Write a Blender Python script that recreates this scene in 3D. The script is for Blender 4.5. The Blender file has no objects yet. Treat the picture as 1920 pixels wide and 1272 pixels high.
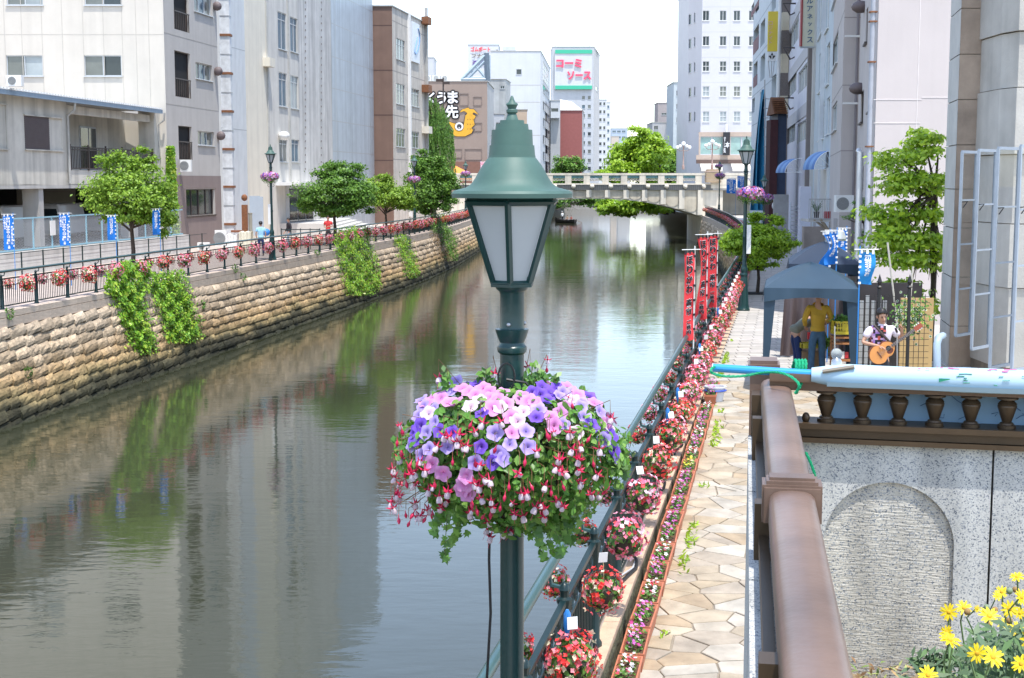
import bpy, math, random
import numpy as np
from mathutils import Vector, Matrix
R = math.radians
rnd = random.Random(7)
sc = bpy.context.scene
COL = sc.collection
# ---------------------------------------------------------------- camera, sky, sun, exposure
CAMZ = 3.9
FPX = 2600.0
PITCH = math.atan(296.0 / FPX)
cam_d = bpy.data.cameras.new('camera')
cam = bpy.data.objects.new('camera', cam_d)
COL.objects.link(cam)
cam.location = (0, 0, CAMZ)
cam.rotation_euler = (math.pi / 2 - PITCH, 0, 0)
cam_d.sensor_width = 36
cam_d.lens = FPX / 1920 * 36
cam_d.clip_start = 0.05
cam_d.clip_end = 6000
sc.camera = cam
SUNV = Vector((0.13, -0.27, 0.955)).normalized()
elev = math.asin(SUNV.z)
world = bpy.data.worlds.new('World')
sc.world = world
world.use_nodes = True
nt = world.node_tree
bg = nt.nodes['Background']
sky = nt.nodes.new('ShaderNodeTexSky')
sky.sky_type = 'NISHITA'
sky.sun_disc = False
sky.sun_elevation = elev
sky.sun_rotation = math.atan2(SUNV.x, SUNV.y)
sky.altitude = 0
sky.air_density = 1.0
sky.dust_density = 0.6
sky.ozone_density = 1.0
hsv = nt.nodes.new('ShaderNodeHueSaturation')
hsv.inputs['Saturation'].default_value = 0.84
hsv.inputs['Value'].default_value = 1.0
nt.links.new(sky.outputs[0], hsv.inputs['Color'])
nt.links.new(hsv.outputs[0], bg.inputs[0])
bg.inputs[1].default_value = 0.15
sun_d = bpy.data.lights.new('sun', 'SUN')
sun_d.energy = 2.25
sun_d.angle = R(0.55)
sun_d.color = (1.0, 0.955, 0.89)
sun = bpy.data.objects.new('sun', sun_d)
COL.objects.link(sun)
sun.rotation_euler = SUNV.to_track_quat('Z', 'Y').to_euler()
sun.location = (0, -20, 60)
sc.view_settings.view_transform = 'Standard'
sc.view_settings.look = 'None'
sc.view_settings.exposure = 1.4
sc.view_settings.gamma = 1
sc.render.engine = 'CYCLES'
sc.cycles.max_bounces = 6
sc.cycles.transparent_max_bounces = 12
sc.cycles.caustics_reflective = False
sc.cycles.caustics_refractive = False
# ---------------------------------------------------------------- survey: where a sight line meets a depth or a level
cp_, sp_ = math.cos(PITCH), math.sin(PITCH)
def ray(px, py):
 u = (px - 960) / FPX; v = (py - 636) / FPX
 return Vector((u, cp_ - v * sp_, -sp_ - v * cp_))
def at(px, py, Y):
 d = ray(px, py); t = Y / d.y
 return Vector((d.x * t, Y, CAMZ + d.z * t))
def on(px, py, z):
 d = ray(px, py); t = (z - CAMZ) / d.z
 return Vector((d.x * t, d.y * t, z))
def zat(py, Y):
 return at(960, py, Y).z
def onplane(px, py, P, n):
 d = ray(px, py); o = Vector((0, 0, CAMZ))
 t = (Vector((P[0], P[1], 0)) - Vector((0, 0, 0))).dot(n) / d.dot(n)
 return o + d * t
def lerp(a, b, t): return a + (b - a) * t
# ---------------------------------------------------------------- materials
MATS = {}
def mat(name, col, rough=0.65, var=0.12, scale=3.0, bump=0.0, bscale=None, metal=0.0, spec=0.5, island=0.0,
 objrand=0.0, streak=0.0, coat=0.0, wave=None, transl=0.0, emis=None, alpha=None, detail=6):
 if name in MATS: return MATS[name]
 m = bpy.data.materials.new(name); m.use_nodes = True
 n = m.node_tree.nodes; l = m.node_tree.links
 b = n['Principled BSDF']
 b.inputs['Roughness'].default_value = rough
 b.inputs['Metallic'].default_value = metal
 b.inputs['Specular IOR Level'].default_value = spec
 if coat: b.inputs['Coat Weight'].default_value = coat; b.inputs['Coat Roughness'].default_value = 0.15
 tc = n.new('ShaderNodeTexCoord')
 geo = n.new('ShaderNodeNewGeometry')
 c0 = n.new('ShaderNodeRGB'); c0.outputs[0].default_value = (*col, 1)
 out = c0.outputs[0]
 def scaleval(inp, fac_socket, lo, hi):
  mr = n.new('ShaderNodeMapRange'); l.new(fac_socket, mr.inputs[0])
  mr.inputs[3].default_value = lo; mr.inputs[4].default_value = hi
  mx = n.new('ShaderNodeMix'); mx.data_type = 'RGBA'; mx.blend_type = 'MULTIPLY'; mx.inputs[0].default_value = 1
  cb = n.new('ShaderNodeCombineColor')
  for k in range(3): l.new(mr.outputs[0], cb.inputs[k])
  l.new(inp, mx.inputs[6]); l.new(cb.outputs[0], mx.inputs[7])
  return mx.outputs[2]
 if var:
  no = n.new('ShaderNodeTexNoise'); no.inputs['Scale'].default_value = scale; no.inputs['Detail'].default_value = detail
  no.inputs['Roughness'].default_value = 0.6
  l.new(geo.outputs['Position'] if not objrand else tc.outputs['Object'], no.inputs['Vector'])
  mr0 = n.new('ShaderNodeMapRange'); l.new(no.outputs[0], mr0.inputs[0]); mr0.inputs[1].default_value = .25; mr0.inputs[2].default_value = .75
  out = scaleval(out, mr0.outputs[0], 1 - var, 1 + var)
 if streak:
  mp = n.new('ShaderNodeMapping'); mp.inputs['Scale'].default_value = (1.6, 1.6, 0.07)
  l.new(geo.outputs['Position'], mp.inputs[0])
  ns = n.new('ShaderNodeTexNoise'); ns.inputs['Scale'].default_value = 1.3; ns.inputs['Detail'].default_value = 5
  l.new(mp.outputs[0], ns.inputs['Vector'])
  mr1 = n.new('ShaderNodeMapRange'); l.new(ns.outputs[0], mr1.inputs[0]); mr1.inputs[1].default_value = .42; mr1.inputs[2].default_value = .75
  out = scaleval(out, mr1.outputs[0], 1.0, 1 - streak)
 if island:
  out = scaleval(out, geo.outputs['Random Per Island'], 1 - island, 1 + island)
 if objrand:
  oi = n.new('ShaderNodeObjectInfo')
  out = scaleval(out, oi.outputs['Random'], 1 - objrand, 1 + objrand)
 l.new(out, b.inputs['Base Color'])
 if bump:
  nb = n.new('ShaderNodeTexNoise'); nb.inputs['Scale'].default_value = bscale or scale * 6; nb.inputs['Detail'].default_value = 8
  l.new(geo.outputs['Position'], nb.inputs['Vector'])
  bp = n.new('ShaderNodeBump'); bp.inputs['Strength'].default_value = min(1, bump); bp.inputs['Distance'].default_value = 0.02 * max(1, bump)
  l.new(nb.outputs[0], bp.inputs['Height']); l.new(bp.outputs[0], b.inputs['Normal'])
 if wave:
  (wx, wy), per = wave
  vm = n.new('ShaderNodeVectorMath'); vm.operation = 'DOT_PRODUCT'; vm.inputs[1].default_value = (wx, wy, 0)
  l.new(geo.outputs['Position'], vm.inputs[0])
  mm = n.new('ShaderNodeMath'); mm.operation = 'MULTIPLY'; mm.inputs[1].default_value = per * 2 * math.pi
  l.new(vm.outputs['Value'], mm.inputs[0])
  sn = n.new('ShaderNodeMath'); sn.operation = 'SINE'; l.new(mm.outputs[0], sn.inputs[0])
  bp = n.new('ShaderNodeBump'); bp.inputs['Strength'].default_value = .8; bp.inputs['Distance'].default_value = 0.03
  l.new(sn.outputs[0], bp.inputs['Height']); l.new(bp.outputs[0], b.inputs['Normal'])
 if transl:
  tr = n.new('ShaderNodeBsdfTranslucent'); l.new(out, tr.inputs[0])
  ms = n.new('ShaderNodeMixShader'); ms.inputs[0].default_value = transl
  l.new(b.outputs[0], ms.inputs[1]); l.new(tr.outputs[0], ms.inputs[2])
  l.new(ms.outputs[0], n['Material Output'].inputs[0])
 MATS[name] = m
 return m
# ---------------------------------------------------------------- mesh builder
class MB:
 def __init__(s): s.v = []; s.f = []; s.m = []
 def add(s, vs, fs, mi=0):
  k = len(s.v); s.v += [tuple(p) for p in vs]
  for f in fs: s.f.append(tuple(i + k for i in f)); s.m.append(mi)
  return s
 def quad(s, a, b, c, d, mi=0): return s.add([a, b, c, d], [(0, 1, 2, 3)], mi)
 def box(s, c, size, rz=0.0, mi=0, M=None, top=1.0):
  x, y, z = size[0] / 2, size[1] / 2, size[2] / 2
  vs = [(-x, -y, -z), (x, -y, -z), (x, y, -z), (-x, y, -z), (-x * top, -y * top, z), (x * top, -y * top, z), (x * top, y * top, z), (-x * top, y * top, z)]
  cr, sr = math.cos(rz), math.sin(rz)
  if M is not None: vs = [M @ Vector(p) for p in vs]
  vs = [(c[0] + p[0] * cr - p[1] * sr, c[1] + p[0] * sr + p[1] * cr, c[2] + p[2]) for p in vs]
  return s.add(vs, [(3, 2, 1, 0), (4, 5, 6, 7), (0, 1, 5, 4), (1, 2, 6, 5), (2, 3, 7, 6), (3, 0, 4, 7)], mi)
 def prism(s, poly, z0, z1, mi=0, cap=True):
  n = len(poly)
  vs = [(p[0], p[1], z0) for p in poly] + [(p[0], p[1], z1) for p in poly]
  fs = [(i, (i + 1) % n, n + (i + 1) % n, n + i) for i in range(n)]
  if cap: fs += [tuple(range(n - 1, -1, -1)), tuple(range(n, 2 * n))]
  return s.add(vs, fs, mi)
 def tube(s, pts, rs, n=8, mi=0, cap=True):
  pts = [Vector(p) for p in pts]
  if not hasattr(rs, '__len__'): rs = [rs] * len(pts)
  vs = []; prev = None
  for i, p in enumerate(pts):
   t = (pts[min(i + 1, len(pts) - 1)] - pts[max(i - 1, 0)])
   if t.length < 1e-9: t = Vector((0, 0, 1))
   t.normalize()
   if prev is None:
    a = Vector((0, 0, 1)) if abs(t.z) < .9 else Vector((1, 0, 0))
    u = t.cross(a).normalized()
   else:
    u = (prev - t * prev.dot(t))
    u = u.normalized() if u.length > 1e-6 else t.orthogonal().normalized()
   prev = u; w = t.cross(u)
   for k in range(n):
    a = 2 * math.pi * k / n
    vs.append(p + (u * math.cos(a) + w * math.sin(a)) * rs[i])
  fs = []
  for i in range(len(pts) - 1):
   for k in range(n):
    k2 = (k + 1) % n
    fs.append((i * n + k, i * n + k2, (i + 1) * n + k2, (i + 1) * n + k))
  if cap:
   fs.append(tuple(range(n - 1, -1, -1))); fs.append(tuple(range((len(pts) - 1) * n, len(pts) * n)))
  return s.add(vs, fs, mi)
 def lathe(s, prof, c=(0, 0, 0), n=24, mi=0, a0=0.0, M=None):
  vs = []
  for r, z in prof:
   for k in range(n):
    a = a0 + 2 * math.pi * k / n
    p = Vector((r * math.cos(a), r * math.sin(a), z))
    if M is not None: p = M @ p
    vs.append((c[0] + p[0], c[1] + p[1], c[2] + p[2]))
  fs = []
  for i in range(len(prof) - 1):
   for k in range(n):
    k2 = (k + 1) % n
    fs.append((i * n + k, i * n + k2, (i + 1) * n + k2, (i + 1) * n + k))
  fs.append(tuple(range(n - 1, -1, -1))); fs.append(tuple(range((len(prof) - 1) * n, len(prof) * n)))
  return s.add(vs, fs, mi)
 def ball(s, c, r, n=12, m=8, mi=0, M=None):
  rr = r if hasattr(r, '__len__') else (r, r, r)
  vs = [(0, 0, -1)]
  for j in range(1, m):
   th = math.pi * j / m
   for k in range(n):
    a = 2 * math.pi * k / n
    vs.append((math.sin(th) * math.cos(a), math.sin(th) * math.sin(a), -math.cos(th)))
  vs.append((0, 0, 1))
  out = []
  for p in vs:
   q = Vector((p[0] * rr[0], p[1] * rr[1], p[2] * rr[2]))
   if M is not None: q = M @ q
   out.append((c[0] + q[0], c[1] + q[1], c[2] + q[2]))
  fs = [(0, 1 + (k + 1) % n, 1 + k) for k in range(n)]
  for j in range(m - 2):
   for k in range(n):
    a = 1 + j * n + k; b = 1 + j * n + (k + 1) % n
    fs.append((a, b, b + n, a + n))
  L = len(vs) - 1
  fs += [(L, 1 + (m - 2) * n + k, 1 + (m - 2) * n + (k + 1) % n) for k in range(n)]
  return s.add(out, fs, mi)
def root_of(o):
 while o.parent is not None: o = o.parent
 return o
def mesh_np(name, V, F, mats, mi=None, smooth=None):
 """V (n,3), F (m,k) same k"""
 me = bpy.data.meshes.new(name)
 V = np.asarray(V, dtype=np.float32); F = np.asarray(F, dtype=np.int32)
 me.vertices.add(len(V)); me.vertices.foreach_set('co', V.ravel())
 k = F.shape[1]
 me.loops.add(F.size); me.loops.foreach_set('vertex_index', F.ravel())
 me.polygons.add(len(F)); me.polygons.foreach_set('loop_start', np.arange(0, F.size, k, dtype=np.int32))
 me.polygons.foreach_set('loop_total', np.full(len(F), k, dtype=np.int32))
 if mi is not None: me.polygons.foreach_set('material_index', np.asarray(mi, dtype=np.int32))
 me.update(calc_edges=True)
 for m_ in mats: me.materials.append(m_)
 return me
def mk(name, mb, mats, parent=None, smooth=None, label=None, cat=None, group=None, kind=None, keep=False, weld=False):
 """ONE mesh object; coordinates are world coordinates (or the prototype's own)."""
 if not isinstance(mats, (list, tuple)): mats = [mats]
 if isinstance(mb, MB):
  V = np.array(mb.v, dtype=np.float64).reshape(-1, 3)
  if parent is not None:
   V = V - np.array(root_of(parent).location)
   loc = None
  elif keep: loc = Vector((0, 0, 0))
  else:
   mn = V.min(0); mx = V.max(0); loc = Vector(((mn[0] + mx[0]) / 2, (mn[1] + mx[1]) / 2, mn[2])); V = V - np.array(loc)
  me = bpy.data.meshes.new(name)
  me.from_pydata(V.tolist(), [], mb.f)
  if any(mb.m): me.polygons.foreach_set('material_index', mb.m)
  for m_ in mats: me.materials.append(m_)
  if smooth is not None:
   me.polygons.foreach_set('use_smooth', [True] * len(me.polygons))
   me.set_sharp_from_angle(angle=R(smooth))
 else:
  me = mb; loc = None
 o = bpy.data.objects.new(name, me)
 COL.objects.link(o)
 if parent is not None: o.parent = parent
 elif loc is not None: o.location = loc
 tag(o, label, cat, group, kind)
 return o
def tag(o, label=None, cat=None, group=None, kind=None):
 if label: o['label'] = label
 if cat: o['category'] = cat
 if group: o['group'] = group
 if kind: o['kind'] = kind
 return o
def thing(name, label, cat, loc=(0, 0, 0), rz=0.0, group=None, kind=None):
 o = bpy.data.objects.new(name, None); COL.objects.link(o)
 o.location = loc; o.rotation_euler = (0, 0, rz); o.empty_display_size = .2
 return tag(o, label, cat, group, kind)
CH = {}
def copy_tree(o, parent=None):
 c = o.copy(); COL.objects.link(c); c.parent = parent
 for ch in [x for x in o.children]: copy_tree(ch, c)
 return c
def place(o, loc, rz=0.0, s=1.0, label=None, group=None):
 o.location = loc; o.rotation_euler = (0, 0, rz); o.scale = (s, s, s) if not hasattr(s, '__len__') else s
 if label: o['label'] = label
 if group: o['group'] = group
 return o
def inst(name, me, loc, rot=(0, 0, 0), s=(1, 1, 1), parent=None):
 o = bpy.data.objects.new(name, me); COL.objects.link(o)
 if parent is not None: o.parent = parent; loc = Vector(loc) - root_of(parent).location
 o.location = loc; o.rotation_euler = rot; o.scale = s if hasattr(s, '__len__') else (s, s, s)
 return o
# a scratch scene keeps the evaluation of lettering and bodies cheap; it is removed at the end
SCR = bpy.data.scenes.new('scratch')
def evaluated(o):
 SCR.collection.objects.link(o); vl = SCR.view_layers[0]; vl.update()
 dg = vl.depsgraph; return bpy.data.meshes.new_from_object(o.evaluated_get(dg))
TXC = {}
# text as flat geometry
def text_verts(body, size=1.0, bold=0.0, extrude=0.003, spacing=1.0, align='CENTER'):
 key = (body, size, bold, extrude, spacing)
 if key in TXC: return TXC[key]
 c = bpy.data.curves.new('lettering', 'FONT'); c.body = body; c.size = size; c.extrude = extrude; c.offset = bold
 c.align_x = align; c.align_y = 'CENTER'; c.space_line = spacing; c.resolution_u = 2
 o = bpy.data.objects.new('lettering', c)
 me = evaluated(o)
 vs = [v.co.copy() for v in me.vertices]; fs = [tuple(p.vertices) for p in me.polygons]
 bpy.data.objects.remove(o); bpy.data.curves.remove(c); bpy.data.meshes.remove(me)
 TXC[key] = (vs, fs)
 return vs, fs
def text_on(mb, body, origin, right, up, w=None, h=None, size=1.0, bold=0.0, extrude=0.004, spacing=1.0, mi=0, deform=None, off=0.0):
 """lettering laid on the plane (right, up); fitted into w x h when given"""
 vs, fs = text_verts(body, 1.0, bold, 0.01, spacing)
 if not vs: return
 xs = [v.x for v in vs]; ys = [v.y for v in vs]
 cx, cy = (min(xs) + max(xs)) / 2, (min(ys) + max(ys)) / 2
 sx = (w / (max(xs) - min(xs))) if w else size
 sy = (h / (max(ys) - min(ys))) if h else (sx if w else size)
 if not w: sx = sy if h else size
 right = Vector(right).normalized(); up = Vector(up).normalized(); n = right.cross(up)
 out = []
 for v in vs:
  x = (v.x - cx) * sx; y = (v.y - cy) * sy
  p = Vector(origin) + right * x + up * y + n * (off + (extrude if v.z > 0 else -extrude * .2))
  if deform: p = deform(p)
  out.append(p)
 mb.add(out, fs, mi)
# ---------------------------------------------------------------- material table
def rampmat(name, cols, source='object', rough=.7, bump=.4, bscale=25, var=.12, scale=6, transl=0, spec=.4):
 if name in MATS: return MATS[name]
 m = bpy.data.materials.new(name); m.use_nodes = True
 n = m.node_tree.nodes; l = m.node_tree.links; b = n['Principled BSDF']
 b.inputs['Roughness'].default_value = rough; b.inputs['Specular IOR Level'].default_value = spec
 geo = n.new('ShaderNodeNewGeometry')
 if source == 'object':
  s_ = n.new('ShaderNodeObjectInfo').outputs['Random']
 else: s_ = geo.outputs['Random Per Island']
 cr = n.new('ShaderNodeValToRGB'); cr.color_ramp.interpolation = 'CONSTANT'
 els = cr.color_ramp.elements
 while len(els) < len(cols): els.new(0.5)
 for i, c in enumerate(cols): els[i].position = i / len(cols); els[i].color = (*c, 1)
 l.new(s_, cr.inputs[0]); out = cr.outputs[0]
 no = n.new('ShaderNodeTexNoise'); no.inputs['Scale'].default_value = scale; no.inputs['Detail'].default_value = 6
 l.new(geo.outputs['Position'], no.inputs['Vector'])
 mr = n.new('ShaderNodeMapRange'); l.new(no.outputs[0], mr.inputs[0]); mr.inputs[1].default_value = .3; mr.inputs[2].default_value = .7
 mr.inputs[3].default_value = 1 - var; mr.inputs[4].default_value = 1 + var
 hs = n.new('ShaderNodeHueSaturation'); l.new(mr.outputs[0], hs.inputs['Value']); l.new(out, hs.inputs['Color']); out = hs.outputs[0]
 l.new(out, b.inputs['Base Color'])
 if bump:
  nb = n.new('ShaderNodeTexNoise'); nb.inputs['Scale'].default_value = bscale; nb.inputs['Detail'].default_value = 6
  l.new(geo.outputs['Position'], nb.inputs['Vector'])
  bp = n.new('ShaderNodeBump'); bp.inputs['Strength'].default_value = bump; bp.inputs['Distance'].default_value = .02
  l.new(nb.outputs[0], bp.inputs['Height']); l.new(bp.outputs[0], b.inputs['Normal'])
 if transl:
  tr = n.new('ShaderNodeBsdfTranslucent'); l.new(out, tr.inputs[0])
  ms = n.new('ShaderNodeMixShader'); ms.inputs[0].default_value = transl
  l.new(b.outputs[0], ms.inputs[1]); l.new(tr.outputs[0], ms.inputs[2]); l.new(ms.outputs[0], n['Material Output'].inputs[0])
 MATS[name] = m
 return m
def water_mat():
 m = bpy.data.materials.new('canal_water'); m.use_nodes = True
 n = m.node_tree.nodes; l = m.node_tree.links; b = n['Principled BSDF']
 b.inputs['Base Color'].default_value = (.036, .040, .024, 1)
 b.inputs['Roughness'].default_value = .045; b.inputs['IOR'].default_value = 1.4
 b.inputs['Specular IOR Level'].default_value = .85
 geo = n.new('ShaderNodeNewGeometry')
 def layer(sx, sy, scl, det):
  mp = n.new('ShaderNodeMapping'); mp.inputs['Scale'].default_value = (sx, sy, 1); l.new(geo.outputs['Position'], mp.inputs[0])
  no = n.new('ShaderNodeTexNoise'); no.inputs['Scale'].default_value = scl; no.inputs['Detail'].default_value = det; no.inputs['Distortion'].default_value = .3
  l.new(mp.outputs[0], no.inputs['Vector']); return no.outputs[0]
 a = layer(.5, 1.2, 3.2, 3); c = layer(.12, .3, 1.6, 2); big = layer(.05, .02, 1.0, 3)
 mr = n.new('ShaderNodeMapRange'); l.new(big, mr.inputs[0]); mr.inputs[1].default_value = .35; mr.inputs[2].default_value = .65
 mr.inputs[3].default_value = .35; mr.inputs[4].default_value = 1.1
 mu = n.new('ShaderNodeMath'); mu.operation = 'MULTIPLY'; l.new(a, mu.inputs[0]); l.new(mr.outputs[0], mu.inputs[1])
 ad = n.new('ShaderNodeMath'); ad.operation = 'MULTIPLY_ADD'; l.new(c, ad.inputs[0]); ad.inputs[1].default_value = 1.6; l.new(mu.outputs[0], ad.inputs[2])
 bp = n.new('ShaderNodeBump'); bp.inputs['Strength'].default_value = 1; bp.inputs['Distance'].default_value = .0065
 l.new(ad.outputs[0], bp.inputs['Height']); l.new(bp.outputs[0], b.inputs['Normal'])
 return m
def stone_wall_mat(name):
 """weathered masonry: ochre run-off stains lower down, algae where the tide wets it"""
 m = bpy.data.materials.new(name); m.use_nodes = True
 n = m.node_tree.nodes; l = m.node_tree.links; b = n['Principled BSDF']; b.inputs['Roughness'].default_value = .85
 b.inputs['Specular IOR Level'].default_value = .25
 geo = n.new('ShaderNodeNewGeometry'); sep = n.new('ShaderNodeSeparateXYZ'); l.new(geo.outputs['Position'], sep.inputs[0])
 no = n.new('ShaderNodeTexNoise'); no.inputs['Scale'].default_value = .55; no.inputs['Detail'].default_value = 7; l.new(geo.outputs['Position'], no.inputs['Vector'])
 ma = n.new('ShaderNodeMath'); ma.operation = 'MULTIPLY_ADD'; l.new(no.outputs[0], ma.inputs[0]); ma.inputs[1].default_value = 1.5; l.new(sep.outputs['Z'], ma.inputs[2])
 mr = n.new('ShaderNodeMapRange'); l.new(ma.outputs[0], mr.inputs[0]); mr.inputs[1].default_value = -3.3 + .75; mr.inputs[2].default_value = 0.4
 cr = n.new('ShaderNodeValToRGB'); e = cr.color_ramp.elements
 for _ in range(4): e.new(.5)
 for i, (p, c) in enumerate([(0, (.035, .036, .022)), (.17, (.08, .072, .042)), (.26, (.32, .245, .12)), (.42, (.46, .315, .165)), (.6, (.49, .375, .25)), (1, (.52, .42, .31))]):
  e[i].position = p; e[i].color = (*c, 1)
 l.new(mr.outputs[0], cr.inputs[0])
 n2 = n.new('ShaderNodeTexNoise'); n2.inputs['Scale'].default_value = 5; n2.inputs['Detail'].default_value = 8; n2.inputs['Roughness'].default_value = .7
 l.new(geo.outputs['Position'], n2.inputs['Vector'])
 m2 = n.new('ShaderNodeMapRange'); l.new(n2.outputs[0], m2.inputs[0]); m2.inputs[1].default_value = .3; m2.inputs[2].default_value = .7; m2.inputs[3].default_value = .6; m2.inputs[4].default_value = 1.35
 oi = n.new('ShaderNodeObjectInfo'); ad = n.new('ShaderNodeMath'); ad.operation = 'ADD'; l.new(oi.outputs['Random'], ad.inputs[0]); l.new(geo.outputs['Random Per Island'], ad.inputs[1])
 fr = n.new('ShaderNodeMath'); fr.operation = 'FRACT'; l.new(ad.outputs[0], fr.inputs[0])
 m3 = n.new('ShaderNodeMapRange'); l.new(fr.outputs[0], m3.inputs[0]); m3.inputs[3].default_value = .66; m3.inputs[4].default_value = 1.22
 mm = n.new('ShaderNodeMath'); mm.operation = 'MULTIPLY'; l.new(m2.outputs[0], mm.inputs[0]); l.new(m3.outputs[0], mm.inputs[1])
 hs = n.new('ShaderNodeHueSaturation'); l.new(cr.outputs[0], hs.inputs['Color']); l.new(mm.outputs[0], hs.inputs['Value'])
 l.new(hs.outputs[0], b.inputs['Base Color'])
 nb = n.new('ShaderNodeTexNoise'); nb.inputs['Scale'].default_value = 14; nb.inputs['Detail'].default_value = 6; l.new(geo.outputs['Position'], nb.inputs['Vector'])
 bp = n.new('ShaderNodeBump'); bp.inputs['Strength'].default_value = 1; bp.inputs['Distance'].default_value = .03; l.new(nb.outputs[0], bp.inputs['Height']); l.new(bp.outputs[0], b.inputs['Normal'])
 return m
M_water = water_mat()
M_wall = stone_wall_mat('quay_stone')
M_mortar = mat('mortar', (.20, .17, .13), .9, .3, 4, .5)
M_coping = mat('coping_stone', (.56, .46, .37), .8, .2, 5, .4, objrand=.08)
M_ground = mat('paving_concrete', (.42, .39, .35), .85, .15, 1.5, .2)
M_leftpave = mat('pinkish_paving', (.46, .38, .33), .85, .15, 2, .2)
M_green = mat('green_painted_iron', (.005, .020, .021), .38, .1, 8, spec=.4)
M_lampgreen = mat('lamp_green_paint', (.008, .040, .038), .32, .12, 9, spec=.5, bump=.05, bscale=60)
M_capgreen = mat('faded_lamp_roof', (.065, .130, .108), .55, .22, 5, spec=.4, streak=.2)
M_white = mat('white_paint', (.78, .78, .76), .6, .05, 3, streak=.08)
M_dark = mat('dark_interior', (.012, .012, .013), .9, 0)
M_black = mat('black_rubber', (.01, .01, .011), .5, 0)
M_steel = mat('galvanised_steel', (.45, .46, .47), .45, .15, 8, metal=.6)
M_alu = mat('aluminium_frame', (.55, .57, .59), .4, .05, 8, metal=.3)
M_brownframe = mat('brown_aluminium', (.06, .042, .036), .45, .1, 5)
M_rust = mat('rusty_iron', (.22, .09, .04), .8, .3, 9)
def glass(name, col, rough=.06, spec=.6): return mat(name, col, rough, .25, .8, spec=spec)
G_dark = glass('dark_window_glass', (.035, .045, .05))
G_grey = glass('curtained_window_glass', (.16, .17, .155), .12)
G_pale = glass('frosted_window_glass', (.33, .37, .38), .25)
G_blue = glass('bluish_window_glass', (.07, .13, .18), .1)
G_teal = glass('teal_shop_glass', (.30, .46, .43), .15)
# ---------------------------------------------------------------- banks
WATER = -3.3
LB = [(-40, -27.0), (8, -20.15), (25, -17.75), (41.8, -15.4), (59.7, -12.87), (71.6, -11.24), (81.2, -9.85), (98.9, -7.39), (118, -5.6), (140, -4.3), (160, -3.4), (200, -1.0), (260, 3.5), (360, 14)]
RB = [(-40, -9.6), (8, -.15), (52, 8.52), (70, 11.8), (85, 14.2), (97, 15.9), (120, 18.6), (150, 21.3), (165, 22.2), (212, 24.5), (260, 29), (360, 38)]
def xin(T, Y):
 for (y0, x0), (y1, x1) in zip(T, T[1:]):
  if Y <= y1: return lerp(x0, x1, (Y - y0) / (y1 - y0))
 return T[-1][1]
def smooth_line(T, step=2.0, y0=None, y1=None):
 """Catmull style resampling of a bank line in even arc steps -> [(x, y)]"""
 ys = np.arange(y0, y1, .25); X = np.array([xin(T, y) for y in ys])
 k = np.ones(61) / 61; Xp = np.pad(X, 30, mode='reflect', reflect_type='odd'); X = np.convolve(Xp, k, 'valid')
 d = np.concatenate([[0], np.cumsum(np.hypot(np.diff(X), np.diff(ys)))])
 s = np.arange(0, d[-1], step)
 return list(zip(np.interp(s, d, X), np.interp(s, d, ys)))
def zR(Y): return -(27 - Y) * .03 if Y < 27 else 0.0
def bank(name, T, sgn, zf, m):
 b = MB(); ys = sorted(set([-40, -10, 0, 5, 10, 15, 20, 25, 27, 30] + list(range(40, 361, 8))))
 for a, c in zip(ys, ys[1:]):
  p = [(xin(T, a), a, zf(a)), (xin(T, c), c, zf(c)), (xin(T, c) + sgn * 900, c, zf(c)), (xin(T, a) + sgn * 900, a, zf(a))]
  if sgn > 0: p = [p[0], p[3], p[2], p[1]]
  b.quad(*p)
 return mk(name, b, m, kind='structure')
bank('left_bank_pavement', LB, -1, lambda y: 0.0, M_leftpave)
bank('right_bank_ground', RB, 1, lambda y: zR(y) - .03, M_ground)
b = MB(); b.quad((-900, 360, 0), (900, 360, 0), (3000, 4500, 0), (-3000, 4500, 0)); b.quad((-60, 360, -4), (80, 360, -4), (80, 360, 0), (-60, 360, 0))
mk('distant_ground', b, M_ground, kind='structure')
b = MB(); b.quad((-40, -40, WATER), (60, -40, WATER), (60, 361, WATER), (-40, 361, WATER))
mk('canal_water', b, M_water, kind='structure')
# ---------------------------------------------------------------- quay walls, built stone by stone
def stone_variant(seed, nx=4, nz=4):
 r = random.Random(seed); vs = []; fs = []
 for j in range(nz):
  for i in range(nx):
   u = i / (nx - 1) - .5; w = j / (nz - 1) - .5
   edge = min(1, (.5 - abs(u)) * 6) if nz > 1 else 0
   bul = (.93 + .07 * edge) * [.98, 1.06, .93, .52][j] * r.uniform(.88, 1.12)
   vs.append((u * .985 + (r.uniform(-.03, .03) if 0 < i < nx - 1 else 0), -bul, w * .965 + (r.uniform(-.02, .02))))
 for j in range(nz - 1):
  for i in range(nx - 1):
   a = j * nx + i; fs.append((a, a + 1, a + nx + 1, a + nx))
 ring = [i for i in range(nx)] + [j * nx + nx - 1 for j in range(1, nz)] + [(nz - 1) * nx + i for i in range(nx - 2, -1, -1)] + [j * nx for j in range(nz - 2, 0, -1)]
 k = len(vs)
 for i in ring: vs.append((vs[i][0], .8, vs[i][2]))
 for q in range(len(ring)):
  q2 = (q + 1) % len(ring); fs.append((ring[q2], ring[q], k + q, k + q2))
 return vs, fs
STV = [stone_variant(i) for i in range(7)]
BATTER = .2
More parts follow.
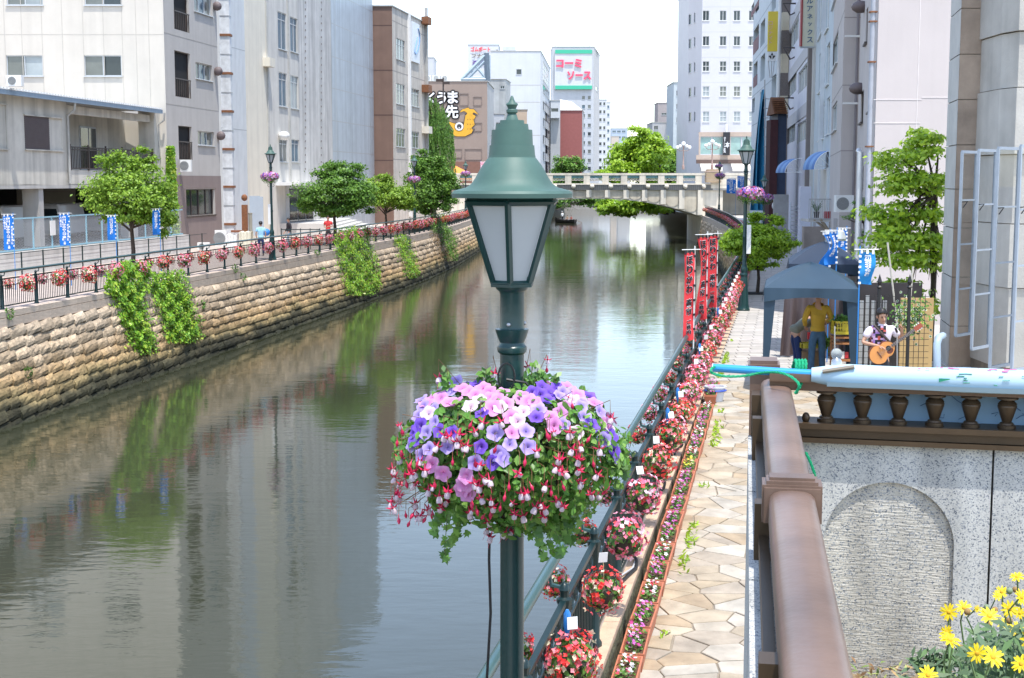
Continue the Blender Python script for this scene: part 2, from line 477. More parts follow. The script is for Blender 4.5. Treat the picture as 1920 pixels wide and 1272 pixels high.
def build_wall(label, T, y0, y1, side, mats_, n_parts=300, coarse=False):
 line = smooth_line(T, .25, y0, y1)
 L = len(line) * .25
 def P(s):
  i = min(max(s / .25, 0), len(line) - 1.001); k = int(i); t = i - k
  return Vector((lerp(line[k][0], line[k + 1][0], t), lerp(line[k][1], line[k + 1][1], t), 0))
 def frame(s):
  d = (P(min(s + .4, L - .3)) - P(max(s - .4, 0))).normalized()
  n = Vector((d.y, -d.x, 0)) * side
  return P(s), d, n
 th = thing('quay_wall', label, 'wall', loc=P(L / 2) + Vector((0, 0, WATER)))
 items = []
 rows = [(0.0, .20, 'cap'), (-.21, .28, 'cap2')]
 z = -.50
 while z > -3.7: rows.append((z, .33, 'rough')); z -= .335
 for ri, (zt, h, kind) in enumerate(rows):
  s = rnd.uniform(0, .5)
  while s < L - 1.2:
   ln = rnd.uniform(.85, 1.0) if kind != 'rough' else rnd.choice([.6, .7, .8, .9, 1.05])
   items.append((kind, s + ln / 2, zt - h / 2, ln, h)); s += ln
 V = [bpy.data.meshes.new('stone') for _ in STV]
 for me, (vs, fs) in zip(V, STV): me.from_pydata(vs, [], fs); me.materials.append(mats_[0])
 capv = MB().box((0, -.5 + .8, 0), (.99, 1.6, .95)).v; capf = MB().box((0, 0, 0), (1, 1, 1)).f
 capm = bpy.data.meshes.new('coping'); capm.from_pydata(capv, [], capf); capm.materials.append(mats_[1])
 items.sort(key=lambda it: P(it[1]).y + it[2] * .1)
 heavy = [it for it in items]
 cnt = 0
 sv = {0: [], 1: []}; sf = {0: [], 1: []}; sk = {0: 0, 1: 0}
 for (kind, s, z, ln, h) in heavy:
  p, d, n = frame(s)
  proud = {'cap': .16, 'cap2': .11, 'rough': rnd.uniform(.10, .16)}[kind]
  dep = .03 if kind == 'cap' else 0
  q = p + n * (-z * BATTER + dep) + Vector((0, 0, z))
  up = (n * -BATTER + Vector((0, 0, 1))).normalized()
  if kind != 'rough': up = Vector((0, 0, 1))
  yv = -n
# local x along the wall seen from outside left to right
  xv = d * side
  M = Matrix.Identity(4)
  for r_ in range(3):
   M[r_][0] = xv[r_] * ln; M[r_][1] = (yv[r_]) * (proud if kind == 'rough' else .16); M[r_][2] = up[r_] * h; M[r_][3] = q[r_]
  near = cnt < n_parts and q.y > 38 if not coarse else False
  if near:
   me = rnd.choice(V) if kind == 'rough' else capm
   o = bpy.data.objects.new('stone' if kind == 'rough' else 'coping_block', me); COL.objects.link(o); o.parent = th
   M2 = M.copy(); M2.translation = M.translation - th.location; o.matrix_local = M2; cnt += 1
  else:
   vs, fs = rnd.choice(STV) if kind == 'rough' else (capv, capf)
   w = 0 if kind == 'rough' else 1
   A = np.array(vs) @ np.array(M.to_3x3()).T + np.array(M.translation)
   sv[w].append(A); sf[w] += [tuple(i + sk[w] for i in f) for f in fs]; sk[w] += len(A)
 for w, nm in ((0, 'stones'), (1, 'coping_blocks')):
  if not sv[w]: continue
  mb = MB(); mb.v = [tuple(x) for x in np.concatenate(sv[w])]; mb.f = sf[w]; mb.m = [0] * len(sf[w])
  mk(nm, mb, mats_[w], th, kind='stuff')
 bk = MB(); prev = None
 for k in range(0, int(L * 2)):
  p, d, n = frame(k / 2)
  a = p + n * .0 + Vector((0, 0, -.06)); c = p + n * (4 * BATTER) + Vector((0, 0, -4.0)); e = p - n * .6 + Vector((0, 0, -.06))
  if prev: bk.quad(prev[0], a, c, prev[1]) if side < 0 else bk.quad(a, prev[0], prev[1], c); bk.quad(prev[2], prev[0], a, e) if side > 0 else None
  prev = (a, c, e)
 mk('backing', bk, M_mortar, th)
 return th, P, frame, L
WL, PL, FL, LL = build_wall('long battered stone quay wall below the flower-hung fence on the left bank', LB, 22, 159, 1, [M_wall, M_coping], 300)
WR, PR, FR, LR = build_wall('curving stone quay wall on the right bank running up to the bridge', RB, 3, 159, -1, [M_wall, M_coping], 290)
# ---------------------------------------------------------------- iron fences
def panel_mesh(w=1.0, fine=True):
 b = MB(); r = .012
 b.box((0, 0, .10), (w, .03, .035)); b.box((0, 0, .93), (w, .045, .04)); b.box((0, 0, .72), (w, .02, .02))
 n = 17
 for i in range(n):
  x = -w / 2 + w * (i + .5) / n
  b.box((x, 0, .41), (.018 / 1.0, .018, .62))
 k = 7
 for i in range(k):
  x = -w / 2 + w * (i + .5) / k; rr = .075
  pts = [(x + rr * math.cos(a) * (w / k / .24), 0, .825 + rr * math.sin(a)) for a in np.linspace(0, 2 * math.pi, 13)]
  b.tube(pts, .008, 4, cap=False)
  pts = [(x + rr * .45 * math.cos(a), 0, .825 + rr * .45 * math.sin(a)) for a in np.linspace(0, 2 * math.pi, 9)]
  b.tube(pts, .007, 4, cap=False)
 return b
def fence(label, P, frame, L, side, s0, pitch, inset, nparts):
 th = thing('iron_fence', label, 'fence', loc=P(L / 2))
 pm = None
 s = s0; posts = []
 while s < L - .5: posts.append(s); s += pitch
 pb = MB(); pb.lathe([(.075, 0), (.075, .05), (.055, .08), (.05, .9), (.06, .92), (.06, .95), (.035, .965), (.035, 1.0), (.045, 1.02), (.03, 1.06), (.004, 1.08)], n=8)
 pm_post = mk('post', pb, M_green, keep=True, smooth=40); post_me = pm_post.data; bpy.data.objects.remove(pm_post)
 pn = mk('panel', panel_mesh(pitch - .1), M_green, keep=True); pn_me = pn.data; bpy.data.objects.remove(pn)
 tops = []
 for i, s in enumerate(posts):
  p, d, n = frame(s); z = zfun(p.y, side); q = p - n * inset + Vector((0, 0, z))
  inst('post', post_me, q, (0, 0, math.atan2(d.y, d.x)), 1, th)
  tops.append(q + n * .12 + Vector((0, 0, 1.17)))
  if i + 1 < len(posts):
   p2, d2, n2 = frame(posts[i + 1]); q2 = p2 - n2 * inset + Vector((0, 0, zfun(p2.y, side)))
   m_ = (q + q2) / 2; dd = q2 - q
   inst('panel', pn_me, m_, (0, -math.atan2(dd.z, math.hypot(dd.x, dd.y)), math.atan2(dd.y, dd.x)), (dd.length / pitch, 1, 1), th)
 b = MB(); b.tube(tops, .042, 8)
 for t, s in zip(tops, posts):
  p, d, n = frame(s)
  b.tube([t - n * .12 + Vector((0, 0, -.14)), t - n * .02 + Vector((0, 0, -.12)), t + Vector((0, 0, -.03))], .018, 5)
 mk('handrail', b, M_capgreen2, th, smooth=50)
 return th, posts
M_capgreen2 = mat('handrail_green_paint', (.03, .075, .075), .3, .15, 3, spec=.5)
def zfun(Y, side):
# on the right bank the parapet under the fence stays near level while the flagstone path dips beside it
 if side < 0: return .0 if Y > 27 else -(27 - Y) * .010
 return 0.0
fence_l, posts_l = fence('dark green iron fence hung with pink flowers along the left bank', PL, FL, LL, 1, .55, 2.2, .22, 0)
fence_r, posts_r = fence('dark green iron fence hung with pink and red flowers beside the right promenade', PR, FR, LR, -1, .7, 1.65, .12, 0)
# ---------------------------------------------------------------- ledge, flagstones and tiles of the right promenade
TH = (MB())
led = thing('promenade_ledge', 'tan stone ledge with a mossy side under the right-hand fence', 'ledge', loc=(2, 15, -.5))
k = 0
yy = 4.0
M_ledge = mat('ledge_stone', (.50, .36, .25), .8, .2, 6, .3, objrand=.08)
while yy < 60:
 y1 = yy + 1.2
 def lp(y, off, z): return (xin(RB, y) + off, y, z)
 zt0 = zfun(yy, -1) + .012; zt1 = zfun(y1, -1) + .012; zb0 = zR(yy) - .1; zb1 = zR(y1) - .1
 g = .006; w = .27 if yy < 27 else .33
 b = MB()
 a0, a1, c1, c0 = lp(yy + g, .02, zt0), lp(y1 - g, .02, zt1), lp(y1 - g, w, zt1), lp(yy + g, w, zt0)
 lo = [(p[0], p[1], z) for p, z in zip((a0, a1, c1, c0), (zb0, zb1, zb1, zb0))]
 b.add([a0, c0, c1, a1] + [lo[0], lo[3], lo[2], lo[1]], [(0, 1, 2, 3), (0, 4, 5, 1), (1, 5, 6, 2), (2, 6, 7, 3), (3, 7, 4, 0)])
 mk('ledge_block', b, M_ledge, led); yy = y1
b = MB()
for ya in range(4, 27):
 x0, x1 = xin(RB, ya) + .275, xin(RB, ya + 1) + .275
 b.quad((x0, ya, zR(ya) - .1), (x1, ya + 1, zR(ya + 1) - .1), (x1, ya + 1, zfun(ya + 1, -1) - .04), (x0, ya, zfun(ya, -1) - .04))
mk('mossy_face', b, mat('mossy_rough_stone', (.14, .13, .07), .95, .6, 9, 1.5, 20), led)
def clip(poly, nx, ny, c):
 out = []
 for i in range(len(poly)):
  p, q = poly[i], poly[(i + 1) % len(poly)]
  a = p[0] * nx + p[1] * ny - c; d = q[0] * nx + q[1] * ny - c
  if a <= 0: out.append(p)
  if (a < 0 < d) or (d < 0 < a):
   t = a / (a - d); out.append((p[0] + (q[0] - p[0]) * t, p[1] + (q[1] - p[1]) * t))
 return out
flag_cols = [(0.335, 0.277, 0.200), (0.361, 0.315, 0.248), (0.344, 0.277, 0.188), (0.387, 0.344, 0.280), (0.318, 0.269, 0.208), (0.370, 0.311, 0.228), (0.361, 0.328, 0.272), (0.318, 0.244, 0.160), (0.391, 0.353, 0.288)]
M_flag_o = rampmat('flagstone_single', flag_cols, 'object', .75, .6, 14, .24, 3.5)
M_flag_i = rampmat('flagstone_many', flag_cols, 'island', .75, .6, 14, .24, 3.5)
M_grout = mat('sandy_grout', (.25, .21, .16), .95, .3, 8, .5)
flag = thing('flagstone_path', 'path of irregular cream and tan flagstones beside the planters', 'path', loc=(4, 16, -.3), kind='structure')
pts = []
rr = random.Random(3)
y = 4.0
while y < 27:
 x = xin(RB, y) + .1; wmax = 2.3 if y < 17 else 5.4
 while x < xin(RB, y) + wmax:
  pts.append((x + rr.uniform(-.2, .2), y + rr.uniform(-.17, .17))); x += rr.uniform(.28, .52)
 y += rr.uniform(.28, .38)
stones = []
for i, p in enumerate(pts):
 e0 = xin(RB, p[1]) + .30
# stretched metric makes the pieces longer across the path than along it
 poly = [(p[0] - 1, p[1] - 1), (p[0] + 1, p[1] - 1), (p[0] + 1, p[1] + 1), (p[0] - 1, p[1] + 1)]
 for j, q in enumerate(pts):
  if i == j or abs(q[0] - p[0]) > 1.6 or abs(q[1] - p[1]) > 1.4: continue
  wx, wy = .75, 1.15
  dx, dy = (q[0] - p[0]) * wx, (q[1] - p[1]) * wy
  c = ((q[0] ** 2 - p[0] ** 2) * wx + (q[1] ** 2 - p[1] ** 2) * wy) / 2
  poly = clip(poly, dx, dy, c)
  if not poly: break
 poly = clip(poly, -1, .197, -.45 + 1.61 * 1.0 + .0 - .0 if False else -( -1.61 + .30) )
 poly = clip(poly, 0, 1, 27.0)
 if len(poly) < 3: continue
 cx = sum(a for a, _ in poly) / len(poly); cy = sum(a for _, a in poly) / len(poly)
# shrink by the joint width
 sh = []
 n_ = len(poly)
 ok = True
 pin = poly
 for a in range(n_):
  (x0, y0), (x1, y1) = poly[a], poly[(a + 1) % n_]
  L_ = math.hypot(x1 - x0, y1 - y0)
  if L_ < 1e-6: continue
  nx, ny = (y1 - y0) / L_, -(x1 - x0) / L_
  pin = clip(pin, nx, ny, nx * x0 + ny * y0 - rr.uniform(.006, .012))
  if len(pin) < 3: ok = False; break
 if ok: stones.append((pin, cx, cy))
stones.sort(key=lambda s: s[2])
smb = MB(); nst = 0
for (poly, cx, cy) in stones:
 z = rr.uniform(.0, .008)
 top = [(p[0] + (cx - p[0]) * .03, p[1] + (cy - p[1]) * .03, zR(p[1]) + z) for p in poly]
 mid = [(p[0], p[1], zR(p[1]) + z - .006) for p in poly]; low = [(p[0], p[1], zR(p[1]) - .05) for p in poly]
 n_ = len(poly); b = MB()
 b.add(top + mid + low, [tuple(range(n_))] + [(i, n_ + i, n_ + (i + 1) % n_, (i + 1) % n_) for i in range(n_)] + [(n_ + i, 2 * n_ + i, 2 * n_ + (i + 1) % n_, n_ + (i + 1) % n_) for i in range(n_)])
 px = 960 + 2600 * cx / cy
 if nst < 298 and px < 1430 and cy > 6.5:
  mk('flagstone', b, M_flag_o, flag); nst += 1
 else: smb.add(b.v, b.f)
mk('flagstones', smb, M_flag_i, flag, kind='stuff')
b = MB()
for a in range(3, 27):
 b.quad((xin(RB, a) + .1, a, zR(a) - .012), (xin(RB, a) + 5.6, a, zR(a) - .012), (xin(RB, a + 1) + 5.6, a + 1, zR(a + 1) - .012), (xin(RB, a + 1) + .1, a + 1, zR(a + 1) - .012))
mk('grout', b, M_grout, flag)
tile_cols = [(.40, .375, .335), (.44, .41, .37), (.37, .345, .31), (.42, .39, .36), (.35, .33, .30)]
M_tile_o = rampmat('paving_tile_single', tile_cols, 'object', .8, .3, 20, .1, 4)
M_tile_i = rampmat('paving_tile_many', tile_cols, 'island', .8, .3, 20, .1, 4)
tp = thing('tiled_promenade', 'pale grey tiled promenade under the trees and tents', 'pavement', loc=(9, 40, 0), kind='structure')
tmb = MB(); nt_ = 0; row = 0; y = 27.02
tm = bpy.data.meshes.new('tile'); tv = MB().box((0, 0, 0), (.592, .292, .06), top=.985); tm.from_pydata(tv.v, [], tv.f); tm.materials.append(M_tile_o)
while y < 100:
 wide = 4.6 if y < 60 else 3.6
 x = .36 + (.3 if row % 2 else 0)
 while x < wide + .3:
  c = (xin(RB, y + .15) + x, y + .15, -.03 + rr.uniform(0, .004))
  if nt_ < 298 and c[0] / c[1] * 2600 + 960 < 1640:
   inst('tile', tm, c, (0, 0, -.197 * 0), 1, tp); nt_ += 1
  else: tmb.add(MB().box(c, (.592, .292, .06), top=.985).v, tv.f)
  x += .6
 y += .3; row += 1
mk('tiles', tmb, M_tile_i, tp, kind='stuff')
# ================================================================ buildings
def pt_on(px, py, A, B):
 """where the sight line meets the vertical plane through A-B: (u along A->B, z)"""
 d = Vector((B[0] - A[0], B[1] - A[1])); L = d.length; d /= L
 n = Vector((d.y, -d.x)); r = ray(px, py)
 t = (A[0] * n.x + A[1] * n.y) / (r.x * n.x + r.y * n.y)
 P = Vector((r.x * t, r.y * t)); return (P - Vector((A[0], A[1]))).dot(d), CAMZ + r.z * t
def facade(b, A, B, z0, z1, holes, rec=.14):
 """wall face with real openings; seen from outside A is left, B right. holes: (u0,u1,za,zb)"""
 d = Vector((B[0] - A[0], B[1] - A[1], 0)); L = d.length; d.normalize(); n = Vector((d.y, -d.x, 0))
 us = sorted(set([0, L] + [min(max(h[k], 0), L) for h in holes for k in (0, 1)]))
 zs = sorted(set([z0, z1] + [min(max(h[k], z0), z1) for h in holes for k in (2, 3)]))
 def P(u, z, off=0): return (A[0] + d.x * u - n.x * off, A[1] + d.y * u - n.y * off, z)
 for u0, u1 in zip(us, us[1:]):
  if u1 - u0 < 1e-5: continue
  run = None
  for za, zb in zip(zs, zs[1:]):
   cu, cz = (u0 + u1) / 2, (za + zb) / 2
   if any(h[0] < cu < h[1] and h[2] < cz < h[3] for h in holes):
    if run: b.quad(P(u0, run[0]), P(u1, run[0]), P(u1, run[1]), P(u0, run[1])); run = None
   else: run = (run[0], zb) if run else (za, zb)
  if run: b.quad(P(u0, run[0]), P(u1, run[0]), P(u1, run[1]), P(u0, run[1]))
 for (u0, u1, za, zb) in holes:
  b.quad(P(u0, za), P(u1, za), P(u1, za, rec), P(u0, za, rec)); b.quad(P(u0, zb, rec), P(u1, zb, rec), P(u1, zb), P(u0, zb))
  b.quad(P(u0, za), P(u0, za, rec), P(u0, zb, rec), P(u0, zb)); b.quad(P(u1, za, rec), P(u1, za), P(u1, zb), P(u1, zb, rec))
 return P, d, n
def add_window(root, A, B, h, nv=2, nh=1, fm=None, gm=None, rec=.14, fw=.05, sill=True, split=False, hbar=None):
 u0, u1, za, zb = h
 d = Vector((B[0] - A[0], B[1] - A[1], 0)).normalized(); n = Vector((d.y, -d.x, 0)); rz = math.atan2(d.y, d.x)
 def P(u, z, off): return (A[0] + d.x * u - n.x * off, A[1] + d.y * u - n.y * off, z)
 f = MB(); w, hh = u1 - u0, zb - za
 o1 = rec - .05
 f.box(P((u0 + u1) / 2, za + fw / 2, o1), (w, .07, fw), rz); f.box(P((u0 + u1) / 2, zb - fw / 2, o1), (w, .07, fw), rz)
 for k in range(nv + 1):
  u = lerp(u0 + fw / 2, u1 - fw / 2, k / nv); f.box(P(u, (za + zb) / 2, o1), (fw, .066, hh - 2 * fw), rz)
 for k in range(1, nh): f.box(P((u0 + u1) / 2, lerp(za, zb, k / nh), o1 + .004), (w - 2 * fw, .055, fw), rz)
 if hbar: f.box(P((u0 + u1) / 2, lerp(za, zb, hbar), o1 + .004), (w - 2 * fw, .055, fw), rz)
 if sill: f.box(P((u0 + u1) / 2, za - .025, -.03), (w + .1, .12, .05), rz)
 wo = mk('window', f, fm or M_alu, root)
 gms = gm if isinstance(gm, (list, tuple)) else [gm or G_dark]
 if split:
  for k in range(nv):
   g = MB(); a, c = lerp(u0 + fw / 2, u1 - fw / 2, k / nv) + fw / 2, lerp(u0 + fw / 2, u1 - fw / 2, (k + 1) / nv) - fw / 2
   g.box(P((a + c) / 2, (za + zb) / 2, rec - .03 + (k % 2) * .012), (c - a, .008, hh - 2 * fw), rz); mk('pane', g, gms[k % len(gms)], wo)
 else:
  g = MB(); g.box(P((u0 + u1) / 2, (za + zb) / 2, rec - .03), (w - fw, .008, hh - fw), rz); mk('pane', g, rnd.choice(gms), wo)
 return wo
def building(name, label, cat, foot, z1, faces, mats_, z0=-.3, roofm=None, parapet=.5, group=None):
 """foot: plan corners in order, outside on the right hand when walking (as facade). faces: {edge index: dict(holes=[(h, kw)])}
 wall faces are one mesh; material per edge"""
 cx = sum(p[0] for p in foot) / len(foot); cy = sum(p[1] for p in foot) / len(foot)
 th = thing(name, label, cat, loc=(cx, cy, z0), group=group)
 ms = mats_ if isinstance(mats_, (list, tuple)) else [mats_]
 N = len(foot)
 for i in range(N):
  A, B = foot[i], foot[(i + 1) % N]
  fc = faces.get(i, {})
  holes = fc.get('holes', [])
  b = MB(); facade(b, A, B, z0, z1, [h[0] for h in holes], fc.get('rec', .14))
  w = mk('wall', b, ms[fc.get('m', 0)], th)
  for h, kw in holes: add_window(th, A, B, h, rec=fc.get('rec', .14), **kw)
 b = MB(); b.add([(p[0], p[1], z1 - parapet) for p in foot], [tuple(range(N - 1, -1, -1))][::-1]);
 b.f = [tuple(reversed(b.f[0]))]
 mk('roof', b, roofm or M_roof, th)
# coping round the roof edge
 b = MB()
 for i in range(N):
  A, B = Vector((*foot[i], 0)), Vector((*foot[(i + 1) % N], 0)); d = (B - A); L = d.length; rz = math.atan2(d.y, d.x)
  m_ = (A + B) / 2; b.box((m_.x, m_.y, z1 + .04 + .003 * i), (L + .16, .22, .1), rz)
 mk('roof_coping', b, fc_mat(ms[0]), th)
 return th
def fc_mat(m): return M_copeb
M_roof = mat('flat_roof', (.30, .30, .29), .9, .2, 2)
M_copeb = mat('roof_edge_metal', (.42, .42, .40), .6, .15, 3)
def strip(root, A, B, u0, u1, za, zb, proud, m, name='band'):
 d = Vector((B[0] - A[0], B[1] - A[1], 0)).normalized(); n = Vector((d.y, -d.x, 0)); rz = math.atan2(d.y, d.x)
 b = MB(); b.box((A[0] + d.x * (u0 + u1) / 2 + n.x * proud / 2, A[1] + d.y * (u0 + u1) / 2 + n.y * proud / 2, (za + zb) / 2), (abs(u1 - u0), proud, abs(zb - za)), rz)
 return mk(name, b, m, root)
def seams(root, A, B, zs, us, z0, z1, m, w=.035, name='panel_joints'):
 """recessed-looking sealant joints, built 4 mm proud as flat beads"""
 d = Vector((B[0] - A[0], B[1] - A[1], 0)); L = d.length; d.normalize(); n = Vector((d.y, -d.x, 0)); rz = math.atan2(d.y, d.x); b = MB()
 def P(u, z): return (A[0] + d.x * u + n.x * .002, A[1] + d.y * u + n.y * .002, z)
 for z in zs: b.box(P(L / 2, z), (L, .008, w), rz)
 for u in us: b.box(P(u, (z0 + z1) / 2), (w, .010, z1 - z0), rz)
 return mk(name, b, m, root)
def H(A, B, x0, y0, x1, y1):
 """opening from a surveyed rectangle"""
 cx, cy = (x0 + x1) / 2, (y0 + y1) / 2
 a = pt_on(x0, cy, A, B)[0]; c = pt_on(x1, cy, A, B)[0]; t = pt_on(cx, y0, A, B)[1]; bt = pt_on(cx, y1, A, B)[1]
 return (min(a, c), max(a, c), bt, t)
def xy(px, Y): return ((px - 960) / FPX * (Y / (cp_)) * 1.0 * cp_ * 1.0, Y)
def PX(px, Y, py=340):
 p = at(px, py, Y); return (p.x, p.y)
def pipe(name, pts, r, m, root=None, n=8, **kw):
 b = MB(); b.tube(pts, r, n); return mk(name, b, m, root, smooth=50, **kw)
# ---- left: line of the canal-facing fronts   X = .14 Y - 30.5
def LX(Y): return .14 * Y - 30.5
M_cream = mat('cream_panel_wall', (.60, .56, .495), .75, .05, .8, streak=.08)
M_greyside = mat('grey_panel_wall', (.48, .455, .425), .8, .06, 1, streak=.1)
M_brownlow = mat('mauve_brown_wall', (.24, .19, .175), .8, .08, 1, streak=.1)
M_joint = mat('sealant_joint', (.36, .34, .31), .8, .1)
M_oldcream = mat('stained_plaster', (.62, .59, .52), .85, .12, 1.3, streak=.38, bump=.15, bscale=18)
M_concrete = mat('weathered_concrete', (.52, .50, .47), .88, .14, 1.0, streak=.25, bump=.2, bscale=12)
M_shutter = mat('brown_shutter', (.13, .10, .10), .6, .1)
# -- tall cream building
A0 = (-46.0, 78.0); A1 = PX(315, 78.0); A2 = (LX(86.6) , 86.6)
A2 = (A1[0] + .14 * 8.4, 86.4)
hF = []
def fw(x0, y0, x1, y1, **k): hF.append((H(A0, A1, x0, y0, x1, y1), k))
for (y0, y1) in ((-62, 10), (104, 143)):
 if y0 < 0: y0 = -32
 fw(12, y0, 80, y1, nv=2, split=True, gm=[G_grey, G_pale]); fw(158, y0 if y0 > 0 else -30, 228, y1, nv=2, split=True, gm=[G_grey, G_dark])
fw(-140, 104, -70, 143, nv=2, gm=G_grey)
hS = []
for (x0, y0, x1, y1) in ((364, -14, 398, 26), (367, 120, 398, 150), (371, 247, 402, 273)):
 hS.append((H(A1, A2, x0, y0, x1, y1), dict(nv=3, gm=[G_grey, G_blue], split=True)))
bigs = []
for (x0, y0, x1, y1) in ((326, -20, 354, 58), (328, 98, 357, 183), (335, 237, 360, 300)):
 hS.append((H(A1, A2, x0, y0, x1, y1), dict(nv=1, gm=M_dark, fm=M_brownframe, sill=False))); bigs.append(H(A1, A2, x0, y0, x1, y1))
hS.append((H(A1, A2, 349, 355, 403, 404), dict(nv=4, gm=[G_dark], fm=M_brownframe, split=True)))
cb = building('office_building', 'tall cream panelled building whose canal side is grey with hooded vents', 'building',
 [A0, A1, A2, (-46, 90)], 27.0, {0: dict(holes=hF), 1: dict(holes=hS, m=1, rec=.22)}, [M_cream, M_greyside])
zz = [pt_on(100, 65, A0, A1)[1], pt_on(100, 65, A0, A1)[1] + 8.2]
us = [pt_on(x, 100, A0, A1)[0] for x in (10, 80, 157, 230, 280)] + [pt_on(x, 100, A0, A1)[0] for x in (42, 118, 195, 256)]
seams(cb, A0, A1, zz, us, 6, 27, mat('faint_joint', (.48, .45, .40), .8, .1), .035)
zS = [pt_on(362, y, A1, A2)[1] for y in (76, 202)]
seams(cb, A1, A2, zS, [], 0, 0, M_joint, .05)
z_b = pt_on(380, 330, A1, A2)[1]
LS = Vector((A2[0] - A1[0], A2[1] - A1[1])).length
# mauve ground storey, set 3 cm proud, in pieces round the window
hw = H(A1, A2, 349, 355, 403, 404)
for (a, c, lo, hi) in ((.0, hw[0] - .05, -.3, z_b), (hw[1] + .05, LS, -.3, z_b), (hw[0] - .05, hw[1] + .05, hw[3] + .05, z_b), (hw[0] - .05, hw[1] + .05, -.3, hw[2] - .08)):
 strip(cb, A1, A2, a, c, lo, hi, .03, M_brownlow, 'plinth_panel')
d1 = Vector((A2[0] - A1[0], A2[1] - A1[1], 0)).normalized(); n1 = Vector((d1.y, -d1.x, 0))
for h in bigs:
 b = MB(); um = (h[0] + h[1]) / 2
 for k in range(9):
  u = lerp(h[0] + .05, h[1] - .05, k / 8); b.box((A1[0] + d1.x * u, A1[1] + d1.y * u, h[2] + .5), (.03, .03, 1.0), math.atan2(d1.y, d1.x))
 b.box((A1[0] + d1.x * um, A1[1] + d1.y * um, h[2] + 1.02), (h[1] - h[0], .06, .06), math.atan2(d1.y, d1.x))
 mk('balcony_rail', b, M_brownframe, cb)
for (px, py) in ((401, 12), (403, 134), (409, 255)):
 u, z = pt_on(px, py, A1, A2); u = min(u, LS - .3); c = Vector((A1[0] + d1.x * u, A1[1] + d1.y * u, z)) + n1 * .2
 b = MB(); M = Matrix.Rotation(math.atan2(d1.y, d1.x), 3, 'Z')
 for k in range(5):
  a0 = k * math.pi / 8
 b.ball(c, (.22, .3, .28), 12, 6, M=M); mk('vent_hood', b, M_shutter, cb, smooth=60)
# white ladder duct with rusty straps
Ad = (A2[0] + .1, A2[1] + .3)
duct = thing('vent_duct', 'white vertical duct with rusty straps between the grey wall and the ribbed wall', 'duct', loc=(LX(88.2), 88.2, 0))
b = MB(); b.box((LX(88.2) + .25, 88.2, 13), (.62, .5, 26)); mk('shaft', b, mat('peeling_white_duct', (.66, .68, .70), .6, .2, 3, streak=.2), duct)
for z in np.arange(1.2, 26, 2.35):
 b = MB(); b.box((LX(88.2) + .25, 88.2, z), (.74, .62, .14)); mk('strap', b, M_rust, duct)
 b = MB(); b.box((LX(88.2) + .25, 88.2, z + 1.17), (.66, .54, .05)); mk('flange', b, M_steel, duct)
# -- two storey parking building in front of it
GA = (LX(52.0) - .1, 52.0); GB = (LX(77.3) - .1, 77.3)
Lg = Vector((GB[0] - GA[0], GB[1] - GA[1])).length
dg_ = Vector((GB[0] - GA[0], GB[1] - GA[1], 0)).normalized(); ng = Vector((dg_.y, -dg_.x, 0)); rg = math.atan2(dg_.y, dg_.x)
def gp(u, z, off=0): return Vector((GA[0], GA[1], 0)) + dg_ * u + ng * off + Vector((0, 0, z))
ub, _ = pt_on(128, 300, GA, GB); ue, _ = pt_on(284, 300, GA, GB)
zt = pt_on(200, 190, GA, GB)[1] ; zsl = pt_on(60, 348, GA, GB)[1]; zbt = pt_on(200, 320, GA, GB)[1]
zt = 7.75;
pk = thing('parking_building', 'low two-storey building with a dark open car park and a railed balcony above', 'building', loc=gp(Lg / 2, 0, -4))
b = MB()
hA = H(GA, GB, -40, 195, 12, 278); hBw = H(GA, GB, 46, 220, 116, 281)
facade(b, tuple(GA), tuple(gp(ub, 0).xy), zsl, zt - .1, [hA, hBw], .08)
b.quad(gp(0, zsl), gp(0, zsl, -8), gp(0, zt), gp(0, zt, 0))
mk('wall', b, M_oldcream, pk)
b = MB(); b.box(gp((ub + ue) / 2 + .3, (zsl + zbt) / 2, -.1), (ue - ub + 1.2, .2, zbt - zsl), rg); mk('balcony_front', b, M_oldcream, pk)
b = MB(); b.box(gp((ub + Lg) / 2 + 1.6, (zbt + zt) / 2, -1.9), (Lg - ub + 3.2, .15, zt - zbt), rg)
b.box(gp(ub + .075, (zbt + zt) / 2, -.95), (.15, 1.75, zt - zbt), rg); mk('balcony_back_wall', b, M_oldcream, pk)
b = MB(); b.box(gp(ue + .9, (zsl + zt) / 2, -.35), (1.3, .9, zt - zsl), rg); mk('end_pier', b, M_oldcream, pk)
b = MB(); b.box(gp((ub + ue) / 2, zt - .45, -.12), (ue - ub, .2, .38), rg); mk('eaves_beam', b, M_oldcream, pk)
b = MB(); b.box(gp(Lg / 2, zsl - .05, -4), (Lg, 8, .2), rg); mk('floor_slab', b, M_concrete, pk)
for h, nm in ((hA, 0), (hBw, 1)):
 f = MB(); um = (h[0] + h[1]) / 2; mid = lerp(h[0], h[1], .66)
 f.box(gp((h[0] + mid) / 2, (h[2] + h[3]) / 2, -.04), (mid - h[0], .05, h[3] - h[2]), rg)
 for k in range(16): f.box(gp((h[0] + mid) / 2, lerp(h[2], h[3], (k + .5) / 16), .0), (mid - h[0] - .06, .03, .03), rg)
 sh = mk('shutter', f, M_shutter, pk)
 f = MB(); f.box(gp((mid + h[1]) / 2, (h[2] + h[3]) / 2, -.05), (h[1] - mid, .05, h[3] - h[2]), rg); f.box(gp(um, h[3] + .03, .03), (h[1] - h[0] + .1, .1, .06), rg); f.box(gp(um, h[2] - .03, .03), (h[1] - h[0] + .1, .1, .06), rg)
 mk('shutter_case', f, M_oldcream, pk)
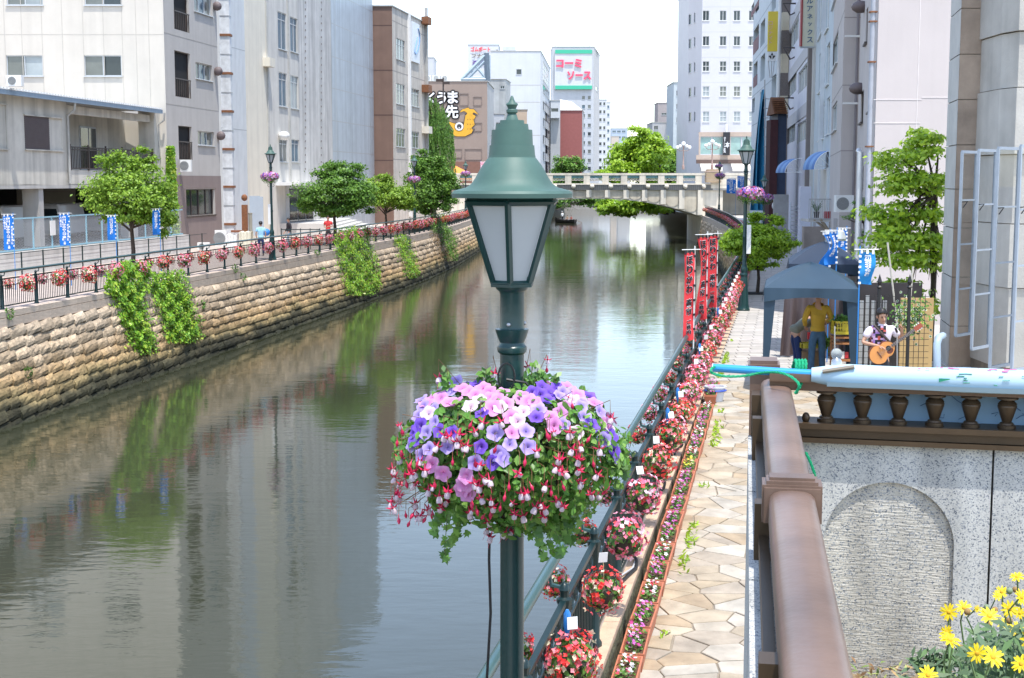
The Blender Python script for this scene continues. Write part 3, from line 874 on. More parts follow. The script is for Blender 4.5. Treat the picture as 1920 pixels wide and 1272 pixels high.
for (x0, x1) in ((132, 158), (203, 232)):
 u0, u1 = pt_on(x0, 250, GA, GB)[0] + .5, pt_on(x1, 250, GA, GB)[0] + .5
 f = MB(); f.box(gp((u0 + u1) / 2, zbt + 1.15, -1.8), (u1 - u0, .08, 2.3), rg); d_ = mk('balcony_door', f, M_alu, pk)
 for q in (0, 1):
  g = MB(); a, c = lerp(u0, u1, q / 2) + .06, lerp(u0, u1, (q + 1) / 2) - .06; g.box(gp((a + c) / 2, zbt + 1.15, -1.75), (c - a, .02, 2.1), rg); mk('pane', g, G_dark, d_)
f = MB()
nb_ = 60
for k in range(nb_ + 1):
 f.box(gp(lerp(ub + .15, ue + .1, k / nb_), zbt + .57, .02), (.03, .03, 1.05), rg)
for z in (zbt + .08, zbt + 1.1, zbt + .98): f.box(gp((ub + ue) / 2 + .1, z, .02), (ue - ub, .06, .05), rg)
for k in range(6): f.box(gp(lerp(ub + .15, ue + .1, k / 5), zbt + .6, .03), (.09, .07, 1.25), rg)
mk('balcony_rail', f, M_brownframe, pk)
# lean-to roof: corrugated edge over a blue-grey gutter
f = MB()
for k in range(int(Lg / .28)):
 u = .14 + k * .28; f.box(gp(u, zt + .10 + .0, -1.0), (.15, 3.2, .07), rg)
mk('roof_corrugations', f, M_white, pk)
f = MB(); f.box(gp(Lg / 2 + .0, zt + .02, -2.4), (Lg, 5.8, .08), rg); mk('roof', f, M_copeb, pk)
f = MB(); f.box(gp(Lg / 2, zt - .06, .5), (Lg, .14, .2), rg); mk('gutter', f, mat('blue_grey_gutter', (.20, .27, .35), .5, .1), pk)
for px in (124, 293):
 u = pt_on(px, 240, GA, GB)[0]
 pipe('downpipe', [gp(u, zt - .1, .5), gp(u, zt - .5, .45), gp(u, zt - .75, .1), gp(u, zsl + .1, .1)], .06, M_copeb, pk)
for px in (82, -60, 258):
 u = pt_on(px, 400, GA, GB)[0]
 f = MB(); f.box(gp(u, (zsl - .15 + .9) / 2, -.5), (.45, .8, zsl - .15 - .9), rg); mk('car_park_column', f, M_concrete, pk)
f = MB(); f.box(gp(Lg / 2, 1.8, -8), (Lg, .1, 3.6), rg); f.box(gp(Lg + .1, 1.8, -4), (.1, 8, 3.6), rg); mk('car_park_back_wall', f, mat('near_black_wall', (.05, .05, .05), .95, .2), pk)  # back and end walls in one even near-black
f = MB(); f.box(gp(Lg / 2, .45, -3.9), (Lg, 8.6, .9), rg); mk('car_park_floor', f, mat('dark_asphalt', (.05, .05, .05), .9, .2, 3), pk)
# white retaining wall with blue chain-link fence
rw = thing('low_white_wall', 'low board-marked white wall under the blue chain-link fence', 'wall', loc=gp(Lg / 2, 0, 1.6))
zc = .72
for k in range(5):
 f = MB(); f.box(gp(Lg / 2, .07 + k * .145, 1.8 - .01 * (k % 2)), (Lg, .25, .137), rg); mk('board_course', f, mat('whitewashed_concrete', (.62, .61, .58), .85, .12, 2, streak=.15), rw)
f = MB(); f.box(gp(Lg / 2, zc + .12, 1.72), (Lg, .4, .22), rg); mk('kerb_cap', f, M_concrete, rw)
M_cfence = mat('light_blue_fence_paint', (.27, .47, .56), .5, .1)
cf = thing('chain_link_fence', 'light blue framed chain-link fence along the car park', 'fence', loc=gp(Lg / 2, 0, 1.7))
zf0, zf1 = zc + .3, zc + 1.62
u = 1.0; cps = []
while u < Lg - .5: cps.append(u); u += 1.72
for u in cps:
 f = MB(); f.box(gp(u, (zf0 + zf1) / 2 - .05, 1.72), (.06, .06, zf1 - zf0 + .1), rg); mk('post', f, M_cfence, cf)
f = MB(); f.box(gp(Lg / 2, zf1, 1.72), (Lg - 1, .055, .06), rg); f.box(gp(Lg / 2, zf0, 1.72), (Lg - 1, .055, .06), rg); mk('rail', f, M_cfence, cf)
f = MB(); hgt = zf1 - zf0; k = -hgt
while k < Lg - 1:
 for s_ in (1, -1):
  a, c = k, k + hgt
  lo, hi = max(a, 0), min(c, Lg - 1.2)
  if hi > lo:
   z_a = zf0 + (lo - a); z_c = zf0 + (hi - a)
   if s_ < 0: z_a, z_c = zf0 + zf1 - z_a, zf0 + zf1 - z_c
   p, q = gp(lo + .5, z_a, 1.72 + .004 * s_), gp(hi + .5, z_c, 1.72 + .004 * s_); w_ = Vector((0, 0, .011))
   f.quad(p - w_, q - w_, q + w_, p + w_)
 k += .12
mk('wire_mesh', f, mat('fence_wire', (.55, .58, .60), .5, 0), cf, kind='stuff')
f = MB(); u_, z_ = pt_on(62, 425, GA, GB); f.box(gp(9.6, 1.85, 1.77), (.5, .02, .65), rg); mk('paper_notice', f, M_white, cf)
# green posts and rails of the slope fence in front of the white wall
gf = thing('slope_fence', 'thin dark green post and rail fence in front of the white wall', 'fence', loc=gp(Lg / 2, 0, 3.0))
f = MB()
for z in (1.02,): f.box(gp(Lg / 2, z, 2.9), (Lg, .03, .025), rg)
mk('rail', f, M_green, gf)
for k in range(14):
 f = MB(); f.box(gp(.8 + k * 1.85, .53, 2.9), (.045, .045, 1.06), rg); mk('post', f, M_green, gf)
# -- generic canal-facing neighbours on the left
def leftbuild(pxa, pxb, z1, name, label, wins, m, depth=9, off=0.0, ms=None, rec=.14, frontwins=[], fm=0):
 Ya = 79300.0 / (1324 - pxa); Yb = 79300.0 / (1324 - pxb)
 A = (LX(Ya) + off, Ya); B = (LX(Yb) + off, Yb - .06)
 n = Vector((-.99, .14))
 foot = [(A[0] - depth, A[1] + .03), (A[0], A[1] + .03), B, (B[0] - depth, B[1])]
 hs = [(H(foot[1], B, *w[:4]), w[4]) for w in wins]
 f0 = [(H(foot[0], foot[1], *w[:4]), w[4]) for w in frontwins]
 return building(name, label, 'building', foot, z1, {1: dict(holes=hs, rec=rec), 0: dict(holes=f0, m=fm)}, ms or [m]), foot[1], B
cdir = (.139, .990)
M_rib = mat('white_ribbed_sheet', (.68, .70, .71), .5, .06, 1, streak=.12, wave=(cdir, 4))
M_cream2 = mat('smooth_cream_render', (.74, .69, .58), .8, .06, 1, streak=.12)
M_grey2 = mat('old_grey_render', (.62, .60, .555), .88, .1, 1, streak=.25)
M_grey3 = mat('bare_concrete', (.58, .57, .545), .9, .16, .8, streak=.38)
M_silver = mat('silver_ribbed_sheet', (.48, .53, .58), .42, .10, .9, streak=.25, metal=.25, wave=(cdir, 3.2))
b1, Ba, Bb = leftbuild(421, 468, 28, 'ribbed_building', 'windowless building clad in pale ribbed sheet beside the white duct', [], M_rib)
seams(b1, Ba, Bb, [pt_on(445, y, Ba, Bb)[1] for y in (92, 243)], [], 0, 0, M_steel, .05)
b1b, Bc, Bd = leftbuild(468, 510, 29, 'cream_building', 'narrow smooth cream building with a thin drainpipe', [], M_cream2)
ub_, zb_ = pt_on(498, 112, Bc, Bd)
strip(b1b, Bc, Bd, ub_ - .6, ub_ + .6, zb_ - .5, zb_ + .1, .5, M_cream2, 'vent_box')
u_, z_ = pt_on(503, 300, Bc, Bd)
strip(b1b, Bc, Bd, u_, u_ + .12, 0, 28, .1, M_copeb, 'downpipe')
gw = []
for (y0, y1, x0, x1) in ((24, 93, 521, 537), (34, 98, 544, 559), (137, 200, 523, 538), (143, 204, 545, 560), (262, 304, 524, 539), (262, 304, 547, 561)):
 gw.append((x0, y0, x1, y1, dict(nv=2, hbar=.8, gm=[G_grey, G_blue, G_pale])))
gw += [(523, -95, 537, -20, dict(nv=2)), (546, -80, 560, -20, dict(nv=2))]
b2, Be, Bf = leftbuild(510, 565, 29, 'grey_building', 'grey rendered building with paired tall windows and white awning', gw, M_grey2)
u_, z_ = pt_on(541.5, 200, Be, Bf); strip(b2, Be, Bf, u_ - .06, u_ + .06, 3.2, 28, .12, M_copeb, 'downpipe')
u_, z_ = pt_on(524, 255, Be, Bf)
b = MB(); dL = Vector((*cdir, 0)); nL = Vector((cdir[1], -cdir[0], 0)); c_ = Vector((Be[0], Be[1], 0)) + dL * u_ + nL * .35 + Vector((0, 0, z_)); b.ball(c_, (.5, .4, .32), 12, 6, M=Matrix.Rotation(math.atan2(cdir[1], cdir[0]), 3, 'Z')); mk('white_awning', b, M_white, b2, smooth=60)
# entrance canopy and glazed lobby
u0, z0_ = pt_on(520, 345, Be, Bf); u1, _ = pt_on(575, 345, Be, Bf)
strip(b2, Be, Bf, u0 - .4, u1 + 1, z0_ - .12, z0_ + .12, 1.7, M_white, 'entrance_canopy')
dr = strip(b2, Be, Bf, u0 + 1.9, u1 + .9, -.1, z0_ - .15, .25, M_alu, 'lobby_frame')
for k in range(3):
 a = lerp(u0 + 1.95, u1 + .85, k / 3) + .08; c = lerp(u0 + 1.95, u1 + .85, (k + 1) / 3) - .08
 g = MB(); P0_ = Vector((Be[0], Be[1], 0)); g.box(P0_ + dL * ((a + c) / 2) + nL * .27 + Vector((0, 0, z0_ / 2 - .1)), (c - a, .02, z0_ - .5), math.atan2(cdir[1], cdir[0])); mk('pane', g, G_dark, dr)
b3, Bg, Bh = leftbuild(565, 627, 29.5, 'concrete_building', 'blank streaky concrete building between grey and silver fronts', [], M_grey3)
bolts = MB()
for x in (572, 602):
 for y in range(-60, 330, 13):
  u_, z_ = pt_on(x, y, Bg, Bh)
  if z_ > 3: bolts.box(Vector((Bg[0], Bg[1], 0)) + dL * u_ + nL * .03 + Vector((0, 0, z_)), (.12, .06, .16), math.atan2(cdir[1], cdir[0]))
mk('anchor_bolts', bolts, mat('dull_iron', (.25, .24, .23), .7, .1), b3, kind='stuff')
b4, Bi, Bj = leftbuild(627, 704, 30, 'silver_building', 'silver-blue ribbed metal building with pale tie bands', [], M_silver)
u0, _ = pt_on(630, 100, Bi, Bj)
seams(b4, Bi, Bj, [pt_on(665, y, Bi, Bj)[1] for y in (-56, 6, 62, 120, 176, 233, 287)], [pt_on(x, 100, Bi, Bj)[0] for x in (629, 693)], 0, 30, M_steel, .07)
# -- brown and beige building
C1 = PX(738, 128); C0 = (C1[0] - 5.2, 128.0); C2 = (C1[0] + .14 * 13.5 + .25, 141.5)
M_brownf = mat('brown_painted_concrete', (.20, .125, .095), .85, .12, .8, streak=.1)
M_beigeold = mat('old_beige_render', (.58, .53, .46), .88, .14, 1.2, streak=.35)
bw = []
for (x0, y0, x1, y1) in ((743, 74, 759, 113), (743, 158, 759, 196), (743, 241, 760, 276), (769, 167, 786, 200), (770, 247, 786, 278)):
 bw.append((H(C1, C2, x0, y0, x1, y1), dict(nv=3, hbar=.72, gm=[G_grey, G_blue])))
b5 = building('brown_building', 'four-storey building, brown towards the viewer and beige with old windows on the canal side', 'building',
 [C0, C1, C2, (C2[0] - 7, C2[1])], zat(12, 128), {1: dict(holes=bw)}, [M_brownf, M_beigeold])
for i, o in enumerate([c for c in b5.children if c.name.startswith('wall')]): o.data.materials[0] = M_brownf if i == 0 else M_beigeold
seams(b5, C0, C1, [zat(y, 128) for y in (48, 132, 216, 301)], [], 0, 0, mat('dark_joint', (.10, .06, .05), .9, 0), .09)
seams(b5, C1, C2, [pt_on(760, y, C1, C2)[1] for y in (50, 140, 220, 300)], [], 0, 0, mat('grey_joint', (.33, .30, .27), .9, 0), .07)
u_, z_ = pt_on(766, 200, C1, C2); strip(b5, C1, C2, u_ - .18, u_ + .18, .5, zat(20, 132), .25, M_white, 'downpipe')
LC = 13.6
u0, zt_ = pt_on(770, 40, C1, C2); _, zb_ = pt_on(784, 120, C1, C2); u1 = pt_on(784, 80, C1, C2)[0]
bb = strip(b5, C1, C2, u0, u1, zb_, zt_, .15, mat('white_billboard', (.72, .76, .80), .5, .04), 'billboard')
tb = MB(); dC = Vector((C2[0] - C1[0], C2[1] - C1[1], 0)).normalized(); nC = Vector((dC.y, -dC.x, 0))
for k in range(2):
 o_ = Vector((C1[0], C1[1], 0)) + dC * ((u0 + u1) / 2 + .4) + nC * .17 + Vector((0, 0, lerp(zb_, zt_, .55)))
 pts = [o_ + dC * (1.1 * math.sin(a * 1.3)) + Vector((0, 0, 1.3 * math.cos(a))) for a in np.linspace(.3 + k, 2.6 + k * 2.4, 12)]
 tb.tube(pts, .07, 5)
mk('blue_line_drawing', tb, mat('blue_print', (.18, .33, .55), .5, 0), b5)
for py in (37, 165, 243):
 u_, z_ = pt_on(788, py, C1, C2)
 strip(b5, C1, C2, LC - 1.6, LC, z_ - .35, z_ + .35, .7, M_rust if py != 243 else M_cream2, 'rusty_box')
strip(b5, C1, C2, LC - .12, LC + .12, 0, zat(14, 141), .3, M_copeb, 'corner_pipe')
# -- stairs and low walls at the foot of the left fronts
st = thing('concrete_steps', 'broad pale concrete steps beside the silver building', 'steps', loc=(-13.5, 104, 0))
for k in range(6):
 b = MB(); b.box((-14.2 - k * .15, 104 + 3.0 + k * .35 * 0, .075 + .15 * k), (6.5 - k * .6, 15 - .0 * k, .15), -.14 * 0); mk('step', b, mat('pale_concrete', (.56, .55, .52), .85, .1, 2), st)
# vans parked behind the chain-link fence
def van(label, px, Y, col, rz=0.0, tail=True):
 best = min((abs(960 + FPX * gp(u * .1, 0, -2.8).x / gp(u * .1, 0, -2.8).y - px), u * .1) for u in range(-60, 300)); c = gp(best[1], 0, -2.8); x0, y0, z0_ = c.x, c.y, .9
 t = thing('parked_van', label, 'van', loc=(x0, y0, z0_), rz=0)
 b = MB(); prof = [(-.85, .35), (-.85, 1.0), (-.80, 1.15), (-.68, 1.78), (-.6, 1.86), (.6, 1.86), (.68, 1.78), (.80, 1.15), (.85, 1.0), (.85, .35)]
 vs = []
 for y in (-1.9, -1.75, 1.9):
  k = .93 if y == -1.9 else 1
  vs += [(x0 + p[0] * k, y0 + y, z0_ + .35 + (p[1] - .35) * k) for p in prof]
 n = len(prof); b.add(vs, [(j * n + i, j * n + (i + 1) % n, (j + 1) * n + (i + 1) % n, (j + 1) * n + i) for j in range(2) for i in range(n)] + [tuple(range(n - 1, -1, -1))])
 mk('body', b, col, t, smooth=30)
 b = MB(); b.add([(x0 - .66, y0 - 1.905, z0_ + 1.1), (x0 + .66, y0 - 1.905, z0_ + 1.1), (x0 + .54, y0 - 1.905, z0_ + 1.62), (x0 - .54, y0 - 1.905, z0_ + 1.62)], [(0, 1, 2, 3)]); mk('rear_window', b, G_dark, t)
 for s_ in (-1, 1):
  b = MB(); b.box((x0 + s_ * .70, y0 - 1.9, z0_ + .95), (.12, .05, .3)); mk('tail_light', b, mat('red_tail_light', (.45, .02, .02), .3, 0), t)
  b = MB(); b.lathe([(.3, -.1), (.3, .1)], (x0 + s_ * .72, y0 - 1.2, z0_ + .3), 14, M=Matrix.Rotation(math.pi / 2, 3, 'Y')); mk('wheel', b, M_black, t)
 b = MB(); b.box((x0, y0 - 1.93, z0_ + .45), (1.55, .1, .18)); mk('bumper', b, M_steel, t)
M_van = mat('white_van_paint', (.62, .62, .62), .3, .04, 2, coat=.4)
van('white van parked at the left behind the chain-link fence', 10, 62, M_van)
van('white van with open dark interior beside the car park column', 112, 63, M_van)
van('silver van half hidden by the leftmost maple in the car park', 190, 66, mat('silver_van_paint', (.35, .36, .38), .3, .04, 2, coat=.4))
# ================================================================ far left and the end of the canal
def simple(name, label, pxa, pxb, Y, ytop, m, depth=12, wins=[], side=None, sidew=[], sidem=None, z0=-.3, sideY=None, group=None):
 """camera-facing block; side: px of the far corner of its canal-side (right) return"""
 A = PX(pxa, Y); B = PX(pxb, Y)
 foot = [A, B]
 if side is not None: foot.append(PX(side, sideY or Y + depth))
 else: foot.append((B[0], Y + depth))
 foot.append((A[0], Y + depth))
 hs = [(H(A, B, *w[:4]), dict(w[4]) if len(w) > 4 else dict(nv=2)) for w in wins]
 hs2 = [(H(B, foot[2], *w[:4]), dict(w[4]) if len(w) > 4 else dict(nv=2)) for w in sidew]
 th = building(name, label, 'building', foot, zat(ytop, Y), {0: dict(holes=hs), 1: dict(holes=hs2, m=1 if sidem else 0)}, [m] + ([sidem] if sidem else []), z0=z0, group=group)
 return th, A, B, foot[2]
M_fw = mat('far_white_wall', (.56, .58, .60), .7, .05, .4, streak=.05)
M_fw2 = mat('far_pale_wall', (.50, .52, .54), .7, .06, .4, streak=.06)
M_fg = mat('far_grey_wall', (.42, .42, .42), .8, .1, .4, streak=.15)
M_mur = mat('taupe_mural_wall', (.30, .235, .195), .85, .06, .5, streak=.06)
M_brick = mat('red_brown_tile', (.30, .10, .09), .8, .1, 2)
mu, MA, MBp, MC = simple('mural_building', 'taupe building painted with white lettering and a golden fish', 700, 914, 200, 153, M_mur, 14, side=926, sideY=216, sidem=M_fg)
YM = 199.93
def mp(px, py, o=0):
 v = at(px, py, 200 - .05 - o); return v
t = MB()
r_ = Vector((1, 0, 0)); u_ = Vector((0, 0, 1))
M_lw = mat('white_lettering', (.80, .80, .80), .6, 0); M_lb = mat('dark_outline', (.05, .045, .045), .7, 0)
for (ch, x, y, s) in (('た', 793, 186, 26), ('く', 809, 184, 21), ('う', 828, 184, 22), ('ま', 849, 183, 23), ('先', 847, 210, 25)):
 w = s * 200 / FPX
 for dx, dz in ((.14, .14), (-.14, .14), (.14, -.14), (-.14, -.14), (.2, 0), (-.2, 0), (0, .2), (0, -.2)):
  text_on(t, ch, mp(x, y) + Vector((dx, 0, dz)), r_, u_, h=w, size=1, bold=.035, extrude=.02, mi=0, off=.02)
 text_on(t, ch, mp(x, y), r_, u_, h=w, size=1, bold=.035, extrude=.03, mi=1, off=.09)
mk('painted_lettering', t, [M_lb, M_lw], mu)
# the golden fish: body, tail, fins, eye, each a flat painted shape a few millimetres proud
def flat(b, pts, o, mi=0):
 vs = [mp(x, y, o) for x, y in pts]; b.add(vs, [tuple(range(len(vs) - 1, -1, -1))], mi)
fish = MB()
def spl(*p): return list(p)
# traced fan of simple pieces (all convex or nearly so)
pcs = [[(840, 228), (852, 232), (866, 230), (874, 240), (870, 250), (855, 254), (843, 250), (850, 243)],
 [(840, 244), (856, 252), (874, 248), (888, 242), (884, 250), (872, 256), (856, 256), (846, 252)],
 [(868, 248), (870, 232), (873, 216), (882, 212), (892, 218), (888, 226), (890, 234), (884, 240), (886, 246), (876, 252)],
 [(873, 222), (876, 212), (866, 206), (878, 205), (880, 213), (882, 216)],
 [(862, 211), (866, 206), (878, 202), (882, 206), (880, 214), (872, 208)],
 [(880, 214), (880, 205), (888, 205), (897, 215), (888, 211), (884, 217)]]
for k, pc in enumerate(pcs):
 cx = sum(p[0] for p in pc) / len(pc); cy = sum(p[1] for p in pc) / len(pc)
 flat(fish, [(cx + (x - cx) * 1.13, cy + (y - cy) * 1.13) for x, y in pc], .02 + .002 * k, 1)
 flat(fish, pc, .06 + .004 * k, 0)
for k in range(9):
 x, y = 874 + (k % 3) * 5, 222 + (k // 3) * 9
 flat(fish, [(x, y), (x + 4, y + 2), (x + 1.5, y + 4), (x + 3, y + 1.8)], .1, 1)
for (rad, o, mi) in ((8.6, .1, 1), (7.8, .12, 2), (4.6, .14, 1)):
 flat(fish, [(861 + rad * math.cos(a), 237.5 + rad * math.sin(a)) for a in np.linspace(0, 2 * math.pi, 18)[:-1]], o, mi)
flat(fish, [(861 + 1.3 * math.cos(a), 240 + 1.3 * math.sin(a)) for a in np.linspace(0, 2 * math.pi, 9)[:-1]], .16, 2)
mk('painted_fish', fish, [mat('golden_paint', (.72, .38, .03), .6, .1), M_lb, M_lw], mu)
sm = MB()
for (x0, y0, x1, y1) in ((862, 176, 878, 198), (888, 182, 903, 198), (884, 231, 903, 246), (872, 280, 903, 300), (850, 280, 866, 296)):
 for (a, c, w, h) in (((x0 + x1) / 2, y0, x1 - x0, 1), ((x0 + x1) / 2, y1, x1 - x0, .8), (x0, (y0 + y1) / 2, .7, y1 - y0), (x1, (y0 + y1) / 2, .7, y1 - y0)):
  sm.box(mp(a, c, .0), (w * 200 / FPX, .08, h * 200 / FPX))
mk('blocked_window_frames', sm, mat('dark_taupe_trim', (.22, .18, .16), .8, 0), mu)  # window outlines in a darker taupe than the wall
b = MB(); p = mp(880, 318); b.box((p.x + 0, 199.5, p.z - .6), (9, 1.0, 3.4)); mk('brown_ground_storey', b, mat('brown_tile', (.20, .10, .07), .7, .1), mu)
# steel billboard frame on its roof
fr = thing('roof_sign_frame', 'pale blue steel truss standing on the taupe mural building', 'frame', loc=at(885, 153, 203))
M_bst = mat('pale_blue_steel', (.34, .42, .47), .5, .1)
def F3(px, py, Y=203): return at(px, py, Y)
for (a, c, r) in (((864, 151), (912, 102), .28), ((875, 150), (912, 112), .22), ((912, 100), (914, 152), .42), ((866, 149), (912, 149), .3), ((890, 122), (910, 146), .2), ((885, 133), (885, 150), .15), ((868, 145), (912, 145), .16), ((918, 104), (918, 152), .15)):
 b = MB(); b.tube([F3(*a), F3(*c)], r, 5); mk('strut', b, M_bst if r != .42 else mat('dark_blue_steel', (.12, .16, .2), .5, .1), fr)
# roof units
for k, px in enumerate((802, 818, 834)):
 b = MB(); p = at(px, 151, 204); b.box((p.x, 204, p.z + .2), (1.3, 1, 1.0)); b.lathe([(.35, -.02), (.35, .02)], (p.x, 203.45, p.z + .3), 12, 1, M=Matrix.Rotation(math.pi / 2, 3, 'X'))
 mk('air_conditioner', b, [M_white, M_copeb], label=['leftmost of three white air conditioners on the mural building roof', 'middle one of three white air conditioners on the mural building roof', 'rightmost of three white air conditioners on the mural building roof'][k], cat='air conditioner', group='air conditioners on the mural building roof')
g1, *_ = simple('pale_tower', 'pale blank tower far behind the mural building on the left', 786, 815, 330, 108, M_fw2, 12)
sgn, SA, SB, _ = simple('sign_building', 'white rooftop building carrying red and black vertical lettering', 878, 935, 300, 84, M_fw, 12, side=938)
t = MB()
for (txt, x, y, w, h, mi) in (('ゴムボート', 901, 92.5, 36, 9, 0), ('フナ底', 899, 105, 28, 7.5, 1), ('渡辺帆布', 901, 118, 30, 9, 2)):
 text_on(t, txt, at(x, y, 299.85), r_, u_, w=w * 300 / FPX, h=h * 300 / FPX, bold=.03, extrude=.03, mi=mi)
mk('sign_lettering', t, [mat('red_lettering', (.75, .05, .08), .6, 0), mat('grey_lettering', (.18, .15, .13), .6, 0), mat('purple_lettering', (.12, .07, .28), .6, 0)], sgn)
b = MB(); p = at(932, 101, 299.8); b.prism([(p.x - .6, 0), (p.x, 0), (p.x + .6, 0)], 0, .01) if False else None
b.add([p + Vector((-.7, 0, 0)), p + Vector((0, 0, -.9)), p + Vector((.7, 0, 0)), p + Vector((0, 0, .9))], [(0, 1, 2, 3)]); mk('diamond_emblem', b, M_lb, sgn)
g2, *_ = simple('narrow_concrete_building', 'narrow stained concrete building right of the mural wall', 918, 948, 235, 149, mat('mottled_concrete', (.40, .41, .40), .85, .25, .5, streak=.3), 10, wins=[(938, 161, 946, 167)], side=957, sideY=243)
g3, *_ = simple('small_pale_building', 'small pale blue-white building behind the lamp top', 918, 945, 224, 214, M_fw2, 6, wins=[(920, 225, 926, 248), (930, 230, 938, 262), (920, 262, 926, 285)])
g3b, *_ = simple('tan_building', 'tan and cream low blocks beside the white office building', 957, 988, 238, 206, mat('tan_wall', (.50, .38, .28), .8, .1, .5), 8, wins=[(962, 228, 966, 240), (975, 250, 984, 262)])
wb, WA, WB, WC = simple('white_office', 'big white office building with a blank front and windows down its right side', 921, 1013, 270, 96, M_fw, 20, wins=[(968, 130, 978, 140, dict(nv=1, gm=G_dark))], side=1031, sideY=312, sidem=M_fw2,
 sidew=[(1018, 124, 1029, 158, dict(nv=3, nh=3, gm=G_pale))] + [(1018, y, 1030, y + 16, dict(nv=4, gm=[G_dark, G_blue])) for y in (165, 196, 226, 257, 287)])
seams(wb, WA, WB, [zat(y, 270) for y in (160, 192, 254)], [], 0, 0, M_joint, .1)
b = MB(); b.box(at(955, 93, 280), (2.6, 2, 1.1)); mk('roof_unit', b, M_fw, wb)
cm, CA, CB, CC = simple('sauce_tower', 'white tower with green-banded billboard and pink katakana lettering', 1035, 1112, 360, 88, M_fw2, 16, side=1123, sideY=385, sidem=M_fg,
 wins=[(x, y, x + 6, y + 7, dict(nv=1, gm=[G_dark, G_blue, G_grey])) for x in (1091, 1102) for y in (180, 197, 214, 232, 248, 265, 281, 298, 313)],
 sidew=[(1117, y, 1121, y + 8, dict(nv=1, gm=G_blue)) for y in (95, 163)])
YB = 359.4
b = MB();
def brd(x0, y0, x1, y1, dep, mi, Y=359.8):
 a, c = at(x0, y0, Y), at(x1, y1, Y); b.box(((a.x + c.x) / 2, Y - dep / 2, (a.z + c.z) / 2), (c.x - a.x, dep, a.z - c.z), 0, mi)
brd(1040, 94, 1110, 168, .4, 0); brd(1041, 94, 1110, 101, .55, 1); brd(1041, 161, 1110, 168, .55, 1)
mk('billboard', b, [M_fw, mat('green_band', (.05, .45, .28), .6, 0)], cm)
t = MB(); shear = lambda P_: P_
for (txt, x, y, w, h) in (('コーミ', 1067, 119, 47, 16), ('ソース', 1086, 142, 44, 16)):
 text_on(t, txt, at(x, y, YB - .2), r_, u_, w=w * 360 / FPX, h=h * 360 / FPX, bold=.05, extrude=.12)
mk('katakana_lettering', t, mat('pink_red_lettering', (.78, .08, .16), .5, 0), cm)
b = MB()
for x in (1041, 1076, 1106):
 p = at(x, 88, 362); b.tube([p, p + Vector((0, 0, 2.4))], .05, 4)
mk('lightning_rod', b, M_steel, cm)
g4, *_ = simple('red_tile_building', 'dark red tiled building with a white roof behind the lamp', 1050, 1091, 300, 207, M_brick, 10, side=1094, sideY=312, sidem=M_fg)
b = MB(); p0, p1 = at(1050, 207, 300), at(1092, 207, 300)
b.add([(p0.x, 299.8, p0.z), (p1.x, 299.8, p1.z), (p1.x, 310, p1.z), (p0.x, 310, p0.z), (p0.x + 0, 302, p0.z + 2.4), (p0.x + 2.6, 302, p0.z + 1.9), (p0.x, 309, p0.z + 2.4)], [(0, 1, 5, 4), (4, 5, 6), (1, 2, 6, 5)]); mk('white_roof', b, M_white, g4)
g5, *_ = simple('balcony_block', 'narrow grey and white block with balconies left of the red tiled building', 1032, 1050, 290, 189, M_fw2, 8, wins=[(1033, 203, 1047, 214, dict(nv=1)), (1042, 250, 1048, 266), (1042, 280, 1048, 296)])
b = MB(); b.box(at(1041, 216, 289), (1.9, 1.6, 1.3)); mk('balcony', b, M_fw, g5)
b = MB(); a = at(1041, 280, 289.7); b.box((a.x, 289.8, a.z), (1.96, .25, 12)); mk('grey_lower_wall', b, M_fg, g5)
for (x0, x1, Y, yt, lab) in ((1122, 1137, 400, 187, 'pale apartment tower with small balconies beyond the billboard tower'), (1137, 1144, 420, 192, 'thin white edge block right of the apartment tower'), (1146, 1176, 520, 241, 'small bluish office block low on the skyline')):
 m_ = M_fw if Y != 520 else mat('far_blue_wall', (.36, .43, .52), .7, .1)
 ws = []
 if Y == 400: ws = [(1123, y, 1128, y + 6, dict(nv=1)) for y in range(192, 315, 15)] + [(1131, y, 1135, y + 6, dict(nv=1)) for y in range(192, 315, 15)]
 if Y == 420: ws = [(1138.5, y, 1142.5, y + 6, dict(nv=1, gm=G_blue)) for y in range(198, 315, 15)]
 if Y == 520: ws = [(1148 + 9 * k, y, 1155 + 9 * k, y + 4, dict(nv=2, gm=G_blue)) for k in range(3) for y in (245, 256, 270, 284)]
 simple('distant_block', lab, x0, x1, Y, yt, m_, 10, wins=ws)
simple('distant_block', 'small tan block in front of the bluish office block', 1146, 1160, 500, 256, mat('far_tan', (.48, .42, .36), .8, .1), 8, wins=[(1148, 270, 1152, 274, dict(nv=1)), (1154, 270, 1158, 274, dict(nv=1))])
simple('distant_block', 'low grey block between the towers and the tree', 1160, 1182, 480, 282, M_fg, 8)
# ---- right bank beyond the bridge
simple('far_right_building', 'stepped grey-brown building above the trees right of the canal end', 1222, 1275, 300, 230, M_fg, 12, wins=[(1226, 236, 1234, 244)])
simple('far_right_building', 'taller grey-brown block behind the stepped one', 1232, 1262, 315, 193, mat('far_greybrown', (.34, .30, .29), .8, .1), 8, wins=[(1240, 212, 1250, 216), (1257, 186, 1261, 190)])
simple('far_right_building', 'grey-brown rooftop tower highest above the bridge trees', 1255, 1271, 320, 165, mat('far_greybrown2', (.36, .32, .31), .8, .1), 8, wins=[(1258, 186, 1262, 190, dict(nv=1))])
simple('slim_pale_building', 'slim pale building just left of the white apartment building', 1261, 1288, 230, 155, mat('pale_bluegrey', (.47, .52, .54), .7, .1, 1, streak=.1), 10, wins=[(1268, y, 1273, y + 10, dict(nv=1)) for y in (170, 195, 220)])
b = MB(); b.box(at(1262, 219, 299), (2.2, 1.5, 1.2)); mk('orange_tank', b, mat('orange_paint', (.5, .14, .06), .6, .1), label='orange tank on the stepped grey building', cat='tank')
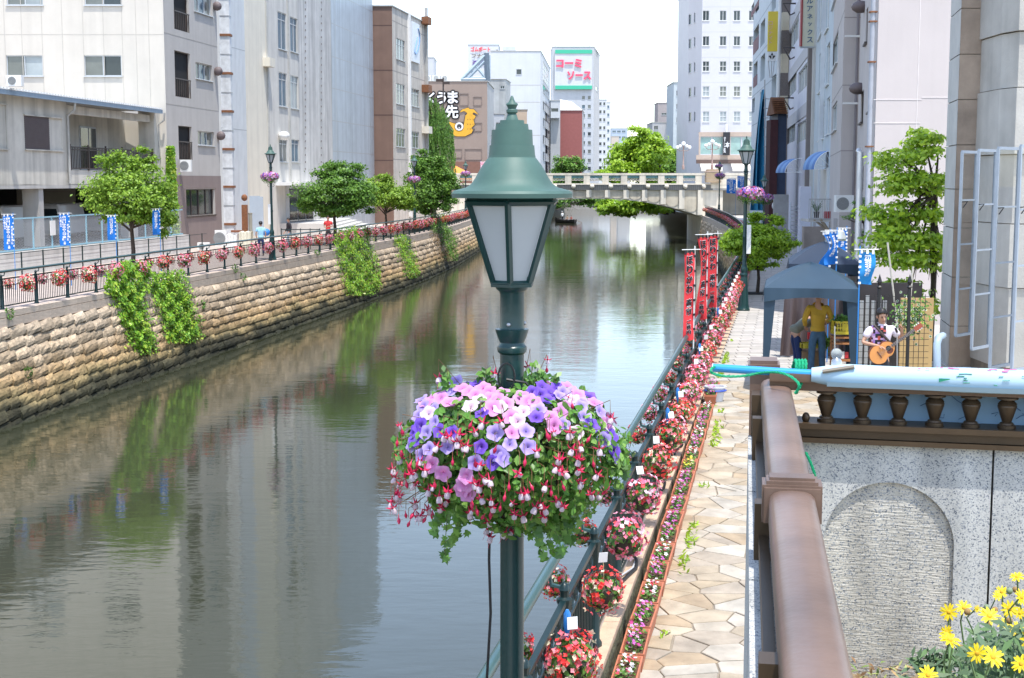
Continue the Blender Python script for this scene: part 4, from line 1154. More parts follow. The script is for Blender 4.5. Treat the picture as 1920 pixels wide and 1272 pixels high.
# ---- white apartment building facing the camera
YW = 178
WAa = PX(1312, YW); WBb = PX(1424, YW); WL = PX(1287, YW + 4.5)
ws = []
for (y0, y1) in ((20, 39), (68, 86), (115, 134), (162, 181), (209, 229)):
 for x in (1317.5, 1349.5, 1375.5, 1404): ws.append((H(WAa, WBb, x, y0, x + 12.5, y1), dict(nv=2, nh=1 if y0 < 100 else 2, gm=[G_dark] if y0 < 120 else [G_pale, G_grey], fm=M_white)))
for x0, x1 in ((1312.5, 1334), (1334.5, 1356), (1369, 1390), (1390.5, 1412)): ws.append((H(WAa, WBb, x0 + .6, 257, x1 - .4, 290), dict(nv=1, gm=G_teal, sill=False)))
lw = [(H(WL, WAa, 1291, y0, 1296, y1), dict(nv=1, gm=G_dark)) for (y0, y1) in ((27, 46), (73, 91), (119, 137), (165, 182), (211, 228))] + [(H(WL, WAa, 1301, y0, 1303.5, y1), dict(nv=1, gm=G_dark)) for (y0, y1) in ((24, 43), (70, 88), (117, 135), (163, 180), (210, 227))]
M_wtile = mat('white_tile_wall', (.56, .55, .57), .6, .04, .6)
ab = building('apartment_building', 'white tiled building with rows of small windows above a beige shop storey', 'building', [WL, WAa, WBb, (WBb[0], YW + 16), (WL[0], YW + 16)], 28.5,
 {0: dict(holes=lw), 1: dict(holes=ws)}, [M_wtile])
seams(ab, WAa, WBb, [zat(y, YW) for y in (13, 60, 108, 155, 201)], [pt_on(1368, 100, WAa, WBb)[0]], zat(246, YW), 28, mat('tile_joint', (.50, .50, .53), .7, 0), .05)
M_beige = mat('beige_tile', (.47, .37, .30), .7, .1)
for (x0, y0, x1, y1) in ((1310, 248, 1424, 256), (1310, 256, 1313, 291), (1355, 256, 1369, 291), (1411, 256, 1424, 291), (1305, 291, 1424, 300)):
 a = pt_on(x0, (y0 + y1) / 2, WAa, WBb)[0]; c = pt_on(x1, (y0 + y1) / 2, WAa, WBb)[0]
 strip(ab, WAa, WBb, a, c, zat(y1, YW), zat(y0, YW), .12, M_beige, 'beige_band')
strip(ab, WAa, WBb, -.5, 8, zat(307, YW), zat(300, YW), .3, mat('brown_fascia', (.12, .075, .06), .6, .1), 'shop_fascia')
for (x0, x1) in ((1312, 1352), (1370, 1405)):
 a, c = at(x0, 306, YW - .1), at(x1, 306, YW - .1); zl = zat(317, YW)
 b = MB(); b.add([(a.x, YW - .1, a.z), (c.x, YW - .1, a.z), (c.x, YW - 1.6, zl), (a.x, YW - 1.6, zl), (a.x, YW - 1.6, zl - .3), (c.x, YW - 1.6, zl - .3)], [(0, 3, 2, 1), (3, 4, 5, 2)]); mk('shop_awning', b, mat('cream_awning', (.72, .67, .60), .8, .05), ab)
b = MB(); b.box((*at(1362, 270, YW - .6).xy, at(1362, 270, YW).z), (.85, .3, 2.9)); bn = mk('black_banner', b, mat('black_sign', (.02, .02, .025), .5, 0), ab)
t = MB(); text_on(t, '本', at(1364, 272, YW - .8), r_, u_, h=.75, w=.6, bold=.03); text_on(t, 'す\nし\n処', at(1358.8, 272, YW - .8), r_, u_, h=2.0, w=.3, bold=.02); mk('banner_lettering', t, M_lw, bn)
b = MB(); b.tube([at(1362, 255, YW - .6), at(1362, 233, YW - .6)], .12, 6); mk('sign_pole', b, M_white, ab)
# ---- road bridge over the canal
YBR = 160.0
M_br = mat('pale_bridge_stone', (.76, .69, .57), .8, .12, .8, streak=.28, bump=.2, bscale=6)
M_br2 = mat('bridge_band_mesh', (.30, .29, .27), .8, .1, 2)
M_jade = mat('jade_panel', (.16, .33, .35), .5, .4, 3)
br = thing('arch_bridge', 'pale stone arch bridge with jade balustrade panels over the canal', 'bridge', loc=(9, YBR, 0))
xL, xR = -9.0, PX(1322, YBR)[0]
def arch_z(x):
 cx, hw, z0_, z1_ = 9.3, 12.7, -.25, 1.9
 t_ = min(1, abs(x - cx) / hw); return z0_ + (z1_ - z0_) * (1 - t_ ** 2.2)
def deck_z(x): return 2.85
zr1 = zat(327, YBR)
b = MB(); xs = np.linspace(-3.3, 21.9, 49)
for xa, xb in zip(xs, xs[1:]):
 b.quad((xa, YBR, arch_z(xa)), (xb, YBR, arch_z(xb)), (xb, YBR, 2.85), (xa, YBR, 2.85))
 b.quad((xa, YBR, arch_z(xa)), (xa, YBR + 14, arch_z(xa)), (xb, YBR + 14, arch_z(xb)), (xb, YBR, arch_z(xb)))
mk('arch_spandrel', b, M_br, br)
for xa, xb in ((-12, -3.3), (21.9, 24.2)):
 b = MB(); b.box(((xa + xb) / 2, YBR + 7, -.6), (xb - xa, 14.0, 6.9)); mk('abutment', b, M_br, br)
b = MB(); b.box(((xL + 40) / 2 - 1, YBR + 7, 3.0), (52, 14.4, .28)); mk('deck', b, M_concrete, br)
for k in range(10):
 x = 21.6 - k * 2.13
 if x < -8: break
 w = MB(); w.box((x, YBR - .12, (2.85 + arch_z(x)) / 2 + .1), (.62, .3, 2.75 - arch_z(x)), top=1.0); mk('rib', w, M_br, br)
# recessed shield between the ribs
 w = MB(); cx = x - 1.065; zt_ = 2.62; zb_ = max(arch_z(cx) + .12, .2)
 n_ = 10; pts = [(cx + .72 * math.cos(a), zb_ + (.55 if zt_ - zb_ > .8 else .25) * (1 + math.sin(a))) for a in np.linspace(math.pi, 2 * math.pi, n_)]
 vs = [(cx - .72, YBR - .06, zt_), ] + [(p_[0], YBR - .06, p_[1]) for p_ in pts] + [(cx + .72, YBR - .06, zt_)]
 w.add(vs, [tuple(range(len(vs)))]); mk('shield_panel', w, mat('stained_bridge_stone', (.62, .55, .43), .85, .2, 1, streak=.35), br)
 w = MB(); w.ball((x + .35, YBR - .38, zat(350, YBR)), .26, 12, 8); mk('stone_ball', w, M_br, br, smooth=60)
b = MB(); b.box((6, YBR - .1, zat(352, YBR)), (34, .3, .62)); mk('mesh_band', b, M_br2, br)
b = MB()
for z in np.linspace(zat(356, YBR), zat(347, YBR), 5): b.box((6, YBR - .27, z), (34, .02, .03))
for x in np.arange(-10, 22.9, .22): b.box((x, YBR - .27, zat(352, YBR)), (.03, .02, .6))
mk('band_grid', b, mat('dark_grid_iron', (.12, .12, .11), .6, 0), br, kind='stuff')
b = MB(); b.box((8.5, YBR - .1, zat(345.5, YBR)), (39, .45, .16)); b.box((8.5, YBR - .1, zr1), (39, .42, .24)); mk('balustrade_rails', b, M_br, br)
zpm = (zat(345, YBR) + zr1) / 2; zph = zr1 - zat(345, YBR)
for k in range(16):
 x = 21.1 - k * 2.13
 w = MB(); w.box((x + .25, YBR - .1, zpm), (.72, .36, zph)); mk('baluster_pier', w, M_br, br)
 w = MB(); cx = x - .81
 w.box((cx, YBR - .06, zpm + .28), (1.38, .06, .34), 0, 0); w.box((cx, YBR - .06, zpm - .12), (1.38, .08, .12), 0, 1)
 for q in range(4): w.tube([(cx - .52 + q * .35 + .15 * math.cos(a), YBR - .12, zpm - .05 + .13 * math.sin(a)) for a in np.linspace(0, 2 * math.pi, 9)], .03, 4, 1, cap=False)
 mk('jade_panel', w, [M_jade, M_br], br)
# banded pier block at the right end
b = MB(); xP = PX(1336, YBR)[0]
pr = thing('bridge_pier_block', 'banded tan stone block standing at the right end of the bridge balustrade', 'pier', loc=(xP, YBR, 3))
for k in range(5):
 w = MB(); w.box((xP, YBR - .1, zat(343, YBR) + .16 + k * .3), (1.65 - (.25 if k == 4 else 0), 1.3, .285)); mk('stone_course', w, mat('tan_block', (.42, .31, .20), .8, .15, 2, .3), pr)
b = MB(); b.box((xP, YBR - .1, zat(322, YBR)), (1.7, 1.35, .12)); b.box((xP, YBR - .1, zat(319.5, YBR)), (1.2, 1, .22)); mk('cap', b, mat('tan_cap', (.50, .36, .29), .8, .1), pr)
b = MB(); b.box((PX(1375, YBR)[0], YBR - .1, zat(331, YBR)), (5.2, .35, .3)); b.box((PX(1375, YBR)[0], YBR - .1, zat(346, YBR)), (5.2, .4, .9)); b.box((PX(1358, YBR)[0], YBR - .1, zat(338, YBR)), (.8, .3, 1)); b.box((PX(1385, YBR)[0], YBR - .1, zat(338, YBR)), (.8, .3, 1))
mk('approach_balustrade', b, M_br, br)
b = MB(); b.box((PX(1365, 166)[0], 166, 1), (5.5, .4, 4.6)); mk('approach_wall', b, M_concrete, br)
# globe street lamps on the bridge
gl = thing('globe_lamp', 'ornate lamp with white globes standing on the bridge', 'street lamp', loc=(0, 0, 0))
b = MB(); b.lathe([(.16, 0), (.16, .5), (.08, .6), (.07, 2.7), (.1, 2.75), (.03, 3.0)], n=8)
for a in (0, math.pi): b.tube([(0, 0, 2.3), (.45 * math.cos(a), 0, 2.25), (.75 * math.cos(a), 0, 2.45)], .035, 5)
mk('post', b, mat('bronze_post', (.30, .20, .17), .5, .1), gl, smooth=50)
for (x, z, r) in ((0, 3.15, .26), (.75, 2.7, .22), (-.75, 2.7, .22), (.4, 2.85, .2), (-.4, 2.85, .2)):
 b = MB(); b.ball((x, 0, z), r, 10, 7); mk('globe', b, mat('white_globe', (.80, .80, .78), .3, 0), gl, smooth=60)
gl.location = at(1335, 318, 160.5)
g2_ = copy_tree(gl); g2_.location = at(1281, 318, 172); g2_['label'] = 'ornate lamp with white globes at the far side of the bridge'
gl['label'] = 'ornate lamp with white globes over the banded block of the bridge'
# ================================================================ right side fronts
M_pink = mat('pinkish_white_wall', (.56, .505, .49), .75, .05, .7, streak=.07, bump=.12, bscale=30)
M_mauve = mat('mauve_grey_wall', (.52, .475, .455), .8, .06, .8, streak=.1)
M_lblue = mat('light_blue_wall', (.52, .58, .62), .75, .08, .8, streak=.12)
M_lpanel = mat('lilac_white_panel', (.62, .62, .70), .6, .06, .8)
M_greypan = mat('grey_panel', (.50, .49, .51), .7, .06, .8)
M_aggr = mat('brown_aggregate', (.20, .17, .16), .9, .3, 12, .4)
M_ivory = mat('ivory_panel', (.62, .55, .42), .7, .06)
# F: big pinkish wall
YF = 38.0
FA = PX(1638, YF); FB = (FA[0] + 7.0, YF); E2 = PX(1605, 48.5)
wins_e = []
FE = (E2[0], E2[1])
pw = building('pink_white_building', 'tall blank pinkish-white wall behind the layered tree', 'building', [FE, FA, FB, (FB[0], 49)], 24, {}, [M_pink])
ws_ = [c for c in pw.children if c.name.startswith('wall')]
seamm = mat('pink_joint', (.70, .65, .63), .8, .1)
for (x0, x1, y) in ((1638, 1728, 187), (1638, 1725, 231), (1728, 1800, 183)):
 a, c = at(x0, y, YF), at(x1, y, YF); b = MB(); b.box(((a.x + c.x) / 2, YF - .004, a.z), (c.x - a.x, .012, .02)); mk('wall_joint', b, seamm, pw)
a = at(1726, 0, YF); b = MB(); b.box((a.x, YF - .002, 10), (.02, .010, 14)); mk('wall_joint', b, seamm, pw)
pipe('downpipe', [(FA[0] - .12, YF + .1, 0), (FA[0] - .12, YF + .1, 24)], .07, mat('rust_edge_pipe', (.40, .42, .47), .5, .15, 3), pw)
pipe('downpipe', [(FA[0] - .28, YF + .4, 0), (FA[0] - .28, YF + .4, zat(285, 38)), (FA[0] - .2, YF + .9, zat(282, 38))], .09, M_alu, pw)
for y in (22, 40, 116, 275, 404):
 z = zat(y, YF); b = MB(); b.box((FA[0] - .12, YF + .1, z), (.2, .18, .04)); mk('pipe_bracket', b, M_rust, pw)
# E: mauve, canal-facing with hoods
hs = [(H(FE, FA, 1623.5, 18, 1627, 80), dict(nv=1, fm=M_brownframe)), (H(FE, FA, 1614, 172, 1619, 230), dict(nv=1, fm=M_brownframe)), (H(FE, FA, 1612, 312, 1619, 352), dict(nv=1, fm=M_brownframe)), (H(FE, FA, 1630, 150, 1633, 210), dict(nv=1, fm=M_brownframe))]
FE2 = FE;
b = MB(); facade(b, FE, FA, -.3, 24, [h[0] for h in hs], .12)
ws_[0].data.materials[0] = M_mauve
old = ws_[0]; bpy.data.objects.remove(old); mk('wall', b, M_mauve, pw)
for h, kw in hs: add_window(pw, FE, FA, h, rec=.12, fw=.03, **kw)
dE = Vector((FA[0] - FE[0], FA[1] - FE[1], 0)).normalized(); nE = Vector((dE.y, -dE.x, 0))
for (x, y) in ((1618, 12), (1613, 165)):
 u, z = pt_on(x + 3, y, FE, FA); c = Vector((FE[0], FE[1], z - .02)) + dE * u + nE * .12
 b = MB(); b.ball(c, (.34, .3, .2), 12, 6, M=Matrix.Rotation(math.atan2(dE.y, dE.x), 3, 'Z')); mk('vent_hood', b, M_shutter, pw, smooth=60)
# D: mauve block with a front face
D1 = FE; DL = PX(1575, 49.0); D0 = PX(1556, 60)
YD = 49.0; DR = PX(1606, YD)
dw = [(H(D0, DL, 1562, 72, 1571, 125), dict(nv=2, gm=[G_blue])), (H(D0, DL, 1560, 196, 1569, 246), dict(nv=2, gm=[G_blue])), (H(D0, DL, 1562, -40, 1571, 0), dict(nv=2, gm=[G_blue]))]
db = building('mauve_building', 'mauve-grey building with blue windows and white pipe stubs', 'building', [D0, DL, DR, (DR[0] + 2, 62)], 26, {0: dict(holes=dw)}, [M_mauve])
seams(db, DL, DR, [zat(y, YD) for y in (33, 160, 283)], [], 0, 0, mat('mauve_joint', (.28, .25, .25), .8, 0), .03)
seams(db, D0, DL, [zat(y, YD) for y in (20, 160, 283)], [], 0, 0, mat('mauve_joint', (.28, .25, .25), .8, 0), .03)
for (x, y) in ((1598, 68), (1594, 194)):
 p = at(x, y, YD - .3); b = MB(); b.box(p, (.5, .08, .06)); b.box(p + Vector((.25, .15, 0)), (.06, .3, .06)); mk('pipe_stub', b, M_white, db)
pipe('downpipe', [(DR[0] - .12, YD - .1, 0), (DR[0] - .12, YD - .1, 25)], .05, mat('dark_pipe', (.18, .16, .17), .6, .1), db)
# C: light blue front with tall blue windows
C_0 = PX(1521, 80); C_1 = PX(1556, 60.6)
cw = []
for (y0, y1) in ((-60, 60), (96, 165), (196, 258)):
 cw.append((H(C_0, C_1, 1536, y0, 1545, y1 + 4), dict(nv=1, gm=G_blue, fm=M_white))); cw.append((H(C_0, C_1, 1550, y0 - 12, 1555.5, y1 - 6), dict(nv=1, gm=G_blue, fm=M_white)))
cbd = building('light_blue_building', 'light blue-grey front with tall blue windows and a white centre pipe', 'building', [C_0, C_1, (C_1[0] + 6, 61), (C_0[0] + 6, 80)], 27, {0: dict(holes=cw)}, [M_lblue])
u, z = pt_on(1547, 100, C_0, C_1); strip(cbd, C_0, C_1, u - .09, u + .09, 1.5, 27, .2, mat('pale_pipe', (.62, .64, .66), .5, .05), 'downpipe')
strip(cbd, C_0, C_1, .3, 2.2, 0, 26.9, .12, mat('warm_pier', (.50, .48, .45), .8, .1, 1, streak=.1), 'corner_pier')
# ground floor glazing
u0 = pt_on(1530, 350, C_0, C_1)[0]; u1 = pt_on(1554, 350, C_0, C_1)[0]
fr_ = strip(cbd, C_0, C_1, u0, u1, -.2, zat(318, 68), .1, M_alu, 'glazed_screen');
# B: lilac panelled building with ribbon windows
B_0 = PX(1474, 108); B_1 = PX(1520, 80.3)
bw_ = []
def rib(x0, y0, x1, y1, n): bw_.append((H(B_0, B_1, x0, y0, x1, y1), dict(nv=n, gm=[G_dark, G_grey, G_blue], split=True, fm=M_alu, sill=False)))
for (x0, y0, x1, y1, n) in ((1480, 48, 1497, 86, 5), (1499, 36, 1519, 70, 5), (1477, 140, 1493, 178, 5), (1497, 124, 1519, 166, 6), (1476, 232, 1491, 268, 5), (1495, 227, 1517, 264, 6), (1480, -45, 1497, -5, 5), (1499, -60, 1519, -15, 5)): rib(x0, y0, x1, y1, n)
bb_ = building('panelled_building', 'lilac-white panelled building with ribbon windows and pipe brackets', 'building', [B_0, B_1, (B_1[0] + 6, 81), (B_0[0] + 6, 108)], 30, {0: dict(holes=bw_)}, [M_lpanel])
LB_ = Vector((B_1[0] - B_0[0], B_1[1] - B_0[1])).length
strip(bb_, B_0, B_1, LB_ - .7, LB_, 0, 29.9, .3, mat('brown_pier', (.22, .19, .18), .8, .1), 'end_pier')
for (y0, y1) in ((86, 112), (178, 204), (268, 285)):
 pass
zb = [pt_on(1497, y, B_0, B_1)[1] for y in (18, 82, 118, 175, 212)]
for za, zb2 in ((zb[1] - 1.0, zb[1] - 1.8), (zb[3] - 1.1, zb[3] - 1.9), (zb[0] + .5, zb[0] - .4)):
 strip(bb_, B_0, B_1, .2, LB_ - .8, zb2, za, .05, M_greypan, 'grey_panel_band')
for y in (15, 98, 192):
 p = at(1482, y, 100); b = MB(); b.tube([p + Vector((.5, 0, .3)), p + Vector((-.5, 0, .3)), p + Vector((.0, 0, -.5)), p + Vector((.4, 0, -.3)), p + Vector((.5, 0, .3))], .07, 5); mk('iron_bracket', b, mat('dark_iron', (.06, .05, .05), .6, .1), bb_)
# A: checkered pillar and light blue apartment front
P_0 = PX(1460.5, 107.5); P_1 = PX(1477, 107.5)
pl = thing('checkered_pier', 'tall pier banded in brown aggregate and ivory panels', 'pillar', loc=(P_0[0] + .3, 107.5, 0))
ys = [-60, 23, 57, 101, 137, 180, 216, 420];
for k, (ya, yb) in enumerate(zip(ys, ys[1:])):
 b = MB(); za, zb2 = zat(ya, 107.5), zat(yb, 107.5); w_ = P_1[0] - P_0[0]
 b.box((P_0[0] + w_ / 2 + (0 if k % 2 == 0 else -.06), 107.9, (za + zb2) / 2), (w_ if k % 2 == 0 else w_ * .78, .8 + .04 * (k % 2), za - zb2)); mk('pier_panel', b, M_aggr if k % 2 == 0 else M_ivory, pl)
pipe('white_pipe', [(P_0[0] - .18, 107.6, 0), (P_0[0] - .18, 107.6, zat(-60, 107.6))], .13, M_white, pl)
Q_0 = PX(1407, 140); Q_1 = PX(1457, 109)
qw = []
mar = mat('maroon_balcony', (.16, .06, .07), .7, .1)
def Q(x0, y0, x1, y1, **k): qw.append((H(Q_0, Q_1, x0, y0, x1, y1), dict(nv=1, sill=False, **k)))
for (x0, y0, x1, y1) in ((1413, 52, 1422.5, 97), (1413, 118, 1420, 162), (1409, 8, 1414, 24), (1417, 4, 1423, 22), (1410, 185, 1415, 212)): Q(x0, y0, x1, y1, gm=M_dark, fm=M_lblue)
for (x0, y0, x1, y1) in ((1426, 40, 1434, 85), (1426, 104, 1434, 150), (1425, 172, 1430, 215), (1447, -20, 1455, 20), (1447, 142, 1455, 185)): Q(x0, y0, x1, y1, gm=G_grey, fm=M_lblue)
M_lb2 = mat('light_grey_blue_wall', (.58, .63, .66), .75, .07, .8, streak=.12)
qa = building('blue_grey_apartments', 'pale blue-grey apartment front with deep openings and maroon balconies', 'building', [Q_0, Q_1, (Q_1[0] + 6, 109.5), (Q_0[0] + 6, 140)], 31, {0: dict(holes=qw, rec=.5)}, [M_lb2])
for (x0, y0, x1, y1) in ((1413, 73, 1422.5, 97), (1413, 143, 1420, 162), (1409, 12, 1423, 22)):
 h = H(Q_0, Q_1, x0, y0, x1, y1); strip(qa, Q_0, Q_1, h[0], h[1], h[2], h[3], .04, mar, 'maroon_balcony')
seams(qa, Q_0, Q_1, [pt_on(1430, y, Q_0, Q_1)[1] for y in (30, 95, 165, 225, 285)], [], 0, 0, mat('bluegrey_joint', (.30, .34, .36), .8, 0), .06)
# pale building between, behind
# hotel sign and yellow sign, hung off the fronts
hs_ = thing('hotel_sign', 'tall beige vertical sign with blue katakana and a red edge', 'sign', loc=at(1516, 88, 78))
b = MB(); a, c = at(1504, -80, 78), at(1530, 88, 78); b.box(((a.x + c.x) / 2, 78, (a.z + c.z) / 2), (c.x - a.x, .3, a.z - c.z), 0, 0); mk('panel', b, mat('beige_sign_face', (.55, .52, .40), .6, .04), hs_)
b = MB(); b.box((a.x + .03, 78.0, (a.z + c.z) / 2), (.09, .36, a.z - c.z + .06)); mk('red_edge', b, mat('red_trim', (.30, .04, .04), .5, 0), hs_)
b = MB(); b.box(((a.x + c.x) / 2, 78, c.z - .03), (c.x - a.x + .05, .36, .07)); mk('bottom_trim', b, M_steel, hs_)
t = MB()
for k, ch in enumerate('ルアネックス'):
 y = 0.5 + k * 14.0 if k else 0; text_on(t, ch, at(1518.5, 2 + k * 14.6, 77.84), r_, u_, h=(10.0 if ch != 'ッ' else 6.5) * 78 / FPX, size=1, bold=.012)
for k, ch in enumerate('ルテホ'): text_on(t, ch, at(1518.5, -12.6 - k * 14.6 - 0, 77.84), r_, u_, h=10.0 * 78 / FPX, size=1, bold=.012) if k > 0 else None
mk('lettering', t, mat('blue_lettering', (.02, .09, .20), .5, 0), hs_)
b = MB(); b.box(at(1536, 66, 78.2), (.55, .1, .35)); b.box(at(1536, 10, 78.2), (.55, .1, .35)); mk('bracket', b, mat('grey_bracket', (.25, .25, .26), .6, 0), hs_)
ysn = thing('yellow_sign', 'tall yellow vertical sign with faint pink lettering and a black diamond crest', 'sign', loc=at(1448, 115, 106))
b = MB(); a, c = at(1440.5, 22, 106), at(1457, 97, 106); b.box(((a.x + c.x) / 2, 106, (a.z + c.z) / 2), (c.x - a.x, .25, a.z - c.z)); mk('panel', b, mat('yellow_sign_face', (.72, .55, .06), .6, .06, .8), ysn)
b = MB(); a2, c2 = at(1439.5, 97.4, 106), at(1456, 115, 106); b.box(((a2.x + c2.x) / 2, 106, (a2.z + c2.z) / 2), (c2.x - a2.x, .25, a2.z - c2.z)); mk('white_panel', b, M_white, ysn)
b = MB(); p = at(1447.5, 105.5, 105.85)
for s_ in (-1, 1): b.add([p + Vector((s_ * .26, 0, 0)), p + Vector((s_ * .04, 0, -.26)), p + Vector((s_ * .04, 0, -.03)), p + Vector((s_ * .13, 0, .06))], [(0, 1, 2, 3) if s_ < 0 else (3, 2, 1, 0)])
b.add([p + Vector((-.09, 0, .1)), p + Vector((0, 0, .0)), p + Vector((.09, 0, .1)), p + Vector((0, 0, .28))], [(0, 1, 2, 3)]); mk('diamond_crest', b, M_lb, ysn)
t = MB()
for k, ch in enumerate('ロジナイト'): text_on(t, ch, at(1445, 44 + k * 9, 105.86), r_, u_, h=7 * 106 / FPX, size=1, bold=.01)
mk('faint_lettering', t, mat('faded_pink_lettering', (.68, .40, .36), .6, 0), ysn)
b = MB()
for dx in (-.25, 0, .2): b.tube([p + Vector((dx, .1, -.35)), p + Vector((dx * .4, .1, -1.6))], .03, 4)
mk('hanger_rods', b, M_steel, ysn)
# navy shop with tiled gable, blue scaffold net
nv = thing('navy_shop', 'narrow navy-fronted house under a small brown tiled gable', 'building', loc=(PX(1460, 92)[0], 92, 0))
xa, xb = PX(1446, 92)[0], PX(1471, 92)[0]
b = MB(); b.box(((xa + xb) / 2 + .2, 93.5, zat(213, 92) / 2), (xb - xa - .3, 3, zat(213, 92))); mk('wall', b, mat('navy_wall', (.022, .035, .07), .6, .2, 2), nv)
b = MB(); b.box((xa + .1, 92.6, zat(225, 92) / 2), (.5, 1.5, zat(225, 92))); mk('dark_red_recess', b, mat('dark_red_wall', (.05, .012, .014), .8, .2), nv)
zr_ = zat(213, 92); rf = MB()
for k in range(8):
 for j in range(9):
  x = lerp(xa - .0, xb, (j + .5) / 9); z = zr_ + k * .14; y_ = 91.4 + k * .16
  rf.box((x, y_, z), ((xb - xa) / 9 * .92, .2, .05), 0)
mk('roof_tiles', rf, rampmat('brown_roof_tile', [(.20, .085, .04), (.25, .11, .05), (.17, .07, .035)], 'island', .8, .2), nv, kind='stuff')
b = MB(); b.add([(xa, 91.5, zr_ - .06), (xb, 91.5, zr_ - .06), (xb, 92.9, zr_ + 1.1), (xa, 92.9, zr_ + 1.1), (xa, 94.2, zr_ - .06), (xb, 94.2, zr_ - .06)], [(0, 1, 2, 3), (3, 2, 5, 4), (0, 3, 4), (1, 5, 2)]); mk('roof', b, mat('brown_roof', (.16, .07, .035), .8, .2), nv)
b = MB(); b.lathe([(.32, 0), (.32, .05), (.30, .08)], (PX(1457, 91.8)[0], 91.8, zat(386, 91.8)), 16, M=Matrix.Rotation(math.pi / 2, 3, 'X')); mk('satellite_dish', b, M_white, label='round white dish on the navy house wall', cat='satellite dish')
net = MB(); Yn = 98.0
prof = [(1432, 168, .15), (1430.5, 190, .5), (1427, 240, .9), (1424, 290, 1.1), (1422.5, 340, 1.25), (1422, 395, 1.3)]
rings = []
for (x, y, w) in prof:
 p = at(x, y, Yn); rings.append([p + Vector((w * .38 * math.sin(k * 1.3 + y) * .25 + (k / 7 - .5) * w * .75, .5 * math.sin(k * 2.1), 0)) for k in range(8)])
for r0, r1 in zip(rings, rings[1:]):
 for k in range(7): net.quad(r1[k], r1[k + 1], r0[k + 1], r0[k])
for r0, r1 in zip(rings, rings[1:]):
 for k in range(7): net.quad(r0[k] + Vector((0, .05, 0)), r0[k + 1] + Vector((0, .05, 0)), r1[k + 1] + Vector((0, .05, 0)), r1[k] + Vector((0, .05, 0)))
sn_ = mk('scaffold_net', net, mat('blue_scaffold_net', (.03, .24, .42), .7, .15, 2), label='tall bright blue scaffold net tapering to a point', cat='net')
sf_ = MB()
for x in (1434, 1440):
 p = at(x, 400, 97); q = at(x, 150 if x < 1437 else 240, 97); sf_.tube([p, q], .04, 5)
for y in range(185, 400, 18): sf_.tube([at(1432, y, 97), at(1446, y + 1, 97)], .03, 4)
mk('scaffold_tower', sf_, M_steel, label='thin steel scaffold tower beside the blue net', cat='scaffold')
# blue barrel awnings
def barrel(label, x0, y0, x1, y1, Y, dpt=1.2):
 root = thing('barrel_awning', label, 'awning', loc=at(x1, y1, Y))
 a, c = at(x0, y1, Y), at(x1, y0, Y); b = MB(); w = c.x - a.x; h = c.z - a.z
 n_ = 12
 cols = MB()
 for j in range(n_):
  t0, t1 = j / n_ * math.pi / 2, (j + 1) / n_ * math.pi / 2
  pa = (c.x - w * math.cos(t0), a.z + h * math.sin(t0)); pb = (c.x - w * math.cos(t1), a.z + h * math.sin(t1))
  for s_ in range(4):
   ya, yb = Y + dpt * s_ / 4, Y + dpt * (s_ + 1) / 4
   b.quad((pa[0], ya, pa[1]), (pa[0], yb, pa[1]), (pb[0], yb, pb[1]), (pb[0], ya, pb[1]), s_ % 2)
 mk('canvas', b, [mat('blue_awning', (.05, .16, .42), .6, .1), mat('light_blue_awning', (.15, .30, .55), .6, .1)], root, smooth=60)
 f = MB(); f.tube([(c.x - w * math.cos(t), Y, a.z + h * math.sin(t)) for t in np.linspace(0, math.pi / 2, 9)], .02, 4)
 for t in (.3, .7, 1.1, 1.5): f.tube([(c.x - w * math.cos(t), Y, a.z + h * math.sin(t)), (c.x - .05, Y, a.z)], .012, 4)
 f.tube([(a.x, Y, a.z), (c.x, Y, a.z)], .02, 4)
 mk('frame', f, M_white, root)
barrel('blue striped barrel awning nearest the mauve building', 1527, 282, 1566, 318, 62, 2.5)
barrel('blue barrel awning in front of the panelled building', 1472, 297, 1505, 324, 84, 3.0)
# dim ground-level clutter of the right fronts: fire stairs, balcony, meters, aircon
def airco(label, px, py, w, h, Y, rz=0, cat='air conditioner', group=None):
 p = at(px, py, Y); W, Hh = w * Y / FPX, h * Y / FPX
 root = thing('air_conditioner', label, cat, loc=(p.x, p.y, p.z - Hh / 2), rz=0, group=group)
 b = MB(); b.box(p, (W, .32, Hh)); mk('case', b, M_white, root)
 b = MB(); c = (p.x - W * .12, p.y - .165, p.z)
 b.lathe([(Hh * .38, -.01), (Hh * .38, .01)], c, 18, M=Matrix.Rotation(math.pi / 2, 3, 'X')); mk('fan_grille', b, mat('grille_grey', (.30, .31, .31), .6, 0), root)
 b = MB()
 for k in range(5):
  b.tube([(c[0] + Hh * (.07 + .07 * k) * math.cos(a), c[1] - .02, c[2] + Hh * (.07 + .07 * k) * math.sin(a)) for a in np.linspace(0, 2 * math.pi, 15)], .004, 4, cap=False)
 mk('fan_rings', b, mat('grille_dark', (.15, .15, .15), .6, 0), root)
 return root
airco('big cream air conditioner among leaves on the mauve wall', 1582, 382, 33, 31, 47)
airco('white air conditioner in front of the mauve ground storey on the left bank', 415, 447, 22, 30, 80)
airco('small white air conditioner low beside the left bank fence', 382, 462, 22, 14, 79)
airco('white air conditioner on the parking building roof edge', 28, 152, 28, 20, 60.5)
airco('white air conditioner high on the mauve side wall by the climbing ivy', 349, 311, 20, 22, 79.6)
bal = thing('iron_balcony', 'small iron balcony with potted plants and a red bucket', 'balcony', loc=at(1540, 410, 58))
b = MB(); x0, x1 = PX(1518, 58)[0], PX(1563, 58)[0]; zb_, zt_ = zat(411, 58), zat(374, 58)
for k in range(15): b.box((lerp(x0, x1, k / 14), 58, (zb_ + zt_) / 2), (.02, .02, zt_ - zb_))
